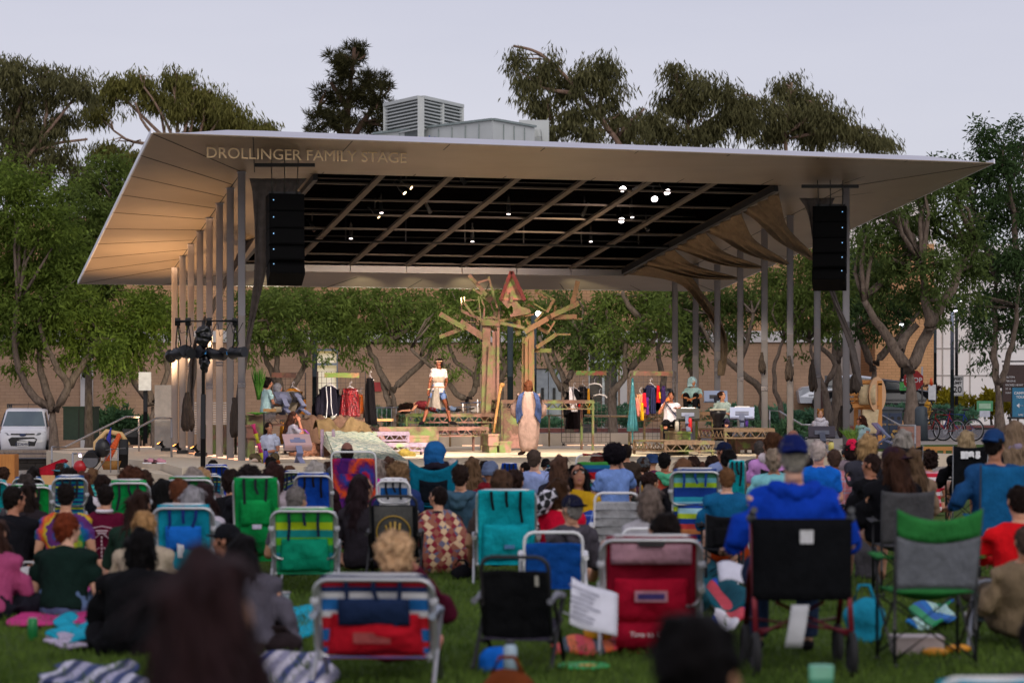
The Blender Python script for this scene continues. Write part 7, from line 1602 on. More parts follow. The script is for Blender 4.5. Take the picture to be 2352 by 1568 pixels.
beach_chair('blue green orange striped backpack chair right of centre',1542,1650,1075,24,stripes(['#12407f','#0f6a8a','#8ab82a','#123a7f','#c86a3a','#b83a3a','#123a7f','#a8c02a','#8ac8d8','#2a9ab8','#123a8f','#123a8f','#9ac02a','#6ab0c0','#3a7a5a','#123a7f']),loop=.45,strap='#1a3a7a',pouch=stripes(['#123a7f','#c87a4a','#b83a3a','#123a8f','#a8c02a','#9ac8d8','#123a8f']),turn=-3)
beach_chair('low blue chair with a white frame behind the navy capped man',1200,1342,1221,18.0,'#134a96',WHT,loop=0,bar=True,strap=None)
beach_chair('turquoise towel covered chair behind the big blue jacket',1671,1715,1056,25.5,'#18a8b4',loop=0,turn=-6)
camp_chair('orange and black camping chair of the man in the blue sweater',1616,1704,1178,20.6,'#1c1c20',head='#1a1a1e',sag=.03)
o,q_,Lb,w_=beach_chair('maroon beach chair with two red pouches and a black handle',1384,1606,1228,14.8,'#7a0f24',loop=.72,pouch='#a0122c',strap=None,band=(.72,.93,'#b58a98'),turn=-2)
mb=MB();mb.tube([q_(-.09,Lb*.98,.02),q_(-.07,Lb*.93,.05),q_(.07,Lb*.93,.05),q_(.09,Lb*.98,.02)],.012,8);mb.build('handle',BLK,o)
mb=MB();mb.box(q_(0,Lb*.42,.10),(.20,.006,.07),Matrix.Rotation(.25,3,'X'));mb.build('label_patch',cloth('#c08a98'),o);mb=MB();mb.box(q_(0,Lb*.42,.104),(.165,.006,.035),Matrix.Rotation(.25,3,'X'));mb.build('label_stripe',cloth('#4a3f78'),o)
mb=MB();mb.sheet(lambda u,v:Vector(((u-.5)*w_*.72,.02-.06*math.sin(PI*v)-.0,.03+.17*v)),6,6,.02);mb.sheet(lambda u,v:q_((u-.5)*w_*.68,-.16+.20*v,.03+.05*math.sin(PI*v)*math.sin(PI*u)),8,6,.01);mb.build('lower_pouch',cloth('#94112a'),o);text_part('Time to Chill',.044,M('#e6dde0',.7),o,q_(-.01,.015,.115),(PI/2-.1,0,0),'lettering',.002)
beach_chair('low black chair with a black tube frame and white tag, empty',1102,1270,1277,14.0,'#131416',BLK,loop=0,bar=True,strap=None,turn=-10,patch=(.33,.78,.02,.06,'#a9a69c'),armc=M('#6d6f78',.6),seatm=cloth('#3a3644'))
beach_chair('red white and blue striped beach chair of the blond curly woman',730,995,1318,13.0,stripes(['#b81424','#1a5fa0','#b81424','#1a5fa0','#1a5fa0','#b81424','#b81424','#c8c8cc','#1a5fa0','#1a5fa0','#c8c8cc','#1a2f5a','#b81424','#1a2a4a']),loop=.93,flap='#1c2a48',pouch='#b01626',strap='#15223e',turn=-4,armc=M('#8f98a8',.5),patch=(-.02,.33,.20,.06,'#9a4a4a'))
camp_chair('green and grey mesh camping chair standing empty at right',2032,2226,1163,14.2,'#2f7a3c',mesh='#6d7078',sag=.07,turn=4)
camp_chair('grey camping chair behind the woman in the dark cap',2014,2130,1124,19.6,'#4d4d50',sag=.02,seatz=.40)
for lab,x0,x1,yt_,Y_ in(('black camping chair with white lettering under the blond woman at far right',2180,2258,1022,30),('black camping chair with white lettering under the grey blond woman',2050,2108,1022,26)):
 o,bk_,h_,w_=camp_chair(lab,x0,x1,yt_,Y_,'#15161a',sag=.03,post=M('#7a7c80',.4,.5));text_part('BIG 5',w_*.235,WHT,o,bk_(.5,.84)+Vector((0,-.03,0)),(PI/2-.1,0,0),'lettering',.003,.012)
camp_chair('dark blue camping chair behind the man in the blue cap',2238,2337,1066,19.9,'#1a5f92',sag=.02,seatz=.42)
camp_chair('black camping chair under the woman with a lilac shirt',1742,1800,1075,26.5,'#1a1a1e',sag=.03)
beach_chair('low grey folding chair at the right edge under the tan jacket',2236,2400,1335,15.2,'#4a5a58',M('#8b8f98',.5,.2),loop=0,bar=True,strap=None,armc=M('#8f9099',.6),turn=-16)
beach_chair('mustard low chair beside the brown jacketed man',1468,1500,1098,29.5,'#b8861a',loop=0,strap=None,bar=True)
beach_chair('aqua white beach chair cut by the bottom right edge',2130,2400,1556,8.2,stripes(['#1a8aa8','#d8d8dc','#1a8aa8']),WHT,loop=0,strap=None)
# rollator walker with its black back rest
Yw=13.9;o=empty('rollator_walker',(PXX(1832,Yw),Yw,0),'red framed rollator walker with a wide black backrest','walker');RD=M('#6a1220',.35,.4);hw=.27
q=MB();q.sheet(lambda u,v:Vector(((u-.5)*.56,-.20-.05*math.sin(PI*u),.42+.46*v)),10,8,.02);q.build('backrest',cloth('#101114'),o)
q=MB();q.box((.02,-.265,.78),(.075,.006,.075));q.build('label_patch',cloth('#c9c9cc'),o)
q=MB();q.box((0,0,.50),(.50,.40,.04));q.build('seat',cloth('#17181c'),o)
for s in(-1,1):
 q=MB();q.tube([(s*hw,-.30,.20),(s*hw,-.16,.55),(s*hw*1.02,-.12,.92)],.016,8);q.tube([(s*hw,.30,.20),(s*hw,.05,.55),(s*hw,-.05,.60)],.016,8);q.tube([(s*hw,-.30,.22),(-s*hw*.5,-.1,.40)],.013,8);q.build('frame',RD,o)
 q=MB();q.tube([(s*hw*1.02,-.12,.90),(s*hw*1.02,-.25,.93)],.02,8);q.ell((s*hw*1.04,-.16,.88),(.03,.05,.03));q.build('grip',M('#3a3c40',.6),o)
 for yy,r_ in((-.30,.11),(.30,.11)):
  q=MB();q.tube([(s*hw+r_*0,yy+r_*math.cos(a),.12+r_*math.sin(a))for a in[2*PI*i/20 for i in range(20)]],.022,8,closed=True);q.tube([(s*hw-.015,yy,.12),(s*hw+.015,yy,.12)],.07,12);q.build('wheel',TYRE,o)
q=MB();q.tube([(-hw,-.28,.25),(hw,.24,.28)],.012,8);q.tube([(hw,-.28,.25),(-hw,.24,.28)],.012,8);q.build('cross_brace',RD,o)
q=MB();q.sheet(lambda u,v:Vector((-.07+.10*u-.04*v,-.30-.02*math.sin(3*v),.40-.24*v)),4,6,.004);q.build('hanging_paper',M('#b5b6ba',.8),o)
# ------------------------------------------------------------------ the audience
DKH,BRH,GRH,BLH,LBH,RDH,WHH='#17110f','#34221a','#77706c','#a58a66','#6b4e36','#6a2e18','#a8a29e'
S1,S2,S3,S4='#c49478','#a8745a','#8a5a42','#d3a68c'
A=aud
A('child with brown hair in a pink patterned top at the left edge',10,1072,34,'floor',sh='#b08a98',hair=('short',BRH),sk=S1)
A('long dark haired woman in the blue striped chair at far left',76,1072,30,'low',sh='#3a3a44',hair=('long',DKH))
A('dark grey brown haired person in the far left green chair',58,1088,25.2,'low',sh='#4a464c',hair=('short','#3a3230'),arms='rest')
A('black haired man in a black hoodie with a white arch print on its back',33,1114,21.5,'floor',sh='#15151a',sleeve='long',hair=('crop',DKH),sk=S2,hood=('hoodback','#15151a'),hy=-35,fat=1.1)
A('woman with very long dark hair before the far left green chair',66,1108,23.5,'floor',sh='#2a2428',sleeve='long',hair=('long','#1f1512'))
A('person in a teal blue cap with a pale blue shirt near the steps',146,1064,32,'floor',sh='#a8b8d8',hair=('short',BRH),hat=('capback','#4a7f90'),lean=14)
A('dark haired person in the striped blue teal chair',163,1074,25.6,'low',sh='#1a1c22',hair=('short',DKH))
A('woman with long reddish brown hair in a white strap top',190,1084,26.5,'floor',sh='#c9c2c8',sleeve='none',hair=('long','#4a2a1e'),sk=S4)
A('child with light brown hair in a teal striped shirt before the steps',214,1075,33,'floor',sh=stripes(['#3aa8a0','#1f7f84'],rep=9),hair=('bob',LBH))
A('dark haired person with a low bun in a navy top',232,1090,28,'floor',sh='#1d2233',hair=('bun','#241815'))
A('black haired man in a rainbow tie dye shirt',152,1108,21.2,'floor',upright=True,hy=0,arms='down',sh=tiedye(['#b8b02a','#c8452a','#2a3f8a','#1a8a3a','#b8b82a','#1a8a4a','#1a4f9a','#5a2a6a'],(-.02,0,.40),1.0,2.4),hair=('crop',DKH),sk=S1,fat=1.15,turn=0)
o=A('black haired man in a maroon shirt with a white printed back',243,1111,21.8,'floor',upright=True,hy=0,sh='#5a0f2c',hair=('crop',DKH),sk=S1,fat=1.12,turn=0)
WP=M('#cbb4bd',.8)
mb=MB();bx=lambda u,z:Vector((u,-.175+.16*max(0,z-.38)-.02*abs(u)*6+.05*(.45-z)*0,z))
mb.tube([bx(-.15,.16),bx(-.15,.42),bx(-.11,.49),bx(0,.51),bx(.11,.49),bx(.15,.42),bx(.15,.16)],.0045,5)
for z in(.20,.33):
 for s in(-1,1):mb.beam(bx(s*.02,z+.10),bx(s*.12,z+.02),.004,.022,(0,-1,0))
for i in range(8):mb.box(bx(0,.14+.037*i),(.012,.006,.024))
mb.box(bx(0,.10),(.28,.006,.012));mb.box(bx(0,.065),(.26,.006,.02));mb.box(bx(0,.465),(.12,.006,.012));mb.box(bx(0,.442),(.09,.006,.012));mb.build('shirt_print',WP,o)
mb=MB();mb.tube([(.075*math.cos(a),.0+.075*math.sin(a),.655)for a in[2*PI*i/14 for i in range(14)]],.02,6,closed=True);mb.build('collar',cloth('#d6d0d8'),o)
A('person with big curly brown hair in the green strapped chair',300,1067,23.4,'low',sh='#5a4a44',hair=('curly','#4a2c20'))
A('brown haired person half hidden right of the big curly brown head',331,1079,26,'floor',sh='#2a2c38',hair=('short',BRH))
o=A('redhead with short hair in a dark green shirt and jeans',157,1177,17.6,'floor',arms='down',sh='#12241f',pants='#5a6f92',hair=('short',RDH),sk=S4,fat=1.2,hy=-35,turn=-8)
A('woman with long dark brown hair in a dark green top',322,1126,20,'floor',sh='#1c3026',sleeve='long',hair=('long','#2a1a14'),turn=-10)
A('blond child in a cream jacket',333,1173,17.6,'floor',sh='#a89a86',sleeve='long',hair=('bun','#a07a50'),sk=S4)
A('woman with a black bob in a black jacket sitting near the front',325,1213,14.9,'floor',sh='#0f0f12',sleeve='long',pants='#141418',hair=('bob','#0c0a0b'),fat=1.45,turn=-4)
A('person with very long straight black hair filling the bottom left',478,1262,4.9,'camp',sh='#8f8aa4',sleeve='short',hair=('long','#2a1a1c'),turn=0,hy=0,fat=1.35,vox=.012,group='blurred people closest to the camera')
A('black haired man at the bottom right seen only as the back of a head',1612,1410,4.9,'camp',sh='#1a181c',hair=('short','#0a0708'),turn=-20,hy=-15,vox=.012,group='blurred people closest to the camera')
A('person in a black peaked cap looking left',520,1203,16.6,'floor',sh='#2a2c34',sleeve='long',hair=('crop',DKH),hat=('cap','#16171c'),sk=S2,turn=75,lean=10)
o=A('woman with long black hair leaning on one grey sleeved arm',563,1226,15,'floor',sh='#55525c',sleeve='long',pants='#3a302e',hair=('wavy','#0e0c0e'),arms='back',turn=14,fat=1.1)
A('person with long black hair in front of the green strapped chair',374,1100,23,'floor',sh='#131316',sleeve='long',hair=('wavy','#0e0c0c'))
A('man with short ginger brown hair and a pale blue collar',411,1096,20.8,'floor',sh='#8fa4bc',hair=('crop','#5a3320'),sk=S4)
A('grey haired woman in the aqua chair with the white tag',446,1117,19.4,'low',sh='#8a8f96',hair=('bob','#8f8c90'))
A('woman with long wavy dark brown hair in a white shirt',468,1108,21.6,'floor',sh='#c9bfcc',sleeve='long',hair=('wavy','#2a1a1a'),turn=-25)
A('grey blond woman in a red jacket in the second green chair',440,1074,24.3,'low',sh='#b8141c',sleeve='long',hair=('bob','#8a7f78'))
A('blond haired person just right of the grey blond woman',463,1074,28,'floor',sh='#6a5a5a',hair=('bob','#a5835f'))
A('black haired person in the bright blue chair',491,1055,34.8,'low',sh='#23232a',hair=('crop',DKH))
A('dark haired person in a black jacket left of the tall green chair',531,1077,25.5,'floor',sh='#121215',sleeve='long',hair=('short','#221714'),fat=1.2)
A('dark curly haired person in the tall green chair',570,1064,22,'low',sh='#1c1c22',hair=('curly','#231a1a'))
A('woman with a dark red brown bob in a pale grey shirt',627,1062,24,'low',sh='#a0949c',sleeve='long',hair=('bob','#2e1a18'))
A('black haired child close to the stage front',623,1049,38,'floor',sh='#3a3a44',hair=('short',DKH))
A('brown haired person in the leaf print chair',668,1069,33,'low',sh='#5a4a4a',hair=('short','#5a3c2c'))
A('grey haired man in the lime striped chair',682,1115,20.2,'low',sh='#5a5560',hair=('crop','#6a6462'),sk=S1,hy=-35)
A('white haired woman with a red hair clip in the royal blue chair',724,1058,25.8,'low',sh='#2a1a1e',sleeve='long',hair=('bob','#a39c96'))
A('dark haired person in a grey shirt left of the tie dye chair',756,1060,34,'floor',sh='#6a7078',hair=('short',BRH))
A('bald man with a dark ring of hair in the tie dye chair',797,1013,30.6,'low',sh='#4a4a50',hair=('bald','#1f1715'),sk='#7a4f40',fat=1.1)
A('grey blond woman in a magenta top behind the tie dye chair',868,1052,32,'floor',sh='#b01a8a',hair=('bob','#8a7d74'))
A('brown haired person left of the wavy blond woman',893,1049,35,'floor',sh='#3a4a6a',hair=('long','#4a3226'))
A('woman with wavy dark blond hair in the printed chair',914,1057,25.9,'low',sh='#2a3a6a',hair=('curly','#7a5f44'))
A('person in a blue knit hood and dark scarf in the teal camping chair',1004,1010,26.8,'camp',sh='#1a1c26',sleeve='long',hat=('hood','#1f5a92'),hood=('scarf','#241f2a'),hair=('short',BRH),fat=1.15)
A('bald grey person in a white cap right of the blue hood',1040,1052,30,'low',sh='#6a6a74',hair=('crop','#b5aaa5'),sk=S4)
A('woman with long straight dark hair looking right in profile',833,1090,22.2,'floor',sh='#2a262c',sleeve='long',hair=('wavy','#22161a'),sk=S1,hy=-62,turn=0,face=True)
o=A('dark haired boy bowed forward under a patchwork star quilt',1006,1114,22.4,'knees',upright=True,arms='hug',hair=('crop','#1c1413'),sk=S1,hy=35,lean=18,hp=-18,sh='#3a2a30')
t=NT('quilt_cloth');v0=t.coord('Object');sp=t.n('ShaderNodeSeparateXYZ');t.l(v0,sp.inputs[0]);cb=t.n('ShaderNodeCombineXYZ');t.l(sp.outputs[0],cb.inputs[0]);t.l(sp.outputs[2],cb.inputs[1]);t.l(sp.outputs[1],cb.inputs[2])
def rotck(scale,rot,sc2=(1,1,1)):
 m_=t.n('ShaderNodeMapping');m_.inputs['Rotation'].default_value=(0,0,rot);m_.inputs['Scale'].default_value=(*sc2[:2],.001);m_.inputs['Location'].default_value=(3.01,3.02,.3);t.l(cb.outputs[0],m_.inputs[0]);c_=t.n('ShaderNodeTexChecker',Scale=scale);t.l(m_.outputs[0],c_.inputs[0]);return c_.outputs[1]
c1=t.mix(rotck(9,R(40)),lin('#c9ab86'),lin('#8a5240'));c2=t.mix(rotck(9,R(85)),lin('#6a1424'),lin('#5d5c72'))
pat=t.math('MULTIPLY',rotck(9,R(85)),rotck(18,R(40)));c3=t.mix(pat,c1,c2);pat2=t.math('MULTIPLY',rotck(18,R(40)),rotck(9,R(62)));c4=t.mix(pat2,c3,lin('#7a1426'))
QUILT=t.done(c4,.9);D_=skel('knees','hug',1.,18)
mb=MB();rg_=[]
for k,(z,rx,ry,cy)in enumerate(((.01,.33,.27,.02),(.12,.35,.28,.02),(.28,.33,.25,.05),(.42,.29,.22,.10),(.53,.24,.19,.15),(.60,.19,.15,.18),(.645,.12,.11,.20))):rg_.append([Vector((rx*math.cos(a)*(1+.04*math.sin(6*a+k)),cy+ry*math.sin(a)*(1+.05*math.sin(5*a+2*k)),z))for a in[2*PI*i/40 for i in range(40)]])
mb.loft(rg_);mb.build('quilt',QUILT,o)
A('dark brown haired man in a slate blue hoodie',1058,1065,24.6,'low',sh='#3a5468',sleeve='long',hair=('crop','#261a16'),sk=S1,hood=('hoodback','#3f5a6c'))
A('woman with long dark blond hair before the stage',1084,1050,30,'low',sh='#3a3f52',hair=('long','#5f4834'))
A('dark haired child half hidden left of the grey headscarf',1112,1058,36,'floor',sh='#3a3a44',hair=('short',DKH))
A('person in a fuzzy grey blue headscarf and dark red trimmed coat',1128,1057,26.6,'low',sh='#8a1422',sleeve='long',hat=('beanie','#5d6a86'),hood=('scarf','#7a1a24'))
A('brown haired woman with a lilac hair tie in the turquoise chair',1152,1078,21.2,'low',sh='#4a3f3c',hair=('pony','#4a3528'))
A('person with a dark bun in a black vest',1186,1078,25,'floor',sh='#17161a',hair=('bun','#2a1c18'),fat=1.1)
A('black haired man with a small bald patch near the stage',1205,1060,37,'floor',sh='#a83a2a',hair=('crop',DKH))
A('man with short brown grey hair in a light blue shirt',1228,1031,31.5,'low',sh='#8f9fcf',hair=('crop','#4a3d36'),sk=S4,fat=1.1,turn=0)
A('person in a black beanie in the chair with the aqua bar',1254,1052,37,'low',sh='#1a1a20',hat=('beanie','#0f0f12'))
A('woman with straight medium brown hair right of the black beanie',1287,1046,27,'low',sh='#2a2a34',hair=('long','#4f382c'))
o=A('black haired girl turned to face the camera looking down',1328,1064,24.6,'low',sh='#b08a1a',sleeve='long',hair=('long','#0e0b0e'),sk='#9a6a52',turn=165,face=True,hp=-18,arms='lap')
mb=MB();mb.sheet(lambda u,v:Vector((-.35+.7*u,.22+.25*v,.42-.25*v+.05*math.sin(u*9))),10,8,.02);mb.build('plaid_blanket',plaid('#1a3a8a','#0f1c48','#9ab0d8',9),o)
o=A('brown bob haired woman with a checkered hood and red jacket',1288,1100,21.4,'floor',sh='#c01030',sleeve='long',hair=('bob','#3a2618'),sk=S4,fat=1.1,turn=-15)
t=NT('checkered_cloth');ck=t.n('ShaderNodeTexChecker',Scale=16.0);t.l(t.coord(rot=(.3,.5,.4)),ck.inputs[0]);CHK=t.done(t.mix(ck.outputs[1],(.01,.01,.012),(.6,.58,.66)),.9)
mb=MB();mb.tube([(-.24,-.02,.50),(-.17,-.06,.66),(-.10,-.08,.76),(-.02,-.04,.80)],[.10,.10,.08,.05],10);link('checkered_hood',rough_up(remesh_np(mb,.012,1),.02,12,1),CHK,o)
A('man in a navy cap and grey hooded jacket',1313,1136,19.2,'low',sh='#4a464e',sleeve='long',hair=('crop','#77736e'),hat=('capback','#1a1c30'),sk=S1,hood=('hoodback','#4a464e'))
A('person with dark red hair behind the rainbow chair',1375,1040,29.5,'low',sh='#3a2a2e',hair=('short','#4a2018'))
A('person with a big dark bun in light blue and navy, hand on cheek',1410,1015,26.6,'camp',arms='face',sh='#6f8cc8',sleeve='short',hair=('afro','#17131a'),sk=S1,lean=6,turn=15)
A('dark haired man in a brown jacket with a small white mark',1438,1019,32.6,'camp',sh='#3a322c',sleeve='long',hair=('crop','#1f1715'),sk=S1)
A('person in a grey knit beanie close to the stage',1475,1047,35.5,'floor',sh='#4a2a3a',hat=('beanie','#4f5256'),hair=('short',BRH))
A('person in a blue bucket hat and plum top',1497,1042,37.5,'floor',sh='#5a2a44',hat=('bucket','#2a3f66'))
A('black haired man in an orange jacket with a green hood',1527,1038,32.5,'low',sh='#d8604a',sleeve='long',hair=('crop','#100d0e'),sk=S2,hood=('hoodback','#4fa882'),hy=-35)
A('girl with a dark bun and pink flower clip',1496,1084,28.5,'floor',sh='#1a221c',hair=('bun','#2a1a17'),hy=-35)
A('woman with long light brown hair in a black top',1566,1052,26.5,'floor',sh='#17161a',sleeve='long',hair=('wavy','#6a4a34'))
A('dark brown haired person behind the striped backpack chair',1590,1047,33.5,'low',sh='#3a2f34',hair=('short','#2c1d18'))
A('small brown haired child before the stage',1611,1060,40,'floor',sh='#5a4f52',hair=('short','#4a3026'))
A('dark haired person in a pale blue shirt right of centre',1635,1046,34,'floor',sh='#9aa8cc',hair=('short','#2a1d1a'),arms='hug')
A('man in a navy cap looking left toward the stage',1662,1015,30,'camp',sh='#7a88b0',hair=('crop',BRH),hat=('cap','#161f3a'),sk=S2,turn=35,hy=20)
A('person with short black hair right of the navy cap',1670,1032,26.8,'camp',sh='#2a2a30',hair=('short','#110e0f'))
A('man with short light brown hair in a blue sweater',1669,1072,21.2,'camp',sh='#145a86',sleeve='long',hair=('crop','#6a4a30'),sk=S4,fat=1.2,turn=2,lean=0)
A('woman with a grey brown bob in a pale grey top',1495,1116,19.2,'low',sh='#a5a2a8',sleeve='long',hair=('bob','#6e6058'),fat=1.05)
A('person with dark thinning hair in the maroon chair',1521,1179,15.1,'low',sh='#1f4f5a',sleeve='long',hair=('short','#17110f'),arms='rest')
A('brown haired woman with a clip in a lilac shirt and cream shawl',1772,993,27,'camp',sh='#c08ac8',hair=('bun','#4a2f1e'),hood=('scarf','#c9bcc0'),hy=35,fat=1.1)
A('greyish haired person half hidden left of the lilac shirt',1745,1011,33,'camp',sh='#4a4a50',hair=('crop','#4a4340'))
A('big man in a bright blue hooded jacket and navy cap on the walker',1822,999,14.15,'camp',upright=True,hy=0,arms='rest',sh='#0f3aa8',sleeve='long',pants='#27344e',hair=('crop','#8d877c'),hat=('capback','#141f55'),hood=('hoodback','#0f3aa8'),sk=S4,fat=1.42,turn=0,shoes='#1a1a1e',vox=.014)
A('man with a bald forehead beyond the navy cap',1822,985,27.5,'camp',sh='#23232a',hair=('bald','#241a18'),sk=S3)
A('person in an aqua t shirt with one tan arm',1778,1030,24.5,'camp',sh='#7fc0c8',hair=('short','#8a7a6a'),sk=S2,fat=1.2,turn=-10)
A('man with cropped white hair in a royal blue top',1880,1010,25,'camp',sh='#1460c0',hair=('crop','#b5a6a0'),sk='#d09a86',hy=-35)
A('man with a shaved dark head in a pink and blue plaid shirt',1916,1030,26.5,'camp',sh=plaid('#c87a84','#8aa0c8','#c9c0d0',7),hair=('crop','#4a3830'),sk=S3,fat=1.12,turn=0)
A('person in a bright pink beanie',1957,1007,31.5,'camp',sh='#8a7a82',sleeve='long',hat=('beanie','#d8204a'),hair=('bob','#241818'))
A('blond woman with shoulder length hair in a charcoal top',1992,997,26.5,'camp',sh='#3a3a44',sleeve='long',hair=('bob','#a8875c'),fat=1.15)
A('man with receding dark hair in profile wearing black',2001,1040,23.6,'camp',sh='#121216',sleeve='long',hair=('crop','#2a1d1a'),sk=S2,turn=35,hy=28,face=True)
A('woman in a dark plum cap with a brown ponytail',2050,1026,20,'camp',sh='#121216',sleeve='long',hair=('wavy','#3a241a'),hat=('capback','#33212e'),sk=S1,fat=1.15,hy=35)
A('grey blond woman in the left white lettered black chair',2073,987,26,'camp',sh='#2a2a30',hair=('long','#8f8880'))
A('woman with a long tan shawl right of the plum cap',2098,1030,22.5,'camp',sh='#7f6a58',sleeve='long',hair=('long','#5a4634'))
A('child with dark curls in a red and white patterned shirt',2131,1030,34,'floor',sh=stripes(['#b81a34','#d8c8cc','#b81a34','#c8909a'],rep=3),hair=('curly','#241715'))
A('blond woman in black in the right white lettered chair',2222,989,30,'camp',sh='#121215',sleeve='long',hair=('bob','#a08a6a'),arms='rest',fat=1.15)
A('man in a blue flat cap and denim shirt in the dark blue chair',2284,986,20.4,'camp',sh='#1f4a78',sleeve='long',hair=('crop','#1c1614'),hat=('capback','#1c3a66'),sk=S2,fat=1.2,arms='rest',turn=0)
A('woman with long dark blond hair and a lavender scarf at the right edge',2330,966,25.6,'camp',sh='#23252e',hair=('wavy','#7f6a56'),hood=('scarf','#86798c'))
A('dark haired man in a bright red jacket at the right edge',2338,1112,18.2,'floor',upright=True,arms='hug',sh='#d0141c',sleeve='long',pants='#4a4238',hair=('crop','#1c120f'),sk=S1,fat=1.3,turn=10)
A('person in a tan jacket cut off by the right edge',2356,1205,15.0,'low',sh='#7d6c56',sleeve='long',pants='#5a4f42',hair=('crop','#4a3c34'),fat=1.2,shoes='#a8a6a4')
A('person in a dusty pink hoodie cut off by the left edge',-8,1190,17.4,'floor',sh='#a0466e',sleeve='long',pants='#1c1c24',hair=('long','#3a261e'),fat=1.15)
o=A('blond curly haired woman raising a hand to her face in a maroon sweater',903,1213,13.5,'low',sh='#4a1226',sleeve='long',hair=('curly','#cfa880'),sk='#c98a78',arms='face',turn=-6,fat=1.35,vox=.013)
A('person at the bottom right corner showing one bare brown arm',2390,1400,9.5,'floor',sh='#4a3a3a',sleeve='none',arms='rest',sk='#7a4a38',hair=('short',DKH),fat=1.2,group='blurred people closest to the camera')
rng=np.random.default_rng(5);n=90000;yy=12.5+16*rng.random(n)**1.2;xx=(rng.random(n)*2-1)*.225*yy
gd=rng.normal(size=(n,3))*.45+np.array([0,0,1.]);gd/=np.linalg.norm(gd,axis=1)[:,None]
o=leafmesh('grass',np.stack([xx,yy,np.zeros(n)],1),gd,rng.uniform(.025,.07,n),rng.uniform(.006,.012,n),leafm('#2a4015','#6c853a',.2,1.2),None,rng=rng);o['kind']='stuff';o['label']='short mown grass blades of the lawn';o['category']='grass'
# ------------------------------------------------------------------ things lying on the grass
def mat_(label,pts,Y0,m,name='blanket',amp=.03,cat='blanket',group='blankets and towels on the grass',th=.02):
 Pg=[]
 for x,y in pts:Y=CH*F/(y-HY);Pg.append(Vector((PXX(x,Y),Y,.012)))
 a,b_,c_,d_=Pg;mb=MB();sd_=rnd.uniform(0,9)
 mb.sheet(lambda u,v:(a.lerp(b_,u)).lerp(d_.lerp(c_,u),v)+Vector((.03*math.sin(9*v+sd_),.03*math.sin(8*u),amp*.55*(1+math.sin(7*u+2*v+sd_)*math.sin(4*v+sd_)))),24,18,th)
 o=mb.build(name,m if not isinstance(m,str)else cloth(m));tag(o,label,cat,group);return o
mat_('pink blanket under the redhead',[(18,1445),(200,1440),(205,1405),(50,1408)],0,'#b83a78');mat_('bright aqua towel beside the redhead',[(115,1478),(215,1490),(215,1432),(140,1425)],0,'#1a9ab4','towel',.05,'towel')
mat_('dark blanket with white trim under the aqua towel',[(110,1485),(225,1500),(228,1478),(120,1465)],0,'#b5aac0');mat_('pink and cream cloth right of the redhead',[(195,1420),(240,1390),(235,1350),(190,1365)],0,'#b84a86','towel',.08,'towel')
mat_('navy and white patterned blanket at the bottom left edge',[(80,1585),(330,1590),(300,1530),(130,1540)],0,stripes(['#2a3a6a','#b5b4c4','#2a3358','#9a98b0'],axis=0,rep=3));mat_('navy and white patterned blanket at the foot of the striped chair',[(560,1590),(770,1590),(765,1505),(600,1510)],0,stripes(['#c0bcc8','#33407a','#c0bcc8','#8a88a0'],axis=0,rep=3))
mat_('turquoise ground mat left of the striped chair',[(600,1478),(735,1466),(730,1395),(610,1412)],0,'#149ab4','ground_mat',.02,'mat');mat_('white papers and towel behind the left green striped chair',[(595,1260),(640,1268),(630,1235),(600,1225)],0,'#c8c0cc','paper',.05,'paper')
mat_('teal blanket trailing right of the maroon chair',[(1590,1410),(1720,1420),(1680,1330),(1600,1300)],0,'#14505e',amp=.12);mat_('blue towel with white and red stripes right of the maroon chair',[(1640,1470),(1720,1445),(1700,1330),(1625,1345)],0,stripes(['#1440a0','#d2d0d6','#b83040','#1440a0','#c9c8d0','#1a3a8a'],axis=0),'towel',.06,'towel')
mat_('white blue and green patterned towel under the green camping chair',[(2090,1450),(2190,1450),(2185,1395),(2100,1400)],0,stripes(['#1a6ab0','#a5c8c0','#2a8a5a','#1a5aa0'],axis=0,rep=2),'towel',.06,'towel');mat_('coral and orange mat under the low black chair',[(1270,1512),(1410,1505),(1405,1470),(1285,1478)],0,stripes(['#d8504a','#3a4a5a','#d8683a','#c83a4a'],axis=0,rep=2),'ground_mat',.03,'mat')
mat_('aqua and white cloth under the back of the low black chair',[(1130,1470),(1260,1468),(1255,1445),(1140,1450)],0,'#2a9ab8','towel',.04,'towel')
q=MB();q.tube([(0,0,.01),(0,0,.025)],.14,24);q.tube([(.14*math.cos(a),.14*math.sin(a),.022)for a in[2*PI*i/24 for i in range(24)]],.012,6,closed=True);o=q.build('flying_disc',M('#1f9a50',.4));Y=1.5*F/(1537-HY);o.location=(PXX(1341,Y),Y,0);tag(o,'green flying disc with an orange mark lying on the grass','flying disc');q=MB();q.tube([(.02,0,.026),(.02,0,.029)],.05,12);q.build('mark',M('#d89a2a',.5),o)
def gpt(x,y):Y=CH*F/(y-HY);return Vector((PXX(x,Y),Y,0))
q=MB();q.ell((0,0,.08),(.10,.09,.08));q.ell((.02,.02,.14),(.05,.05,.06));o=q.build('yellow_ball',M('#c9a21a',.5));o.location=gpt(1375,1478);tag(o,'yellow cone shaped toy beside the low black chair','toy')
o=empty('drink_can',gpt(75,1470),'green drink can standing on the grass at left','can');q=MB();q.ringloft([((0,0,0),.027,.027),((0,0,.01),.033,.033),((0,0,.13),.033,.033),((0,0,.145),.026,.026)],16);q.build('body',M('#1f7a3f',.3,.3),o);q=MB();q.tube([(0,0,.143),(0,0,.148)],.027,14);q.build('top',ALU,o)
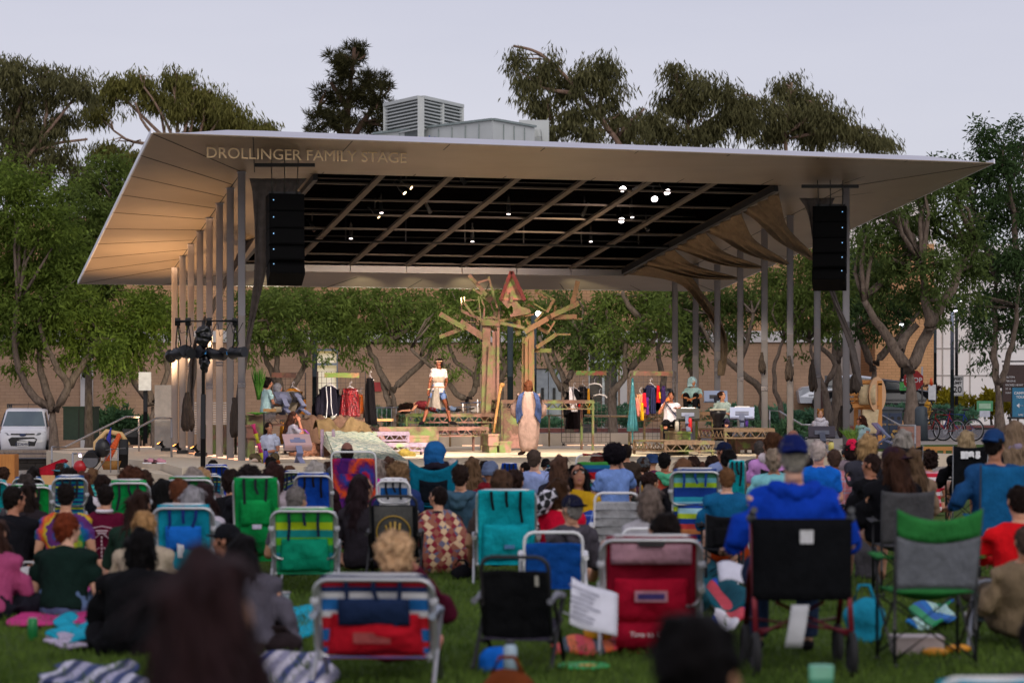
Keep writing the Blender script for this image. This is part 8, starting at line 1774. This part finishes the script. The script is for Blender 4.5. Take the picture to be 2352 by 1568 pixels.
def bag(label,x,y,w,h,col,name='bag',strap=True,cat='bag'):
 p=gpt(x,y);s_=p.y/F;o=empty(name,p,label,cat);q=MB();W2,H2=w*s_,h*s_
 q.ell((0,0,H2*.42),(W2*.5,W2*.34,H2*.45));q.box((0,0,H2*.3),(W2*.8,W2*.5,H2*.55));link('body',rough_up(remesh_np(q,.02,3),.03,8,x),cloth(col),o)
 if strap:q=MB();q.tube([(-W2*.25,0,H2*.8),(-W2*.12,0,H2*1.1),(W2*.12,0,H2*1.1),(W2*.25,0,H2*.8)],.012,6);q.build('handle',cloth(col),o)
 return o
bag('white cloth bag between the black hoodie and the redhead',66,1345,80,50,'#b5b2b4');bag('black bag at the feet of the leaning woman',640,1500,110,55,'#2a2224');bag('brown leather bag at the bottom beside the low black chair',1165,1640,140,120,'#6a3418');bag('blue cooler bag with white stripe beside the green chair',1985,1475,95,120,'#1f86a4','cooler_bag');bag('bright blue plastic bag above the brown leather bag',1135,1545,80,70,'#1560c0',strap=False);bag('black bag on the grass left of the turquoise chair',1060,1330,60,40,'#141418')
bag('dark grey jacket bundle hanging beside the grey camping chair',1995,1330,70,130,'#4a484c','jacket',False,'jacket');bag('orange padded bag behind the orange camping chair',1660,1318,130,110,'#a03c14','bag',True)
o=bottle('clear water bottle standing in the brown bag',1172,1540,12.6,.16,.036,'#9ab0c0');
o=empty('bucket',gpt(636,1425),'white plastic bucket with dark print behind the leaning woman','bucket');q=MB();q.ringloft([((0,0,0),.07,.07),((0,0,.19),.09,.09),((0,0,.20),.095,.095)],18);q.build('body',M('#b9b5b6',.5),o);q=MB();q.tube([(.094*math.cos(a),.094*math.sin(a),.20)for a in[2*PI*i/18 for i in range(18)]],.006,5,closed=True);q.build('rim',M('#8a8686',.5),o)
q=MB();q.sheet(lambda u,v:Vector((-.17+.30*u+.10*v*0+.05*(1-v),.02*math.sin(5*u),.30*v+.03*u*(1-v))),8,8,.004);o=q.build('programme',M('#cfd0dc',.7));Y=14.3;o.location=P(1350,1448,Y);o.rotation_euler=(R(-28),R(22),R(14));q=MB();[q.box((-.10+.03*(i%2)+.02,-.012,.05+i*.032),(.20-.05*(i%3),.004,.008))for i in range(7)];q.build('print_lines',M('#9a9aa8',.7),o);tag(o,'white printed programme sheet leaning on the low black chair','paper')
q=MB();q.sheet(lambda u,v:Vector((-.12+.24*u,.22*v,.02*math.sin(6*u))),6,6,.004);o=q.build('paper',M('#c8c8d4',.7));o.location=P(1695,1335,15.8);o.rotation_euler=(R(30),0,0);tag(o,'white sheet of paper left of the walker','paper')
q=MB();q.tube([(0,0,0),(0,0,.12)],.055,14);o=q.build('drink_tumbler',M('#5aa88a',.4));o.location=P(1886,1590,10.5);tag(o,'teal and coral tumbler at the bottom edge below the walker','tumbler')
q=MB();q.tube([(.0,0,0),(.0,.0,.05)],.06,12);q.tube([(.16,.02,0),(.16,.02,.05)],.05,12);o=None
for x in(2148,2200):
 q=MB();q.ell((0,0,.03),(.085,.05,.03));o=q.build('orange_toy',M('#d08a14',.5));o.location=gpt(x,1508 if x<2190 else 1500);tag(o,'orange lid on the grass under the green camping chair'+(', the larger one' if x<2190 else ', the smaller one'),'lid')
q=MB();q.box((0,0,.05),(.30,.22,.10));q.box((0,0,.105),(.31,.23,.012));o=q.build('storage_box',M('#a89a98',.5));o.location=gpt(2105,1500);tag(o,'pale plastic box under the green camping chair','box')
# ------------------------------------------------------------------ light and camera
sc.world=bpy.data.worlds.new('World');sc.world.use_nodes=True
wt=sc.world.node_tree;wt.nodes.clear()
wo=wt.nodes.new('ShaderNodeOutputWorld');bg=wt.nodes.new('ShaderNodeBackground');sky=wt.nodes.new('ShaderNodeTexSky')
sky.sky_type='NISHITA';sky.sun_disc=False;sky.sun_elevation=R(SUN_EL);sky.sun_rotation=R(SUN_ROT);sky.altitude=20;sky.dust_density=2.5;sky.air_density=1.0;sky.ozone_density=2.0
bg.inputs[1].default_value=SKY_ST
bg2=wt.nodes.new('ShaderNodeBackground');tc=wt.nodes.new('ShaderNodeTexCoord');sx=wt.nodes.new('ShaderNodeSeparateXYZ');wt.links.new(tc.outputs['Generated'],sx.inputs[0]);cr=wt.nodes.new('ShaderNodeValToRGB');wt.links.new(sx.outputs[2],cr.inputs[0])
cr.color_ramp.elements[0].position=.02;cr.color_ramp.elements[0].color=(*OVERCAST,1);cr.color_ramp.elements[1].position=.22;cr.color_ramp.elements[1].color=(*OVER_HI,1)
mpw=wt.nodes.new('ShaderNodeMapping');mpw.inputs['Scale'].default_value=(2,2,9);wt.links.new(tc.outputs['Generated'],mpw.inputs[0]);nzw=wt.nodes.new('ShaderNodeTexNoise');nzw.inputs['Scale'].default_value=1.6;nzw.inputs['Detail'].default_value=5;wt.links.new(mpw.outputs[0],nzw.inputs['Vector'])
cr2=wt.nodes.new('ShaderNodeValToRGB');cr2.color_ramp.elements[0].position=.3;cr2.color_ramp.elements[0].color=(.93,.93,.95,1);cr2.color_ramp.elements[1].position=.7;cr2.color_ramp.elements[1].color=(1.05,1.04,1.03,1);wt.links.new(nzw.outputs[0],cr2.inputs[0])
mxw=wt.nodes.new('ShaderNodeMixRGB');mxw.blend_type='MULTIPLY';mxw.inputs[0].default_value=1;wt.links.new(cr.outputs[0],mxw.inputs[1]);wt.links.new(cr2.outputs[0],mxw.inputs[2]);wt.links.new(mxw.outputs[0],bg2.inputs[0]);bg2.inputs[1].default_value=1
ad=wt.nodes.new('ShaderNodeAddShader')
wt.links.new(sky.outputs[0],bg.inputs[0]);wt.links.new(bg.outputs[0],ad.inputs[0]);wt.links.new(bg2.outputs[0],ad.inputs[1]);wt.links.new(ad.outputs[0],wo.inputs[0])
sd=bpy.data.lights.new('Sun','SUN');sd.energy=SUN_E;sd.angle=R(40);sd.color=(1,.93,.86);so=bpy.data.objects.new('Sun',sd);COL.objects.link(so)
# sun behind the camera (low western light through cloud)
so.rotation_euler=(R(90-SUN_EL),0,R(SUN_LAMP_Z))
cd=bpy.data.cameras.new('Camera');cam=bpy.data.objects.new('Camera',cd);COL.objects.link(cam)
cam.location=(0,0,CH);cam.rotation_euler=(PI/2,0,0);cd.lens=36*F/2352;cd.sensor_width=36;cd.shift_y=(HY-784)/2352;cd.clip_end=3000;cd.clip_start=.1
cd.dof.use_dof=True;cd.dof.focus_distance=56;cd.dof.aperture_fstop=2.6
sc.camera=cam
sc.view_settings.view_transform='Standard';sc.view_settings.look='None';sc.view_settings.exposure=EXPO;sc.view_settings.gamma=1
try:sc.cycles.max_bounces=5;sc.cycles.transparent_max_bounces=4;sc.cycles.use_denoising=True
except Exception:pass
